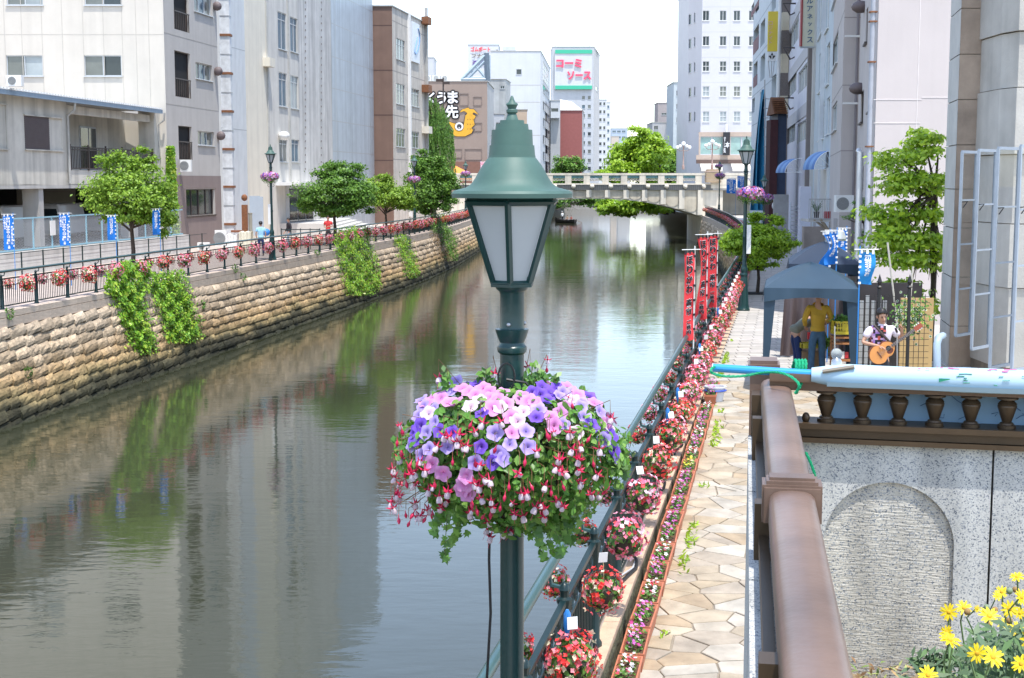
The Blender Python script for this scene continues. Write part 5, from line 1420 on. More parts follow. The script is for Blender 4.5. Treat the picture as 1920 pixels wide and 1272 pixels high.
b.box(((x0 + x1) / 2, 58, zt_), (x1 - x0, .05, .05)); b.box(((x0 + x1) / 2, 58, zb_), (x1 - x0, .05, .05)); mk('railing', b, M_steel, bal)
b = MB(); b.box(((x0 + x1) / 2, 58.8, zb_ - .07), (x1 - x0, 1.6, .1)); mk('floor', b, M_concrete, bal)
b = MB(); b.tube([at(1526, 412, 58), at(1556, 436, 58.5)], .05, 5); b.tube([at(1538, 411, 58), at(1561, 444, 58.5)], .07, 5); mk('brace', b, mat('tan_pipe', (.40, .33, .25), .6, .1), bal)
b = MB(); b.lathe([(.13, -.2), (.17, .16), (.155, .16), (.12, -.18)], at(1552, 404, 58.3), 12); b.box(at(1552, 405, 58.15), (.34, .04, .3)); mk('bucket', b, mat('red_plastic', (.62, .02, .03), .4, 0), label='red bucket hanging on the iron balcony', cat='bucket')
b = MB(); b.lathe([(.10, -.13), (.14, .13)], at(1531, 403, 58.4), 10); bkt = mk('plant_pot', b, M_black, label='black pot with spiky leaves on the iron balcony', cat='potted plant')
b = MB()
for k in range(18):
 a = k * 2.4; p = at(1531, 400, 58.4); q = p + Vector((.28 * math.cos(a), .15 * math.sin(a), .3 + .12 * (k % 3))); b.tube([p, p.lerp(q, .6) + Vector((0, 0, .08)), q], [.016, .014, .002], 3)
mk('leaves', b, mat('spiky_leaf', (.06, .16, .03), .5, .2), bkt)
fs = thing('fire_stair', 'grey steel fire stair beside the satellite dish', 'stairs', loc=at(1490, 430, 75))
b = MB()
for k in range(9): b.box(at(1492, 388 + k * 7, 75 - k * .12), (.55, .3, .04))
for x in (1482, 1501): b.tube([at(x, 380, 75), at(x, 470, 74)], .035, 5)
mk('flight', b, M_steel, fs)
for (x, y, w, h, Y, m_, lab) in ((1463, 430, 26, 130, 88, mat('grey_block_wall', (.33, .32, .31), .85, .15, 2), 'grey low wall under the navy house'),
 (1508, 410, 20, 120, 72, M_lpanel, 'lilac meter cupboard beside the fire stair'),
 (1535, 470, 60, 90, 62, mat('brown_lower_wall', (.30, .25, .22), .85, .15, 2, streak=.2), 'brown lower wall under the iron balcony'),
 (1590, 450, 50, 80, 50.6, mat('plum_lower_wall', (.36, .33, .32), .85, .15, 2), 'mauve lower wall beside the tent')):
 p = at(x, y, Y); zt2 = zat(y - h / 2, Y); b = MB(); b.box((p.x, Y, zt2 / 2 - .1), (w * Y / FPX, .5, zt2 + .2)); mk('yard_wall', b, m_, label=lab, cat='wall')
# ================================================================ scattering helpers
nr = np.random.RandomState(11)
def scatter(tv, tf, pos, nrm, size, spin=None):
 """tv (k,3) template in its own frame (z = facing), placed at pos, z turned to nrm"""
 tv = np.asarray(tv, float); tf = np.asarray(tf, int); pos = np.asarray(pos, float); N = len(pos)
 n = np.asarray(nrm, float); n = n / (np.linalg.norm(n, axis=1, keepdims=True) + 1e-9)
 a = nr.normal(size=(N, 3)) if spin is None else np.asarray(spin, float)
 x = a - n * (a * n).sum(1, keepdims=True); x /= (np.linalg.norm(x, axis=1, keepdims=True) + 1e-9); y = np.cross(n, x)
 s = np.broadcast_to(np.asarray(size, float), (N,))[:, None, None]
 V = (tv[None, :, 0:1] * x[:, None, :] + tv[None, :, 1:2] * y[:, None, :] + tv[None, :, 2:3] * n[:, None, :]) * s + pos[:, None, :]
 F = tf[None] + (np.arange(N) * len(tv))[:, None, None]
 return V.reshape(-1, 3), F.reshape(-1, tf.shape[1])
LEAF = ([(0, -.5, 0), (.28, 0, .06), (0, .5, -.05), (-.28, 0, .06)], [(0, 1, 2, 3)])
LONG = ([(0, -.5, 0), (.14, 0, .04), (0, .5, -.08), (-.14, 0, .04)], [(0, 1, 2, 3)])
def petal_tmpl(n=5, r=.5, cup=.12):
 vs = [(0, 0, -cup)]; fs = []
 for k in range(n):
  a = 2 * math.pi * k / n; w = math.pi / n * .95
  i = len(vs)
  vs += [(r * .62 * math.cos(a - w), r * .62 * math.sin(a - w), 0), (r * math.cos(a), r * math.sin(a), cup * .6), (r * .62 * math.cos(a + w), r * .62 * math.sin(a + w), 0)]
  fs.append((0, i, i + 1, i + 2))
 return vs, fs
BLOOM = petal_tmpl(4, .5, .15)
def join_np(parts):
 V = []; F = []; k = 0
 for v, f in parts: V.append(v); F.append(f + k); k += len(v)
 return np.concatenate(V), np.concatenate(F)
def obj_np(name, VF, m, parent=None, world=True, **kw):
 V, F = VF
 V = np.asarray(V)
 if parent is not None and world: V = V - np.array(root_of(parent).location)
 loc = None
 if parent is None and world:
  mn = V.min(0); mx = V.max(0); loc = Vector(((mn[0] + mx[0]) / 2, (mn[1] + mx[1]) / 2, mn[2])); V = V - np.array(loc)
 me = mesh_np(name, V, F, m if isinstance(m, (list, tuple)) else [m])
 o = bpy.data.objects.new(name, me); COL.objects.link(o)
 if parent is not None: o.parent = parent
 elif loc is not None: o.location = loc
 return tag(o, kw.get('label'), kw.get('cat'), kw.get('group'), kw.get('kind'))
def unit(n):
 v = nr.normal(size=(n, 3)); return v / np.linalg.norm(v, axis=1, keepdims=True)
L_maple = rampmat('maple_leaf', [(0.217, 0.364, 0.036), (0.304, 0.473, 0.048), (0.162, 0.291, 0.036), (0.261, 0.400, 0.055)], 'island', .5, 0, transl=.35)
L_deep = rampmat('deep_leaf', [(0.109, 0.237, 0.034), (0.152, 0.309, 0.043), (0.087, 0.182, 0.031), (0.186, 0.346, 0.048)], 'island', .5, 0, transl=.3)
L_bright = rampmat('bright_leaf', [(0.326, 0.510, 0.036), (0.435, 0.619, 0.043), (0.239, 0.400, 0.036), (0.370, 0.546, 0.061)], 'island', .4, 0, transl=.4)
L_willow = rampmat('willow_leaf', [(0.152, 0.309, 0.061), (0.217, 0.382, 0.073), (0.109, 0.237, 0.048)], 'island', .5, 0, transl=.3)
L_ivy = rampmat('ivy_leaf', [(0.217, 0.437, 0.036), (0.304, 0.546, 0.048), (0.131, 0.291, 0.036), (0.392, 0.510, 0.061)], 'island', .4, 0, transl=.25)
L_dry = rampmat('dry_vine', [(.20, .13, .06), (.26, .18, .08), (.15, .10, .05)], 'island', .8, 0)
L_plant = rampmat('bedding_leaf', [(0.084, 0.213, 0.036), (0.140, 0.300, 0.048), (0.063, 0.150, 0.030), (0.182, 0.325, 0.072)], 'island', .4, 0, transl=.25)
M_bark = mat('dark_bark', (.06, .045, .035), .9, .3, 8, .6)
def crown_points(ells, n, clumps=40, spread=.22, shell=.62):
 clumps = int(clumps * 1.5); spread = spread * 1.12
 """leaf positions: clumps spread through ellipsoids, more of them near the surface; returns pos, outward"""
 P = []; O = []; w = np.array([e[1][0] * e[1][1] * e[1][2] for e in ells]) ** .7; w = w / w.sum()
 for (c, r), wi in zip(ells, w):
  k = max(3, int(clumps * wi)); r = np.array(r)
  u = unit(k); rad = shell + (1 - shell) * nr.rand(k, 1); rad[nr.rand(k) < .25] *= .55
  cc = u * rad
  m = int(n * wi); idx = nr.randint(0, k, m)
  off = nr.normal(size=(m, 3)) * spread * np.array([1, 1, .6])
  p = cc[idx] + off
  P.append(p * r + np.array(c)); O.append(off * .8 + cc[idx] * .5 + np.array([0, 0, .55]))
 return np.concatenate(P), np.concatenate(O)
def tree(name, label, base, trunk_h, trunk_r, ells, n, lsize, m, clumps=45, spread=.2, tmpl=LEAF, group=None, lean=(0, 0), cat='tree', limbs=7):
 th = thing(name, label, cat, loc=base, group=group); base = Vector(base)
 fork = base + Vector((lean[0], lean[1], trunk_h)); b = MB()
 b.tube([base, base.lerp(fork, .5) + Vector((trunk_r * .5, 0, 0)), fork], [trunk_r, trunk_r * .8, trunk_r * .65], 7)
 for i in range(limbs):
  c, r = ells[i % len(ells)]
  d = Vector(unit(1)[0]); e = Vector(c) + Vector((d.x * r[0], d.y * r[1], abs(d.z) * r[2])) * .65
  mid = fork.lerp(e, .5) + Vector((0, 0, -.05 * (e - fork).length)) + Vector(unit(1)[0]) * .08
  b.tube([fork - Vector((0, 0, trunk_h * .15 * rnd.random())), mid, e], [trunk_r * .5, trunk_r * .3, trunk_r * .1], 5)
  for q in range(3):
   e2 = mid.lerp(e, .5) + Vector(unit(1)[0]) * r[0] * .5; b.tube([mid.lerp(e, .2 * q + .2), e2], [trunk_r * .18, trunk_r * .05], 4)
 mk('trunk', b, M_bark, th, smooth=60)
 n = int(n * 1.45); lsize = lsize * 1.12
 p, o = crown_points(ells, n, clumps, spread)
 o = o / (np.linalg.norm(o, axis=1, keepdims=True) + 1e-9) + nr.normal(size=o.shape) * .55
 obj_np('crown', scatter(*tmpl, p, o, lsize * (0.7 + .6 * nr.rand(len(p)))), m, th)
 return th
# ---- left bank trees
tree('maple_tree', 'light green maple leftmost on the left bank in front of the parking building', (-15.6, 57, 0), 2.1, .11,
 [((-15.6, 57, 3.4), (1.65, 1.5, 1.25)), ((-16.1, 57, 4.1), (1.05, .9, .95)), ((-14.6, 57, 3.1), (.9, .9, 1.0)), ((-15.2, 57, 4.6), (.7, .6, .6)), ((-16.7, 57, 2.8), (.75, .7, .7)), ((-14.3, 57, 2.3), (.65, .6, .7)), ((-15.6, 57, 2.6), (1.2, 1, .6))], 13000, .125, L_maple, 80, .16)
tree('maple_tree', 'broad dark green maple with a rounded crown beside the red-shirted walker', (-11.0, 86, 0), 1.9, .13,
 [((-11.0, 86, 3.2), (2.45, 2.0, 1.25)), ((-10.6, 86, 4.3), (1.5, 1.3, .95)), ((-12.3, 86, 2.7), (1.2, 1.1, .8)), ((-9.5, 86, 2.8), (1.2, 1.1, .95)), ((-11, 86, 2.1), (1.3, 1.1, .5))], 15000, .16, L_deep, 90, .15)
tree('maple_tree', 'smaller yellow-green maple between the two darker maples on the left bank', (-8.9, 98, 0), 1.7, .10,
 [((-8.7, 98, 2.9), (1.75, 1.5, .95)), ((-9.3, 98, 3.8), (1.0, .9, .75)), ((-7.6, 98, 2.5), (1.0, .9, .7)), ((-9.8, 98, 2.7), (.8, .8, .6))], 11000, .16, L_maple, 70, .16)
tree('maple_tree', 'tall dark maple half hidden behind the roof of the near lamp', (-6.5, 112, 0), 1.8, .14,
 [((-6.6, 112, 3.6), (1.9, 1.6, 1.9)), ((-6.9, 112, 5.2), (1.3, 1.2, 1.3)), ((-5.5, 112, 3.0), (1.2, 1.2, 1.5)), ((-7.0, 112, 2.2), (1.4, 1.3, .9))], 15000, .19, L_deep, 80, .16)
# climbing plant on the corner of the cream building
p = [];
for k in range(2600):
 t = rnd.random(); x = lerp(-.35, .35, rnd.random()) * (1.0 - .45 * t); p.append((A1[0] + .25 + x, 77.75 + rnd.uniform(-.15, .15), .9 + t * 4.9))
obj_np('climbing_ivy', scatter(*LEAF, p, nr.normal(size=(2600, 3)) + np.array([.3, -1, .5]), .22), L_ivy, label='tall bright climbing ivy on the corner of the cream building', cat='ivy')
# ---- willow
wt = thing('willow_tree', 'weeping willow with long hanging strands in front of the taupe mural', 'tree', loc=(-8.0, 146, 0))
b = MB(); b.tube([(-8.2, 146, 0), (-8.4, 146, 5), (-8.2, 146, 9.5)], [.3, .22, .12], 8)
wp = []; wd = []
for k in range(300):
 a = rnd.uniform(0, 6.28); rr_ = math.sqrt(rnd.random()) * 2.2; top = 12.5 - (rr_ / 2.2) ** 1.6 * 3.6 + rnd.uniform(-.7, .3)
 cx_ = -8.2 + rr_ * math.cos(a); cy_ = 146 + rr_ * math.sin(a); ln = rnd.uniform(1.6, 7.2); sway = rnd.uniform(-.1, .5)
 if k < 40: b.tube([(-8.3, 146, 7 + rnd.random() * 3), ((-8.3 + cx_) / 2, (146 + cy_) / 2, top + .3), (cx_, cy_, top)], [.07, .04, .02], 4)
 m_ = int(ln * 12)
 for q in range(m_):
  z = top - ln * q / m_; wp.append((cx_ + sway * (q / m_) + .10 * math.sin(q * .15 + k) + rnd.uniform(-.06, .06), cy_ + rnd.uniform(-.06, .06), max(z, 3.2))); wd.append((rnd.uniform(-.8, .8), rnd.uniform(-1, .3), .1))
mk('trunk', b, M_bark, wt, smooth=60)
obj_np('crown', scatter(*LONG, wp, wd, .30, spin=nr.normal(size=(len(wp), 3)) * np.array([1, 1, .2])), L_willow, wt)
# ---- far trees by the bridge
tree('camphor_tree', 'large yellow-green tree leaning over the canal just beyond the bridge', (22.6, 205, -1), 4.5, .5,
 [((19.2, 203, 6.8), (4.6, 4, 3.4)), ((18.6, 203, 9.6), (3.0, 3, 2.3)), ((15.0, 200, 4.9), (2.8, 3, 2.2)), ((17.5, 198, 1.0), (4.0, 3, 2.2)), ((14.2, 198, .2), (2.6, 2.5, 1.3)), ((22, 203, 1.4), (3.2, 3, 2.4))], 26000, .42, L_bright, 130, .13, limbs=10)
tree('camphor_tree', 'darker green tree behind the bridge close to the pale slim building', (24.6, 214, -1), 4.5, .5,
 [((23.6, 212, 6.0), (3.6, 3, 3.0)), ((22.4, 212, 7.8), (2.4, 2, 1.8)), ((25.0, 212, 3.2), (3, 3, 2))], 12000, .4, L_deep, 70, .14)
tree('round_tree', 'round dark tree at the far end of the canal behind the red tiled building front', (10.8, 262, -1), 3, .35,
 [((10.4, 262, 5.6), (2.9, 2.5, 3.4)), ((9.2, 262, 3.6), (2.4, 2, 2.1)), ((12.4, 262, 3.8), (1.9, 2, 2.4)), ((7.2, 262, 2.9), (2.2, 2, 1.7))], 12000, .4, L_deep, 60, .15)
# shrubs hanging over the far left bank, seen through the arch
tree('bank_shrub', 'dark shrub on the canal edge seen under the bridge arch beside the lamp roof', (2.5, 232, -.5), .6, .15, [((3.0, 232, .4), (2.6, 2, 1.3)), ((7.5, 255, .6), (4.4, 2, 1.6)), ((14, 262, .5), (4.5, 2, 1.5))], 7000, .35, L_deep, 40, .2, cat='shrub')
# ---- right bank
tree('maple_tree', 'fresh green maple on the tiled promenade behind the right-hand lamp', (8.55, 48.2, 0), 1.05, .07,
 [((8.45, 48.2, 1.85), (1.05, 1.0, .62)), ((8.75, 48.2, 2.45), (.62, .6, .38)), ((7.75, 48.2, 1.75), (.6, .6, .42)), ((9.2, 48.2, 1.6), (.65, .6, .48)), ((8.6, 48.2, 1.2), (.65, .6, .4))], 12000, .095, L_bright, 80, .15)
b = MB(); b.box((8.55, 48.2, .02), (.9, .9, .03)); mk('tree_grate', b, M_dark, label='dark square grate at the foot of the promenade maple', cat='tree grate')
def layered(name, label, base, top, layers, m, size, n_per, trunk_r=.07, tmpl=LEAF):
 th = thing(name, label, 'tree', loc=base); base = Vector(base); b = MB()
 pts = [base + (Vector(top) - base) * t + Vector((.07 * math.sin(t * 5), .05 * math.sin(t * 7), 0)) for t in np.linspace(0, 1, 8)]
 b.tube(pts, [trunk_r * (1 - .8 * t) for t in np.linspace(0, 1, 8)], 7); P = []; D = []
 for (cx_, cz, rx, rz_, cnt) in layers:
  c0 = Vector((cx_, base.y, cz)); rz_ = rz_ * 1.25; cnt = int(cnt * 1.2)
  for q in range(cnt):
   a = rnd.uniform(0, 6.28); rr_ = math.sqrt(rnd.random()); c = c0 + Vector((rx * rr_ * math.cos(a), .9 * rr_ * math.sin(a), rz_ * rnd.uniform(-1, 1)))
   t_ = min(.95, max(.1, (c.z - base.z - .15) / (top[2] - base.z))); s_ = base.lerp(Vector(top), t_)
   b.tube([s_, s_.lerp(c, .6) + Vector((0, 0, -.06)), c], [.02, .012, .005], 4)
   for w in range(n_per):
    d = Vector(unit(1)[0]); P.append(c + Vector((d.x * .13, d.y * .13, d.z * .07)) * rnd.uniform(.3, 1)); D.append((d.x * .6, d.y * .6 - .3, abs(d.z) * .6 + .55))
 mk('trunk', b, M_bark, th, smooth=60)
 obj_np('crown', scatter(*tmpl, P, D, size * (.7 + .6 * nr.rand(len(P)))), m, th)
 return th
YT = 30.0
def TX(px): return at(px, 400, YT).x
def TZ(py): return zat(py, YT)
lay = [(TX(1722), TZ(262), .40, .10, 22), (TX(1705), TZ(300), .62, .16, 40), (TX(1740), TZ(345), .50, .14, 30), (TX(1690), TZ(345), .65, .12, 34), (TX(1680), TZ(398), .62, .11, 34), (TX(1730), TZ(400), .45, .12, 26),
 (TX(1690), TZ(445), .85, .12, 52), (TX(1655), TZ(432), .45, .10, 22), (TX(1700), TZ(485), .80, .12, 48), (TX(1680), TZ(545), .68, .10, 38), (TX(1730), TZ(565), .45, .12, 22), (TX(1745), TZ(460), .3, .2, 18)]
ev = [((cx_ + rnd.uniform(-.06, .06), YT, cz), (rx * rnd.uniform(.95, 1.15), .75, rz_ * 1.9 + .03)) for (cx_, cz, rx, rz_, cnt) in lay]
GLS = rampmat('glossy_leaf', [(0.362, 0.546, 0.039), (0.478, 0.650, 0.050), (0.246, 0.403, 0.039), (0.420, 0.585, 0.077)], 'island', .3, 0, transl=.4)
tree('evergreen_tree', 'slender evergreen with loose layers of bright leaves against the pinkish wall', (TX(1752), YT, 0), TZ(330), .075, ev, 6600, .12, GLS, 120, .22, limbs=16)
lay = [(at(1625, 400, 41).x, zat(y, 41), .35, .1, 12) for y in (378, 395, 440, 470, 500)] + [(at(1600, 400, 41).x, zat(405, 41), .35, .06, 12)]
layered('small_tree', 'small feathery dark green tree against the mauve wall behind the tents', (at(1630, 400, 41).x, 41, 0), (at(1620, 400, 41).x, 41, zat(372, 41)), lay, L_deep, .10, 22, .05, LONG)
# ---- ivy on the quay wall
def wall_hit(px, py, frame, L, side):
 d = ray(px, py); o = Vector((0, 0, CAMZ)); best = None
 for k in range(0, int(L) - 1, 1):
  p, dd, n = frame(k); N = (n + Vector((0, 0, BATTER))).normalized()
  t = (p - o).dot(N) / d.dot(N); q = o + d * t
  s = (q - p).dot(dd)
  if 0 <= s <= 1.02: return q, (n + Vector((0, 0, BATTER))).normalized()
 return None
def ivy(label, poly, n, m=L_ivy, size=.14, thick=.16, name='hanging_ivy'):
 P = []; D = []; xs_ = [p_[0] for p_ in poly]; ys_ = [p_[1] for p_ in poly]
 def inside(x, y):
  c = False
  for i in range(len(poly)):
   (x0, y0), (x1, y1) = poly[i], poly[i - 1]
   if (y0 > y) != (y1 > y) and x < (x1 - x0) * (y - y0) / (y1 - y0) + x0: c = not c
  return c
 tries = 0; grid = {}
 while len(P) < n and tries < n * 8:
  tries += 1; x, y = rnd.uniform(min(xs_) - 3, max(xs_) + 3), rnd.uniform(min(ys_), max(ys_))
  g_ = 2.5 + 6 * abs(math.sin(y * .11 + xs_[0]))
  if not inside(x + rnd.gauss(0, g_), y + rnd.gauss(0, 5)): continue
  key = (round(x / 4), round(y / 4))
  if key not in grid: grid[key] = wall_hit(key[0] * 4, key[1] * 4, FL, LL, 1)
  if grid[key] is None: continue
  q, N = grid[key]; N = N
  d = ray(x, y); o = Vector((0, 0, CAMZ)); t = (q - o).dot(N) / d.dot(N); q = o + d * t
  q = q + N * (.12 + thick * rnd.random() * (1 + .8 * math.sin(x * .21) * math.sin(y * .17)))
  P.append(q); D.append(N + Vector((rnd.gauss(0, .45), rnd.gauss(0, .45), rnd.gauss(.35, .4))))
 return obj_np(name, scatter(*LEAF, P, D, size * (.6 + .8 * nr.rand(len(P)))), m, label=label, cat='ivy')
ivy('ragged bright ivy trailing left of the dense ivy strip on the quay wall', [(190, 530), (200, 512), (262, 492), (275, 520), (258, 560), (262, 600), (284, 655), (262, 668), (240, 645), (222, 600), (212, 560), (195, 548)], 4600)
ivy('dense dark ivy strip hanging right of the ragged one below the first maple', [(272, 520), (328, 508), (345, 560), (368, 630), (345, 645), (310, 645), (295, 590), (280, 545)], 5200, size=.13)
ivy('widest ivy curtain on the quay wall below the red-shirted walker', [(622, 455), (640, 430), (676, 425), (692, 470), (708, 520), (706, 545), (672, 556), (648, 556), (640, 510)], 6500, size=.15)
ivy('narrow ivy strip right of the widest ivy curtain on the quay wall', [(737, 448), (752, 440), (766, 480), (781, 515), (765, 524), (756, 490)], 1900, size=.15)
ivy('dark ivy beside dry vines nearest the lamp on the quay wall', [(822, 430), (834, 425), (846, 450), (852, 490), (842, 486)], 1500, m=L_deep, size=.17)
ivy('dry brown vines with a few green shoots on the quay wall', [(805, 430), (822, 432), (842, 486), (826, 492), (816, 460)], 900, m=L_dry, size=.14, thick=.08, name='dry_vines')
ivy('dark bush of ivy climbing over the fence above the dry vines', [(806, 412), (822, 398), (832, 425), (824, 440), (808, 432)], 900, m=L_deep, size=.16, name='fence_ivy')
ivy('ivy shoots climbing through the fence above the ragged ivy', [(222, 498), (234, 488), (240, 515), (262, 500), (272, 515), (250, 525), (215, 520)], 900, size=.13, name='fence_ivy')
k = 0
wd_ = []
for (x, y) in ((435, 505), (590, 475), (450, 520), (10, 590), (44, 700), (373, 572), (875, 430), (875, 465), (600, 508)):
 h_ = wall_hit(x, y, FL, LL, 1)
 if h_:
  q, N = h_; P = [q + N * .12 + Vector(unit(1)[0]) * .16 for _ in range(36)]; wd_.append(scatter(*LONG, P, unit(36) + np.array(N), .2))
obj_np('wall_weeds', join_np(wd_), L_plant, kind='stuff')
# planks in the water line etc. left out
# ================================================================ flower balls on the fences
def ball_meshes(seed, R_, pal, nb=230, nl=100, bs=.05):
 st = np.random.RandomState(seed); u = st.normal(size=(nb, 3)); u /= np.linalg.norm(u, axis=1, keepdims=True)
 pass
 lump = 1 + .22 * np.sin(u[:, 0] * 5 + seed) * np.cos(u[:, 2] * 4) + .1 * st.rand(nb)
 V, F = scatter(*BLOOM, u * (R_ * lump)[:, None] * np.array([1, 1, 1.05]), u + st.normal(size=u.shape) * .3, bs * (.7 + .5 * st.rand(nb)))
 bm_ = mesh_np('blossoms', V, F, [pal])
 w = st.normal(size=(nl, 3)); w /= np.linalg.norm(w, axis=1, keepdims=True); w[:, 2] -= .15
 V, F = scatter(*LEAF, w * R_ * (.72 + .3 * st.rand(nl))[:, None], w + st.normal(size=w.shape) * .4, bs * 1.25)
 lm_ = mesh_np('leaves', V, F, [L_plant])
 return bm_, lm_
FP1 = rampmat('begonia_pink', [(0.820, 0.169, 0.274), (0.850, 0.371, 0.483), (0.727, 0.051, 0.064), (0.850, 0.590, 0.676), (0.850, 0.203, 0.322)], 'island', .5, 0, transl=.2)
FP2 = rampmat('begonia_red_white', [(.80, .05, .04), (.82, .28, .32), (.78, .70, .50), (.80, .04, .04), (.82, .22, .26), (.80, .12, .16), (.80, .06, .05)], 'island', .5, 0, transl=.2)
potb = MB(); potb.lathe([(.03, -.15), (.08, -.12), (.10, -.02), (.08, 0)], n=10)
pot_o = mk('pot', potb, mat('moss_pot', (.05, .045, .03), .9, .2), keep=True); pot_me = pot_o.data; bpy.data.objects.remove(pot_o)
BALLS = [ball_meshes(s, .17, [FP1, FP2][s % 2]) for s in range(5)]
def flower_basket(loc, s, v, label, group, rz=0):
 t = thing('flower_basket', label, 'flower basket', loc=loc, rz=rz, group=group); t.scale = (s, s, s)
 for nm, me in (('blossoms', BALLS[v][0]), ('leaves', BALLS[v][1]), ('pot', pot_me)):
  o = bpy.data.objects.new(nm, me); COL.objects.link(o); o.parent = t
 return t
for i in range(len(posts_l) - 1):
 s = (posts_l[i] + posts_l[i + 1]) / 2
 p, d, n = FL(s)
 if p.y < 41.5: continue
 q = p - n * .22 + Vector((0, 0, .72))
 flower_basket(q + n * .26 + Vector((0, 0, rnd.uniform(-.04, .03))), rnd.uniform(1.35, 1.6), rnd.randrange(5), 'ball of pink begonias hung on the canal side of the left bank fence', 'flower balls on the canal side of the left fence', rnd.uniform(0, 6))
 if p.y < 112:
  flower_basket(q - n * .26 - d * .15, rnd.uniform(.85, 1.05), rnd.randrange(5), 'ball of pink begonias hung on the walkway side of the left bank fence', 'flower balls on the walkway side of the left fence', rnd.uniform(0, 6))
BALLS2 = [ball_meshes(20 + s, .15, [FP2, FP1, FP2][s % 3], 230, 170, .044) for s in range(5)]
BALLS_OLD = BALLS; BALLS = BALLS2
nlab = ['nearest the bottom edge', 'second from the bottom edge', 'third up from the bottom edge', 'fourth up from the bottom edge', 'fifth up, beside the first planters']
near_n = 0
bz = []
for i in range(len(posts_r) - 1):
 for f_ in (.5,):
  s = lerp(posts_r[i], posts_r[i + 1], f_); p, d, n = FR(s)
  if p.y < 7.9: continue
  z = zfun(p.y, -1) + .78
  q = p - n * .30 + Vector((0, 0, z))
  lab = 'ball of pink and red begonias hung on the walkway side of the right fence'; g = 'flower balls on the walkway side of the right fence'
  if near_n < 5: lab = 'red, pink and cream begonia ball on the right fence, ' + nlab[near_n]
  flower_basket(q, rnd.uniform(1.05, 1.25) if p.y < 70 else 1.3, rnd.randrange(5), lab, g, rnd.uniform(0, 6)); bz.append((q, d, n)); near_n += 1
  if 16 < p.y < 60:
   flower_basket(q + d * .75 + Vector((0, 0, -.05)), rnd.uniform(.9, 1.1), rnd.randrange(5), lab, g, rnd.uniform(0, 6))
  flower_basket(p + n * .14 + d * .3 + Vector((0, 0, z - .05)), .8 if p.y < 60 else 1.1, rnd.randrange(5), 'ball of pink begonias hung on the canal side of the right fence', 'flower balls on the canal side of the right fence', rnd.uniform(0, 6))
# name cards and watering bottles on sticks
card_c = 0
for k, (q, d, n) in enumerate(bz[:22]):
 if k in (2, 7, 12): continue
 b = MB(); c = q + Vector((rnd.uniform(-.05, .02), -.02, .27)); b.box(c, (.075, .004, .085), .3, M=Matrix.Rotation(rnd.uniform(-.5, .3), 3, 'X'));
 rt = mk('name_card', b, M_white, label='small white card on a stick above a begonia ball', cat='card', group='white cards above the begonia balls')
 b = MB(); b.tube([c + Vector((0, .01, 0)), c + Vector((.01, .02, -.26))], .004, 4); mk('stick', b, mat('bamboo_stick', (.45, .33, .18), .7, .1), rt)
M_bott = mat('blue_plastic', (.02, .16, .45), .25, 0)
for k in (0, 5, 6, 9, 13):
 q = bz[k][0]; b = MB(); b.lathe([(.004, -.1), (.022, -.02), (.026, .0), (.026, .09), (.01, .12)], q + Vector((-.03, 0, .24)), 10)
 mk('watering_bottle', b, M_bott, smooth=50, label='small blue watering bottle stuck in a begonia ball', cat='bottle', group='blue watering bottles in the begonia balls')
# ---- terracotta planters
M_terra = mat('terracotta_plastic', (.46, .15, .08), .6, .15, 6)
M_soil = mat('potting_soil', (.12, .06, .035), .95, .4, 30, .6)
FPM = [rampmat('violet_pink_bloom', [(.60, .14, .50), (.70, .30, .55), (.72, .62, .66), (.55, .05, .25)], 'island', .5, 0, transl=.2),
 rampmat('white_pink_bloom', [(.75, .72, .70), (.75, .72, .70), (.70, .20, .35), (.62, .04, .08)], 'island', .5, 0, transl=.2),
 rampmat('yellow_bloom', [(.72, .60, .05), (.62, .50, .08), (.60, .55, .30)], 'island', .5, 0, transl=.2)]
def planter_mesh():
 b = MB(); L_, W_, H_, t = .66, .22, .18, .014
 def ring(l, w, z): return [(-l / 2, -w / 2, z), (l / 2, -w / 2, z), (l / 2, w / 2, z), (-l / 2, w / 2, z)]
 rings = [ring(L_ * .9, W_ * .8, 0), ring(L_ * .96, W_ * .93, H_ * .82), ring(L_, W_, H_ * .82), ring(L_, W_, H_), ring(L_ - 2 * t, W_ - 2 * t, H_), ring(L_ * .93 - 2 * t, W_ * .9 - 2 * t, H_ * .75)]
 vs = [p for r_ in rings for p in r_]; fs = [(3, 2, 1, 0)]
 for k in range(5):
  for i in range(4): fs.append((k * 4 + i, k * 4 + (i + 1) % 4, k * 4 + 4 + (i + 1) % 4, k * 4 + 4 + i))
 b.add(vs, fs); return b
def bed_meshes(seed, m):
 st = np.random.RandomState(seed)
 n = 34; p = np.stack([st.uniform(-.28, .28, n), st.uniform(-.065, .065, n), st.uniform(.19, .27, n)], 1)
 V, F = scatter(*petal_tmpl(5, .5, .1), p, st.normal(size=(n, 3)) * .35 + np.array([0, -.3, 1]), .045 * (.8 + .4 * st.rand(n)))
 a = mesh_np('blossoms', V, F, [m])
 n = 120; p = np.stack([st.uniform(-.28, .28, n), st.uniform(-.075, .075, n), st.uniform(.14, .23, n)], 1)
 V, F = scatter(*LEAF, p, st.normal(size=(n, 3)) * .6 + np.array([0, -.2, 1]), .05)
 return a, mesh_np('leaves', V, F, [L_plant])
pm_o = mk('trough', planter_mesh(), M_terra, keep=True); trough = pm_o.data; bpy.data.objects.remove(pm_o)
sb = MB(); sb.box((0, 0, .13), (.60, .17, .03)); so = mk('soil', sb, M_soil, keep=True); soil = so.data; bpy.data.objects.remove(so)
BEDS = [bed_meshes(50 + i, FPM[[0, 1, 0, 1, 0, 2][i]]) for i in range(6)]
Yp = 7.4; k = 0; angp = math.atan2(1, .197)
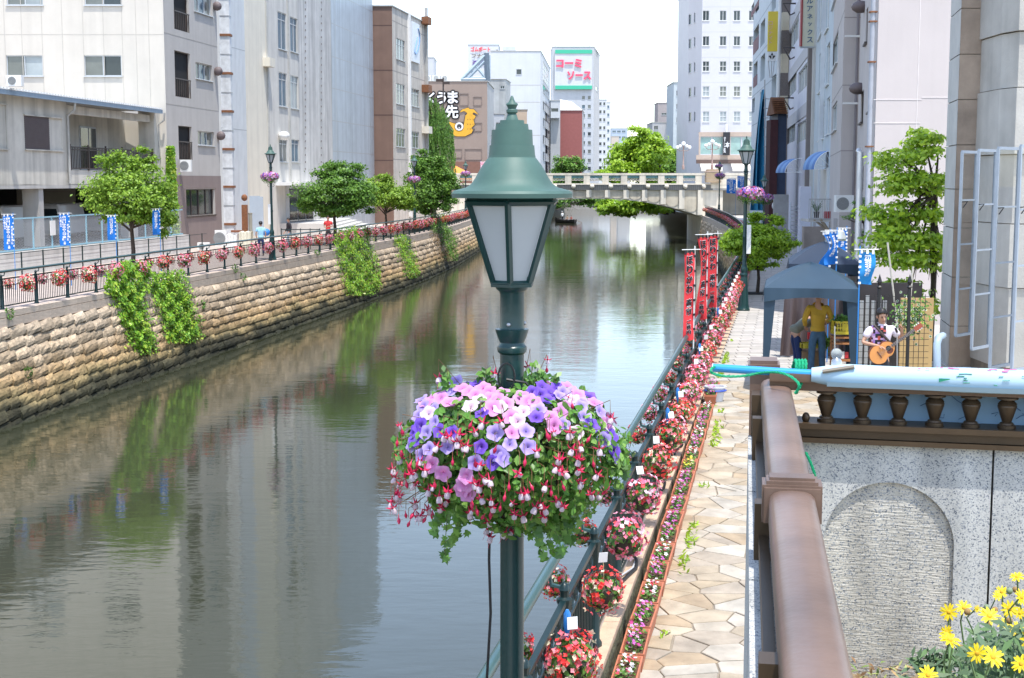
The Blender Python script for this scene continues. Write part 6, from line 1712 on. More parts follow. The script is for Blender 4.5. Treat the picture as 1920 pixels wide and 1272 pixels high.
while Yp < 25.6:
 v = 5 if abs(Yp - 19.2) < .3 else rnd.randrange(5)
 x = xin(RB, Yp) + .30 + .14
 t = thing('planter_box', 'terracotta trough of pink, violet and white flowers in the line beside the fence' if v != 5 else 'terracotta trough holding the yellow flowers in the planter line', 'planter',
 loc=(x, Yp, zR(Yp) + .01), rz=angp + rnd.uniform(-.03, .03), group='terracotta flower troughs')
 t.rotation_euler[1] = -.03
 for nm, me in (('trough', trough), ('soil', soil), ('blossoms', BEDS[v][0]), ('leaves', BEDS[v][1])):
  o = bpy.data.objects.new(nm, me); COL.objects.link(o); o.parent = t
 Yp += .69; k += 1
 if abs(Yp - 24.0) < .35: Yp += .8
# light grey tub with blue handles in the gap of the planters
xt = xin(RB, 24.9) + .50
tb_ = thing('plastic_tub', 'pale grey plastic tub with blue rim standing among the flower troughs', 'tub', loc=(xt, 24.9, zR(24.9)))
b = MB(); b.lathe([(.15, 0), (.19, .24), (.21, .25), (.21, .27), (.18, .27), (.15, .1)], (xt, 24.9, zR(24.9)), 16); mk('bowl', b, mat('pale_grey_plastic', (.62, .63, .66), .4, .03), tb_, smooth=50)
b = MB(); b.tube([(xt + .2 * math.cos(a), 24.9 + .2 * math.sin(a), zR(24.9) + .2) for a in np.linspace(3.3, 6, 9)], .02, 6); mk('blue_hose', b, mat('blue_hose', (.05, .10, .45), .4, 0), tb_)
# grass in the joints of the path edge
P = []
for k in range(900):
 y = rnd.uniform(7, 34); x = xin(RB, y) + (.62 + abs(rnd.gauss(0, .06))) if y < 24 else xin(RB, y) + .42 + abs(rnd.gauss(0, .05))
 if math.sin(y * 2.1) + math.sin(y * .9) < .1: continue
 P.append((x, y, zR(y) + .03))
obj_np('edge_grass', scatter(*LONG, P, nr.normal(size=(len(P), 3)) + np.array([0, -1, .3]), .1), L_bright, kind='stuff')
# cables along the ledge
cab = []
for k in range(60):
 y = 6.5 + k * .28; cab.append((xin(RB, y) + .14 + .07 * math.sin(y * 1.9) + .04 * math.sin(y * 5), y, zfun(y, -1) + .035))
pipe('black_hose', cab, .018, M_black, label='black irrigation hose lying along the stone ledge', cat='hose')
cab = [(c[0] - .05 + .05 * math.sin(c[1] * 2.7), c[1], c[2] - .005) for c in cab]
pipe('grey_hose', cab, .012, mat('grey_hose', (.45, .45, .46), .5, 0), label='thin grey hose beside the black hose on the ledge', cat='hose')
pts = [on(1325 + k * 12, 735 + 1.5 * math.sin(k), -.12) for k in range(10)]
pipe('ground_cable', pts, .02, mat('dark_grey_cable', (.12, .12, .13), .6, 0), label='dark cable crossing the flagstone path', cat='cable')
# ================================================================ street lamps
LY = 5.0
def lz(y): return zat(y, LY)
def hexring(r, z, c, a0): return [(c[0] + r * math.cos(a0 + k * math.pi / 3), c[1] + r * math.sin(a0 + k * math.pi / 3), z) for k in range(6)]
def make_lamp(near):
 """street lamp, base at origin; lantern height fits the near lamp (z 0 = promenade)"""
 H0 = lz(180)
 t = thing('street_lamp', 'x', 'street lamp')
 cx = (0, 0)
 z_brim = lz(363); zgt = lz(374); zgb = lz(531); a0 = R(85)
 Rt, Rb = .172, .072
# roof bell
 b = MB(); prof = []
 zb = z_brim
 for (x, y) in ((112, 371), (113, 363), (109, 358), (86, 352), (76, 345), (69, 335), (62, 322), (55, 310), (49, 302), (44, 296), (43.5, 292)):
  prof.append((x / 520.0, lz(y)))
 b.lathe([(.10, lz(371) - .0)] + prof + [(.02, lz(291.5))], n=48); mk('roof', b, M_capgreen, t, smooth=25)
 b = MB()
 for (r, y0, y1) in ((43, 292, 273), (39, 273, 244), (31, 244, 233), (23, 233, 226)):
  b.lathe([(r / 520., lz(y0)), (r / 520. * .965, lz(y1)), (.01, lz(y1) + .0003)], n=32)
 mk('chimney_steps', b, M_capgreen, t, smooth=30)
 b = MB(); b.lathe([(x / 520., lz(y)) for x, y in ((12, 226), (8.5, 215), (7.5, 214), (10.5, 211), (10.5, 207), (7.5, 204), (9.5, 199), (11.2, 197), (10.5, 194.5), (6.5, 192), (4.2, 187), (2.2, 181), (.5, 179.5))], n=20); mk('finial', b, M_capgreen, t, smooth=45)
# lantern cage
 top = hexring(Rt, zgt, cx, a0); bot = hexring(Rb, zgb, cx, a0); b = MB()
 def bar(p, q, r): b.tube([p, q], r, 4, cap=True)
 for k in range(6):
  k2 = (k + 1) % 6
  bar(Vector(top[k]), Vector(bot[k]), .0115); bar(Vector(top[k]) - Vector((0, 0, .008)), Vector(top[k2]) - Vector((0, 0, .008)), .0135); bar(bot[k], bot[k2], .012)
 b.lathe([(Rt + .006, zgt), (Rt + .004, lz(371) + .004)], n=6, a0=a0)
 b.lathe([(Rb + .012, zgb - .012), (Rb + .012, zgb + .004), (Rb - .02, zgb + .006)], n=6, a0=a0)
 mk('lantern_cage', b, M_lampgreen, t)
 gm_ = mat('frosted_lamp_glass', (.43, .45, .455), .28, .06, 3, spec=.6)
 ge = mat('clear_glass_edge', (.62, .64, .64), .15, 0)
 for k in range(6):
  k2 = (k + 1) % 6
  T0, T1, B0, B1 = [Vector(p) for p in (top[k], top[k2], bot[k], bot[k2])]
  c = (T0 + T1 + B0 + B1) / 4; ctr = Vector((0, 0, c.z)); nrm = (T1 - T0).cross(B0 - T0).normalized()
  if nrm.dot(c - ctr) < 0: nrm = -nrm
  def ins(p, f): return p.lerp(c, f)
  q = [ins(p, .055) - nrm * .004 for p in (B0, B1, T1, T0)]
  g = MB(); qi = [p - nrm * .004 for p in q]; g.add([*q, *qi], [(0, 1, 2, 3), (7, 6, 5, 4), (0, 4, 5, 1), (1, 5, 6, 2), (2, 6, 7, 3), (3, 7, 4, 0)])
  pn_ = mk('pane', g, gm_, t)
  if near:
   g = MB(); e = nrm * .0015
   for (i, j, f0) in ((1, 2, .16), (2, 3, .10)):
    a_, b_ = q[i], q[j]; ai, bi = a_.lerp(c, f0), b_.lerp(c, f0); g.add([a_ + e, b_ + e, bi + e, ai + e], [(0, 1, 2, 3)])
   mk('glass_bevel', g, ge, pn_)
 b = MB(); b.lathe([(.05, zgt - .03), (.05, zgt - .008)], n=12); b.lathe([(.02, zgt - .12), (.035, zgt - .08), (.02, zgt - .03)], n=10); mk('lamp_holder', b, mat('ceramic_holder', (.5, .5, .48), .5, 0), t)
# neck and pole
 b = MB(); b.lathe([(x / 520., lz(y)) for x, y in ((22.5, 700), (22.5, 664), (27, 660), (28, 655), (27.5, 650), (24, 646), (23, 642), (27, 633), (31, 621), (31.5, 617), (24, 616), (22.8, 612), (22.8, 552), (24, 547), (29, 543), (31, 539), (31, 535), (20, 533))], n=32); mk('collar', b, M_lampgreen, t, smooth=35)
 b = MB(); zp = lz(699); rp = .0425
 b.lathe([(.155, -.5 if near else 0), (.155, .04), (.14, .06), (.13, .12), (.12, .16), (.085, .8), (.08, .83), (.09, .85), (.09, .88), (.07, .92), (.085, 1.0), (.07, 1.08), (.05, 1.12), (.047, 1.75), (.055, 1.77), (.055, 1.8), (rp + .002, 1.84), (rp, zp)], n=28); mk('pole', b, M_lampgreen, t, smooth=35)
 if near:
  for a in (R(-105), R(15), R(135)):
   b = MB(); c_ = (.047 * math.cos(a), .047 * math.sin(a), lz(607)); b.ball(c_, .0075, 8, 6); mk('screw', b, M_steel, t, smooth=60)
 b = MB()
 for sgn_ in (-1, 1):
  pts = [(sgn_ * .04, 0, 2.66), (sgn_ * .09, -.01, 2.67), (sgn_ * .12, -.02, 2.71), (sgn_ * .11, -.02, 2.75), (sgn_ * .085, -.02, 2.74)]
  b.tube(pts, .008, 6)
 b.tube([(.0 + .03 * math.cos(a) - .02, -.06, 3.2 + .05 * math.sin(a)) for a in np.linspace(0, 2 * math.pi, 14)], .004, 5)
 b.tube([(-.02, -.05, 3.19), (.05, -.06, 3.18), (.1, -.05, 3.1)], .005, 5)
 mk('basket_hooks', b, M_black, t, smooth=50)
 return t
lamp = make_lamp(True); place(lamp, (0, LY, 0)); lamp['label'] = 'large green lantern lamp post in the foreground carrying the big hanging basket'
far_l = make_lamp(False); far_l['label'] = 'x'
def lampcopy(loc, s, label):
 c = copy_tree(far_l); place(c, loc, 0, s, label); return c
# simple far baskets
def far_ball(seed):
 st = np.random.RandomState(seed); n = 420; u = unit(n); u[:, 2] = u[:, 2] * .75 + .1
 pal = rampmat('petunia_mix', [(.60, .20, .45), (.30, .16, .60), (.72, .35, .55), (.70, .60, .72), (.22, .10, .50), (.70, .10, .22), (.72, .45, .60)], 'island', .5, 0, transl=.2)
 V, F = scatter(*petal_tmpl(5, .5, .1), u * np.array([.38, .38, .25]) * (.85 + .25 * nr.rand(n, 1)), u, .085)
 a = mesh_np('blossoms', V, F, [pal])
 u = unit(500); u[:, 2] = u[:, 2] * .8 - .25
 V, F = scatter(*LEAF, u * np.array([.38, .38, .30]) * (.7 + .35 * nr.rand(500, 1)), u, .075)
 return a, mesh_np('leaves', V, F, [L_plant])
FB = far_ball(3)
def hang_basket(loc, s, label):
 t = thing('hanging_basket', label, 'hanging basket', loc=loc, group='purple and pink baskets on the lamps'); t.scale = (s, s, s)
 for nm, me in zip(('blossoms', 'leaves'), FB):
  o = bpy.data.objects.new(nm, me); COL.objects.link(o); o.parent = t
 return t
lk = 1.25
place(far_l, (7.02, 41.9, 0), 0.3, lk, 'green lantern lamp post at the edge of the tiled promenade')
hang_basket((7.02 + .1, 41.6, zat(364, 41.9)), 1.05, 'petunia basket on the lamp post at the tiled promenade')
for (px, Y, zs, by, lab, s2) in ((508, 69, 1.36, 332, 'on the left bank by the cream building', 1.15), (777, 108, 1.42, 337, 'on the left bank behind the maples', 1.3), (873, 150, 1.45, 326, 'farthest on the left bank below the orange awning', 1.35),
 (1433, 72, 1.02, 372, 'behind the first one on the right bank', 1.15), (1349, 140, 1.42, 330, 'farthest on the right bank by the bridge end', 1.35)):
 x = PX(px, Y)[0]; lampcopy((x, Y, 0), zs, 'green lantern lamp post ' + lab)
 hang_basket((x, Y - .3, zat(by, Y)), s2, 'petunia basket on the lamp post ' + lab)
hang_basket((PX(1350, 139.6)[0] - .2, 139.4, zat(312, 139.6)), 1.0, 'upper petunia basket of the farthest right lamp post')
# notice sheets strapped to poles
for (px, y0, y1, Y, w, lab) in ((1404, 422, 476, 41.7, 7, 'narrow white notice strapped to the right-hand lamp pole'), (505, 383, 421, 68.7, 5.5, 'pale notice strapped to the left bank lamp pole')):
 a, c = at(px - w / 2, y0, Y), at(px + w / 2, y1, Y); b = MB(); b.box(((a.x + c.x) / 2, Y, (a.z + c.z) / 2), (c.x - a.x, .01, a.z - c.z)); mk('pole_notice', b, M_white, label=lab, cat='notice')
# black cable hanging beside the big lamp
pts = [at(918, 1000, LY - .1), at(917, 1050, LY - .1), at(920, 1150, LY - .1), at(913, 1272, LY - .1), at(916, 1400, LY - .1)]
pipe('hanging_cable', pts, .005, M_black, label='thin black cable hanging beside the foreground lamp post', cat='cable')
# ================================================================ the big hanging basket
BC = Vector((0.0, LY, zat(842, LY)))
RAD = np.array([.40, .40, .25])
hb = thing('hanging_basket', 'big hanging basket of petunias, fuchsias and trailing ivy on the foreground lamp', 'hanging basket', loc=BC, group='purple and pink baskets on the lamps')
def surf(px, py, grow=1.0):
 """front surface of the basket on a sight line (slightly boxy ellipsoid)"""
 d = ray(px, py); o = Vector((0, 0, CAMZ)) - BC
 dd = np.array(d) / (RAD * grow); oo = np.array(o) / (RAD * grow)
 A_ = dd @ dd; B_ = 2 * dd @ oo; C_ = oo @ oo - 1; D_ = B_ * B_ - 4 * A_ * C_
 if D_ < 0: t = -B_ / (2 * A_)
 else: t = (-B_ - math.sqrt(D_)) / (2 * A_)
 p = np.array(o) + np.array(d) * t
 n = p / (RAD ** 2); n /= np.linalg.norm(n)
 return Vector(p) + BC, Vector(n)
def petunia_mesh():
 b = MB(); n = 20; rings = []
 for j, (r, z) in enumerate(((.05, -.5), (.10, -.3), (.2, -.12), (.62, .02), (1.0, .05))):
  ring = []
  for k in range(n):
   a = 2 * math.pi * k / n; lob = 1 + (.10 * math.cos(5 * a) if j >= 3 else 0) + (.03 * math.sin(11 * a + 1) if j == 4 else 0)
   zz_ = z + (.09 * math.sin(5 * a + .6) + .05 * math.sin(9 * a) if j == 4 else (.03 * math.cos(5 * a) if j == 3 else 0))
   ring.append((r * lob * math.cos(a), r * lob * math.sin(a), zz_))
  rings.append(ring)
 vs = [p for r_ in rings for p in r_]; fs = []
 for j in range(4):
  for k in range(n): fs.append((j * n + k, j * n + (k + 1) % n, (j + 1) * n + (k + 1) % n, (j + 1) * n + k))
 b.add(vs, fs); return b
def petunia_mat(name, edge, mid, throat):
 m = bpy.data.materials.new(name); m.use_nodes = True; n = m.node_tree.nodes; l = m.node_tree.links; b = n['Principled BSDF']
 b.inputs['Roughness'].default_value = .6
 tc = n.new('ShaderNodeTexCoord'); le = n.new('ShaderNodeVectorMath'); le.operation = 'LENGTH'; l.new(tc.outputs['Object'], le.inputs[0])
 no = n.new('ShaderNodeTexNoise'); no.inputs['Scale'].default_value = 3; l.new(tc.outputs['Object'], no.inputs[0])
 ad = n.new('ShaderNodeMath'); ad.operation = 'MULTIPLY_ADD'; l.new(no.outputs[0], ad.inputs[0]); ad.inputs[1].default_value = .3; l.new(le.outputs['Value'], ad.inputs[2])
 cr = n.new('ShaderNodeValToRGB'); e = cr.color_ramp.elements; e.new(.5)
 e[0].position = .28; e[0].color = (*throat, 1); e[1].position = .42; e[1].color = (*mid, 1); e[2].position = .95; e[2].color = (*edge, 1)
 l.new(ad.outputs[0], cr.inputs[0]); l.new(cr.outputs[0], b.inputs[0])
 tr = n.new('ShaderNodeBsdfTranslucent'); l.new(cr.outputs[0], tr.inputs[0]); ms = n.new('ShaderNodeMixShader'); ms.inputs[0].default_value = .3
 l.new(b.outputs[0], ms.inputs[1]); l.new(tr.outputs[0], ms.inputs[2]); l.new(ms.outputs[0], n['Material Output'].inputs[0])
 return m
PM = {'P': petunia_mat('purple_petunia', (.20, .09, .62), (.11, .03, .40), (.30, .25, .30)), 'V': petunia_mat('lilac_petunia', (.50, .38, .78), (.30, .20, .62), (.65, .62, .30)),
 'K': petunia_mat('pink_petunia', (.72, .33, .62), (.66, .20, .52), (.62, .45, .30)), 'W': petunia_mat('pale_petunia', (.76, .62, .72), (.74, .50, .64), (.65, .62, .40))}
PME = {}
for k_, m_ in PM.items():
 o = mk('petunia', petunia_mesh(), m_, keep=True, smooth=60); PME[k_] = o.data; bpy.data.objects.remove(o)
def orient(n, roll):
 q = Vector(n).to_track_quat('Z', 'Y'); return (q @ __import__('mathutils').Quaternion((0, 0, 1), roll))
PET = """405,235,P 470,225,V 540,285,K 500,265,K 590,240,P 620,265,K 650,290,K 735,290,K 700,330,K 660,320,K 440,290,V 410,300,V 380,320,K 330,325,K 300,350,K 340,380,V 280,370,V 310,410,W 250,420,V 345,460,V 235,510,P 375,510,P 220,590,V 315,610,V 470,340,K 430,345,K 550,370,W 720,375,W 680,380,K 615,410,P 800,410,W 850,400,W 820,455,W 780,430,K 880,340,K 840,320,K 920,350,K 965,260,P 950,300,P 990,330,P 900,290,P 1045,265,P 1080,290,V 1110,260,K 1060,310,V 1160,300,K 1130,330,W 1190,340,V 1225,315,P 1180,370,V 1090,370,K 1060,410,K 925,430,P 935,390,V 1010,430,K 1030,480,K 870,510,V 690,520,V 790,520,K 775,585,V 710,640,V 680,690,P 740,670,V 1340,490,W 1320,470,K 1350,540,P 1370,620,P 1380,650,V 1310,560,V 395,750,K 527,765,K 520,810,K 535,870,K 500,845,K 280,650,V 240,560,P 360,300,K 575,300,K 600,330,W 760,350,K 1010,290,P 1140,290,V 270,330,V 1260,350,K 1290,400,V 300,520,V 265,480,P 420,600,V 450,520,P 1080,470,V 1200,430,V 1240,480,P 610,600,P 330,700,K 880,600,V 1150,520,W 580,690,V"""
def cull(o): pass
for tok in PET.split():
 a, c, k_ = tok.split(','); px, py = 700 + int(a) / 3.028, 640 + int(c) / 3.028
 p, n = surf(px, py, 1.04); n = (n + Vector((rnd.gauss(0, .25), -.45 + rnd.gauss(0, .2), rnd.gauss(.1, .2)))).normalized()
 o = inst('petunia', PME[k_], p, (0, 0, 0), rnd.uniform(.025, .031) * (1.0 if k_ != 'K' else 1.05), hb); o.rotation_euler = orient(n, rnd.uniform(0, 6)).to_euler()
for k in range(70):
 d = Vector(unit(1)[0]); d.y = abs(d.y) * .9 + .1; d.z = d.z * .7 + .25; d.normalize(); p = BC + Vector((d.x * RAD[0], d.y * RAD[1], d.z * RAD[2])) * 1.03
 o = inst('petunia', PME[rnd.choice('PVKKW')], p, (0, 0, 0), .028, hb); o.rotation_euler = orient(d, rnd.uniform(0, 6)).to_euler()
M_fr = mat('fuchsia_red', (.62, .02, .09), .35, .1, 30, transl=.15); M_fw_ = mat('fuchsia_white', (.74, .62, .68), .5, .05, 30, transl=.3); M_stem = mat('red_stem', (.20, .10, .04), .6, .1)
def fuchsia(open_):
 b = MB()
 if open_:
  b.lathe([(.05, 1.5), (.09, 1.2), (.10, .75), (.22, .6)], n=8, mi=0)
  for k in range(4):
   a = k * math.pi / 2 + .4; ca, sa = math.cos(a), math.sin(a); q = lambda r, w, z: (r * ca - w * sa, r * sa + w * ca, z)
   vs = [q(.12, 0, .66), q(.42, .20, .62), q(.95, .03, 1.0), q(.42, -.20, .62), q(.45, 0, .52)]
   b.add(vs, [(0, 1, 4), (1, 2, 4), (2, 3, 4), (3, 0, 4), (0, 3, 2, 1)], 0)
  b.lathe([(.16, .62), (.34, .35), (.40, .0), (.34, -.25), (.2, -.2)], n=10, mi=1)
  b.tube([(0, 0, 0), (.05, .02, -1.05)], .025, 4, 0)
 else:
  b.lathe([(.04, 1.3), (.08, 1.0), (.10, .6), (.28, .25), (.34, -.1), (.2, -.5), (.02, -.75)], n=9, mi=0)
 return b
FM_ = []
for op in (True, False):
 o = mk('fuchsia', fuchsia(op), [M_fr, M_fw_], keep=True, smooth=50); FM_.append(o.data); bpy.data.objects.remove(o)
FU = """135,580 165,520 150,690 115,750 205,720 240,770 145,830 115,800 190,815 100,940 120,970 145,1020 185,990 220,990 200,1040 240,945 265,1010 290,1015 335,990 320,975 395,1010 380,960 375,910 310,870 480,550 475,600 525,620 640,800 665,815 620,915 590,970 680,960 665,990 640,1090 690,1060 735,1110 775,1100 745,890 840,890 875,890 855,1020 980,975 970,1015 970,845 910,970 985,165 890,165 680,205 1070,670 1030,740 1060,740 1100,770 1155,650 1160,700 1160,750 1110,550 1000,550 1130,370 1285,640 1345,460 1280,890 1310,860 1330,830 1260,780 730,480 610,490 370,230 160,640 180,760 130,870 210,700 225,830 150,900 250,700 850,900 620,1000 660,1040 560,930 1050,690 1120,640 1180,620 990,540 1240,890 690,620 860,690 580,700 450,690 930,650 1220,560 400,560 550,480 830,760 770,830 600,850 900,830 1010,860 1080,830 1180,820 720,950 550,1000 420,880 350,820 290,760 350,620 1250,700 1050,930 800,1000"""
stems = MB()
for i, tok in enumerate(FU.split()):
 a, c = tok.split(','); px, py = 700 + int(a) / 3.028, 640 + int(c) / 3.028
 p, n = surf(px, py, 1.10); op = rnd.random() < .5
 s_ = rnd.uniform(.024, .029) if op else rnd.uniform(.017, .022)
 o = inst('fuchsia', FM_[0 if op else 1], p, (rnd.gauss(0, .3), rnd.gauss(0, .3), rnd.uniform(0, 6)), s_, hb)
 if i % 4 == 1: inst('fuchsia', FM_[i % 4 // 2], p + Vector((rnd.uniform(-.03, .03), .0, rnd.uniform(-.03, .03))), (rnd.gauss(0, .3), rnd.gauss(0, .3), rnd.uniform(0, 6)), s_ * rnd.uniform(.75, 1.05), hb)
 stems.tube([p + Vector((0, 0, s_ * 1.3)), p + Vector((0, .01, s_ * 3)), p.lerp(BC, .35) + Vector((0, 0, .06))], [.0012, .0012, .0014], 4)
mk('flower_stalks', stems, M_stem, hb, kind='stuff')
for k in range(34):
 d = Vector(unit(1)[0]); d.y = abs(d.y) + .2; d.z = -abs(d.z) * .6; d.normalize(); p = BC + Vector((d.x * RAD[0], d.y * RAD[1], d.z * RAD[2])) * 1.1
 inst('fuchsia', FM_[k % 2], p, (0, 0, k), .02, hb)
# foliage: a filled dome with a ragged skirt, dense inside so the light falls off by itself
n = 9000; u = unit(n); rad = .62 + .42 * nr.rand(n) ** .6
u[:, 2] *= np.where(u[:, 2] < 0, 1.12, .98)
lump = 1 + .07 * np.sin(u[:, 0] * 7 + 1) * np.cos(u[:, 2] * 6) + .05 * np.sin(u[:, 1] * 9)
p = u * RAD * (rad * lump)[:, None] + np.array(BC)
FOV = [(0, -.5, 0), (.2, -.25, .03), (.27, .05, .05), (.16, .33, .0), (0, .52, -.08), (-.16, .33, .0), (-.27, .05, .05), (-.2, -.25, .03), (0, -.1, -.02)]
FOF = [(0, 1, 2, 8), (8, 2, 3, 4), (8, 4, 5, 6), (0, 8, 6, 7)]
obj_np('foliage', scatter(FOV, FOF, p, u + nr.normal(size=u.shape) * .5 + np.array([0, -.25, .35]), .031 * (.6 + .8 * nr.rand(n))), rampmat('petunia_leaf', [(0.098, 0.250, 0.030), (0.140, 0.325, 0.048), (0.070, 0.175, 0.024), (0.210, 0.375, 0.072)], 'island', .4, 0, transl=.3), hb, kind='stuff')
b = MB(); b.ball(BC + Vector((0, 0, -.03)), (.25, .25, .17), 16, 10); mk('moss_basket', b, mat('dark_moss', (.03, .035, .018), .95, .4, 30, .5), hb)
# trailing ivy and thin shoots
IVY = [(0, -.4, 0), (.18, -.45, 0), (.45, -.28, .02), (.28, -.05, 0), (.42, .22, .03), (.14, .15, 0), (0, .55, -.05), (-.14, .15, 0), (-.42, .22, .03), (-.28, -.05, 0), (-.45, -.28, .02), (-.18, -.45, 0)]
IVF = [(0, 1, 2, 3), (0, 3, 4, 5), (0, 5, 6, 7), (0, 7, 8, 9), (0, 9, 10, 11)]
vines = MB(); P = []; D = []
def vine(pts, nl=9, sz=1):
 pts = [at(700 + x / 3.028, 640 + y / 3.028, LY - .22 + dy) for x, y, dy in pts]; vines.tube(pts, .0014, 4)
 for k in range(nl):
  t = (k + .5) / nl * (len(pts) - 1); i = min(int(t), len(pts) - 2); q = pts[i].lerp(pts[i + 1], t - i) + Vector(unit(1)[0]) * .012; P.append(q); D.append((rnd.gauss(0, .4), -1, rnd.gauss(.2, .3)))
for v in ([(420, 930, 0), (415, 1050, 0), (405, 1195, 0), (425, 1260, 0)], [(470, 940, 0), (480, 1050, 0), (455, 1130, .02), (530, 1090, .02)], [(440, 900, 0), (380, 1000, 0), (340, 1090, 0)],
 [(500, 950, .02), (505, 1040, .02)], [(935, 950, 0), (945, 1060, 0), (935, 1150, 0), (975, 1235, 0)], [(920, 900, 0), (900, 1000, 0), (890, 1090, 0), (940, 1120, 0)], [(1010, 900, .03), (1030, 1000, .03), (1000, 1100, .02), (1020, 1200, 0), (1080, 1200, 0)],
 [(1050, 880, .05), (1070, 980, .05), (1080, 1060, .04), (1060, 1110, .03)], [(1090, 870, .08), (1110, 950, .08), (1100, 1050, .06), (1090, 1110, .05)], [(1120, 870, .1), (1150, 960, .1)], [(980, 920, 0), (1000, 1030, 0), (1060, 1130, 0), (1180, 1130, .1)],
 [(860, 900, 0), (865, 1010, .05), (890, 1080, .05)], [(1300, 700, .1), (1380, 720, .1), (1430, 760, .12)], [(1280, 760, .1), (1360, 800, .1), (1420, 840, .1)], [(1350, 660, .1), (1400, 700, .1), (1440, 700, .1)]):
 vine(v, 14)
for k in range(220):
 x = rnd.gauss(1040, 60); y = rnd.uniform(840, 1080); P.append(at(700 + x / 3.028, 640 + y / 3.028, LY - .05 + rnd.uniform(-.1, .15))); D.append((rnd.gauss(0, .5), -1, .2))
for k in range(90):
 x = rnd.gauss(440, 60); y = rnd.uniform(820, 980); P.append(at(700 + x / 3.028, 640 + y / 3.028, LY - .12 + rnd.uniform(-.08, .1))); D.append((rnd.gauss(0, .5), -1, .2))
mk('vines', vines, mat('vine_stem', (.10, .13, .04), .6, .1), hb, kind='stuff')
obj_np('ivy_leaves', scatter(IVY, IVF, P, D, .036 * (.7 + .6 * nr.rand(len(P)))), rampmat('hanging_ivy_leaf', [(0.126, 0.275, 0.036), (0.084, 0.188, 0.036), (0.210, 0.375, 0.072)], 'island', .35, 0, transl=.25), hb, kind='stuff')
P = []; D = []
sh = MB()
for (x, y) in ((420, 165), (640, 165), (665, 200), (905, 150), (935, 150), (960, 210), (1035, 190), (610, 200), (400, 190), (980, 170), (130, 560), (1400, 640), (1420, 600)):
 q = at(700 + x / 3.028, 640 + y / 3.028, LY - .05); r0 = q + Vector((rnd.uniform(-.02, .02), .03, -.10)); sh.tube([r0, q], [.002, .001], 4)
 for k in range(9): P.append(r0.lerp(q, rnd.uniform(.3, 1.05)) + Vector(unit(1)[0]) * .014); D.append((rnd.gauss(0, .6), -.7, .6))
mk('shoots', sh, M_stem, hb, kind='stuff')
obj_np('shoot_leaves', scatter(*LEAF, P, D, .034), L_plant, hb, kind='stuff')
# ================================================================ banners
def cloth_banner(label, top_px, bot_py, Y, w, col, rows, cols_txt, tie, polecol, group, yaw=0.0, amp=.03, pole_to=None, side=-1, txtm=None, outl=None, curl=0.0, name='nobori_banner'):
 """vertical streamer hung from a cross stick on a pole; side=-1: cloth left of the pole"""
 P = at(top_px[0], top_px[1], Y); zb = zat(bot_py, Y); h = P.z - zb
 th = thing(name, label, 'banner', loc=(P.x, P.y, zb if pole_to is None else pole_to), group=group)
 ca, sa = math.cos(yaw), math.sin(yaw)
 def D(u, v):
  k = v / h
  y = amp * math.sin(k * 7 + u * 9 + P.x) * (k * .8 + .3) + .02 * math.sin(u * 25 + k * 3)
  uu = side * (u * (1 - curl * .35 * k) ) ; uu += curl * .12 * math.sin(k * 5) * (u / w)
  return Vector((P.x + uu * ca - y * sa * 0, P.y + side * u * sa + y, P.z - .04 - v - .02 * math.sin(u * 6)))
 b = MB(); nu, nv = 8, 30
 g = [[D(w * (i / nu), h * (j / nv)) for i in range(nu + 1)] for j in range(nv + 1)]
 vs = [p for r_ in g for p in r_]; fs = []
 for j in range(nv):
  for i in range(nu): a = j * (nu + 1) + i; fs.append((a, a + 1, a + nu + 2, a + nu + 1))
 b.add(vs, fs); mk('cloth', b, col, th, smooth=60)
 b = MB(); b.tube([(P.x, P.y + .015, pole_to if pole_to is not None else zb - .5), (P.x, P.y + .015, P.z + .06)], .012, 6); mk('pole', b, polecol, th)
 b = MB(); b.tube([(P.x - side * .1, P.y + .01, P.z), (P.x + side * (w + .05) * ca, P.y + side * (w + .04) * sa, P.z)], .008, 5); mk('cross_stick', b, M_white, th)
 b = MB()
 for k in range(3): b.box(D(w * (.12 + .38 * k), .0) + Vector((0, 0, .01)), (.04, .02, .07))
 for k in range(6): b.box((P.x, P.y, P.z - .12 - k * h / 6), (.045, .03, .04))
 mk('loops', b, tie, th)
 for (txt, u, v, hh, ww, mi) in cols_txt:
  tb = MB(); ms = [txtm] if not outl else [outl, txtm]
  n = len(txt)
  for k, ch in enumerate(txt):
   cu, cv = u * w, h * v + (k + .5) * hh * h / n
   def df(p, off=.006):
    q = D(cu - (p.x if side < 0 else -p.x), cv - p.z); return q + Vector((0, -off + p.y, 0))
   if outl:
    for dx, dz in ((.006, .006), (-.006, -.006)):
     text_on(tb, ch, Vector((dx * ww, 0, dz * ww)), (1, 0, 0), (0, 0, 1), h=hh * h / n * .92, w=ww * w, bold=.03, extrude=.001, mi=0, deform=lambda p: df(p, .006))
   text_on(tb, ch, (0, 0, 0), (1, 0, 0), (0, 0, 1), h=hh * h / n * .88, w=ww * w, bold=.045, extrude=.001, mi=1 if outl else 0, deform=lambda p: df(p, .012))
  mk('lettering', tb, ms, th)
 return th
M_bred = mat('red_banner_cloth', (.80, .05, .06), .75, .06, 3, transl=.25); M_bblue = mat('blue_banner_cloth', (.01, .17, .58), .75, .06, 3, transl=.25)
M_bcy = mat('cyan_banner_cloth', (.02, .26, .62), .75, .15, 3, transl=.25)
M_ink = mat('black_ink', (.012, .012, .016), .7, 0); M_wpole = M_white; M_bpole = mat('blue_pole', (.02, .22, .60), .35, 0)
gR = 'red lettered banners on the right fence'
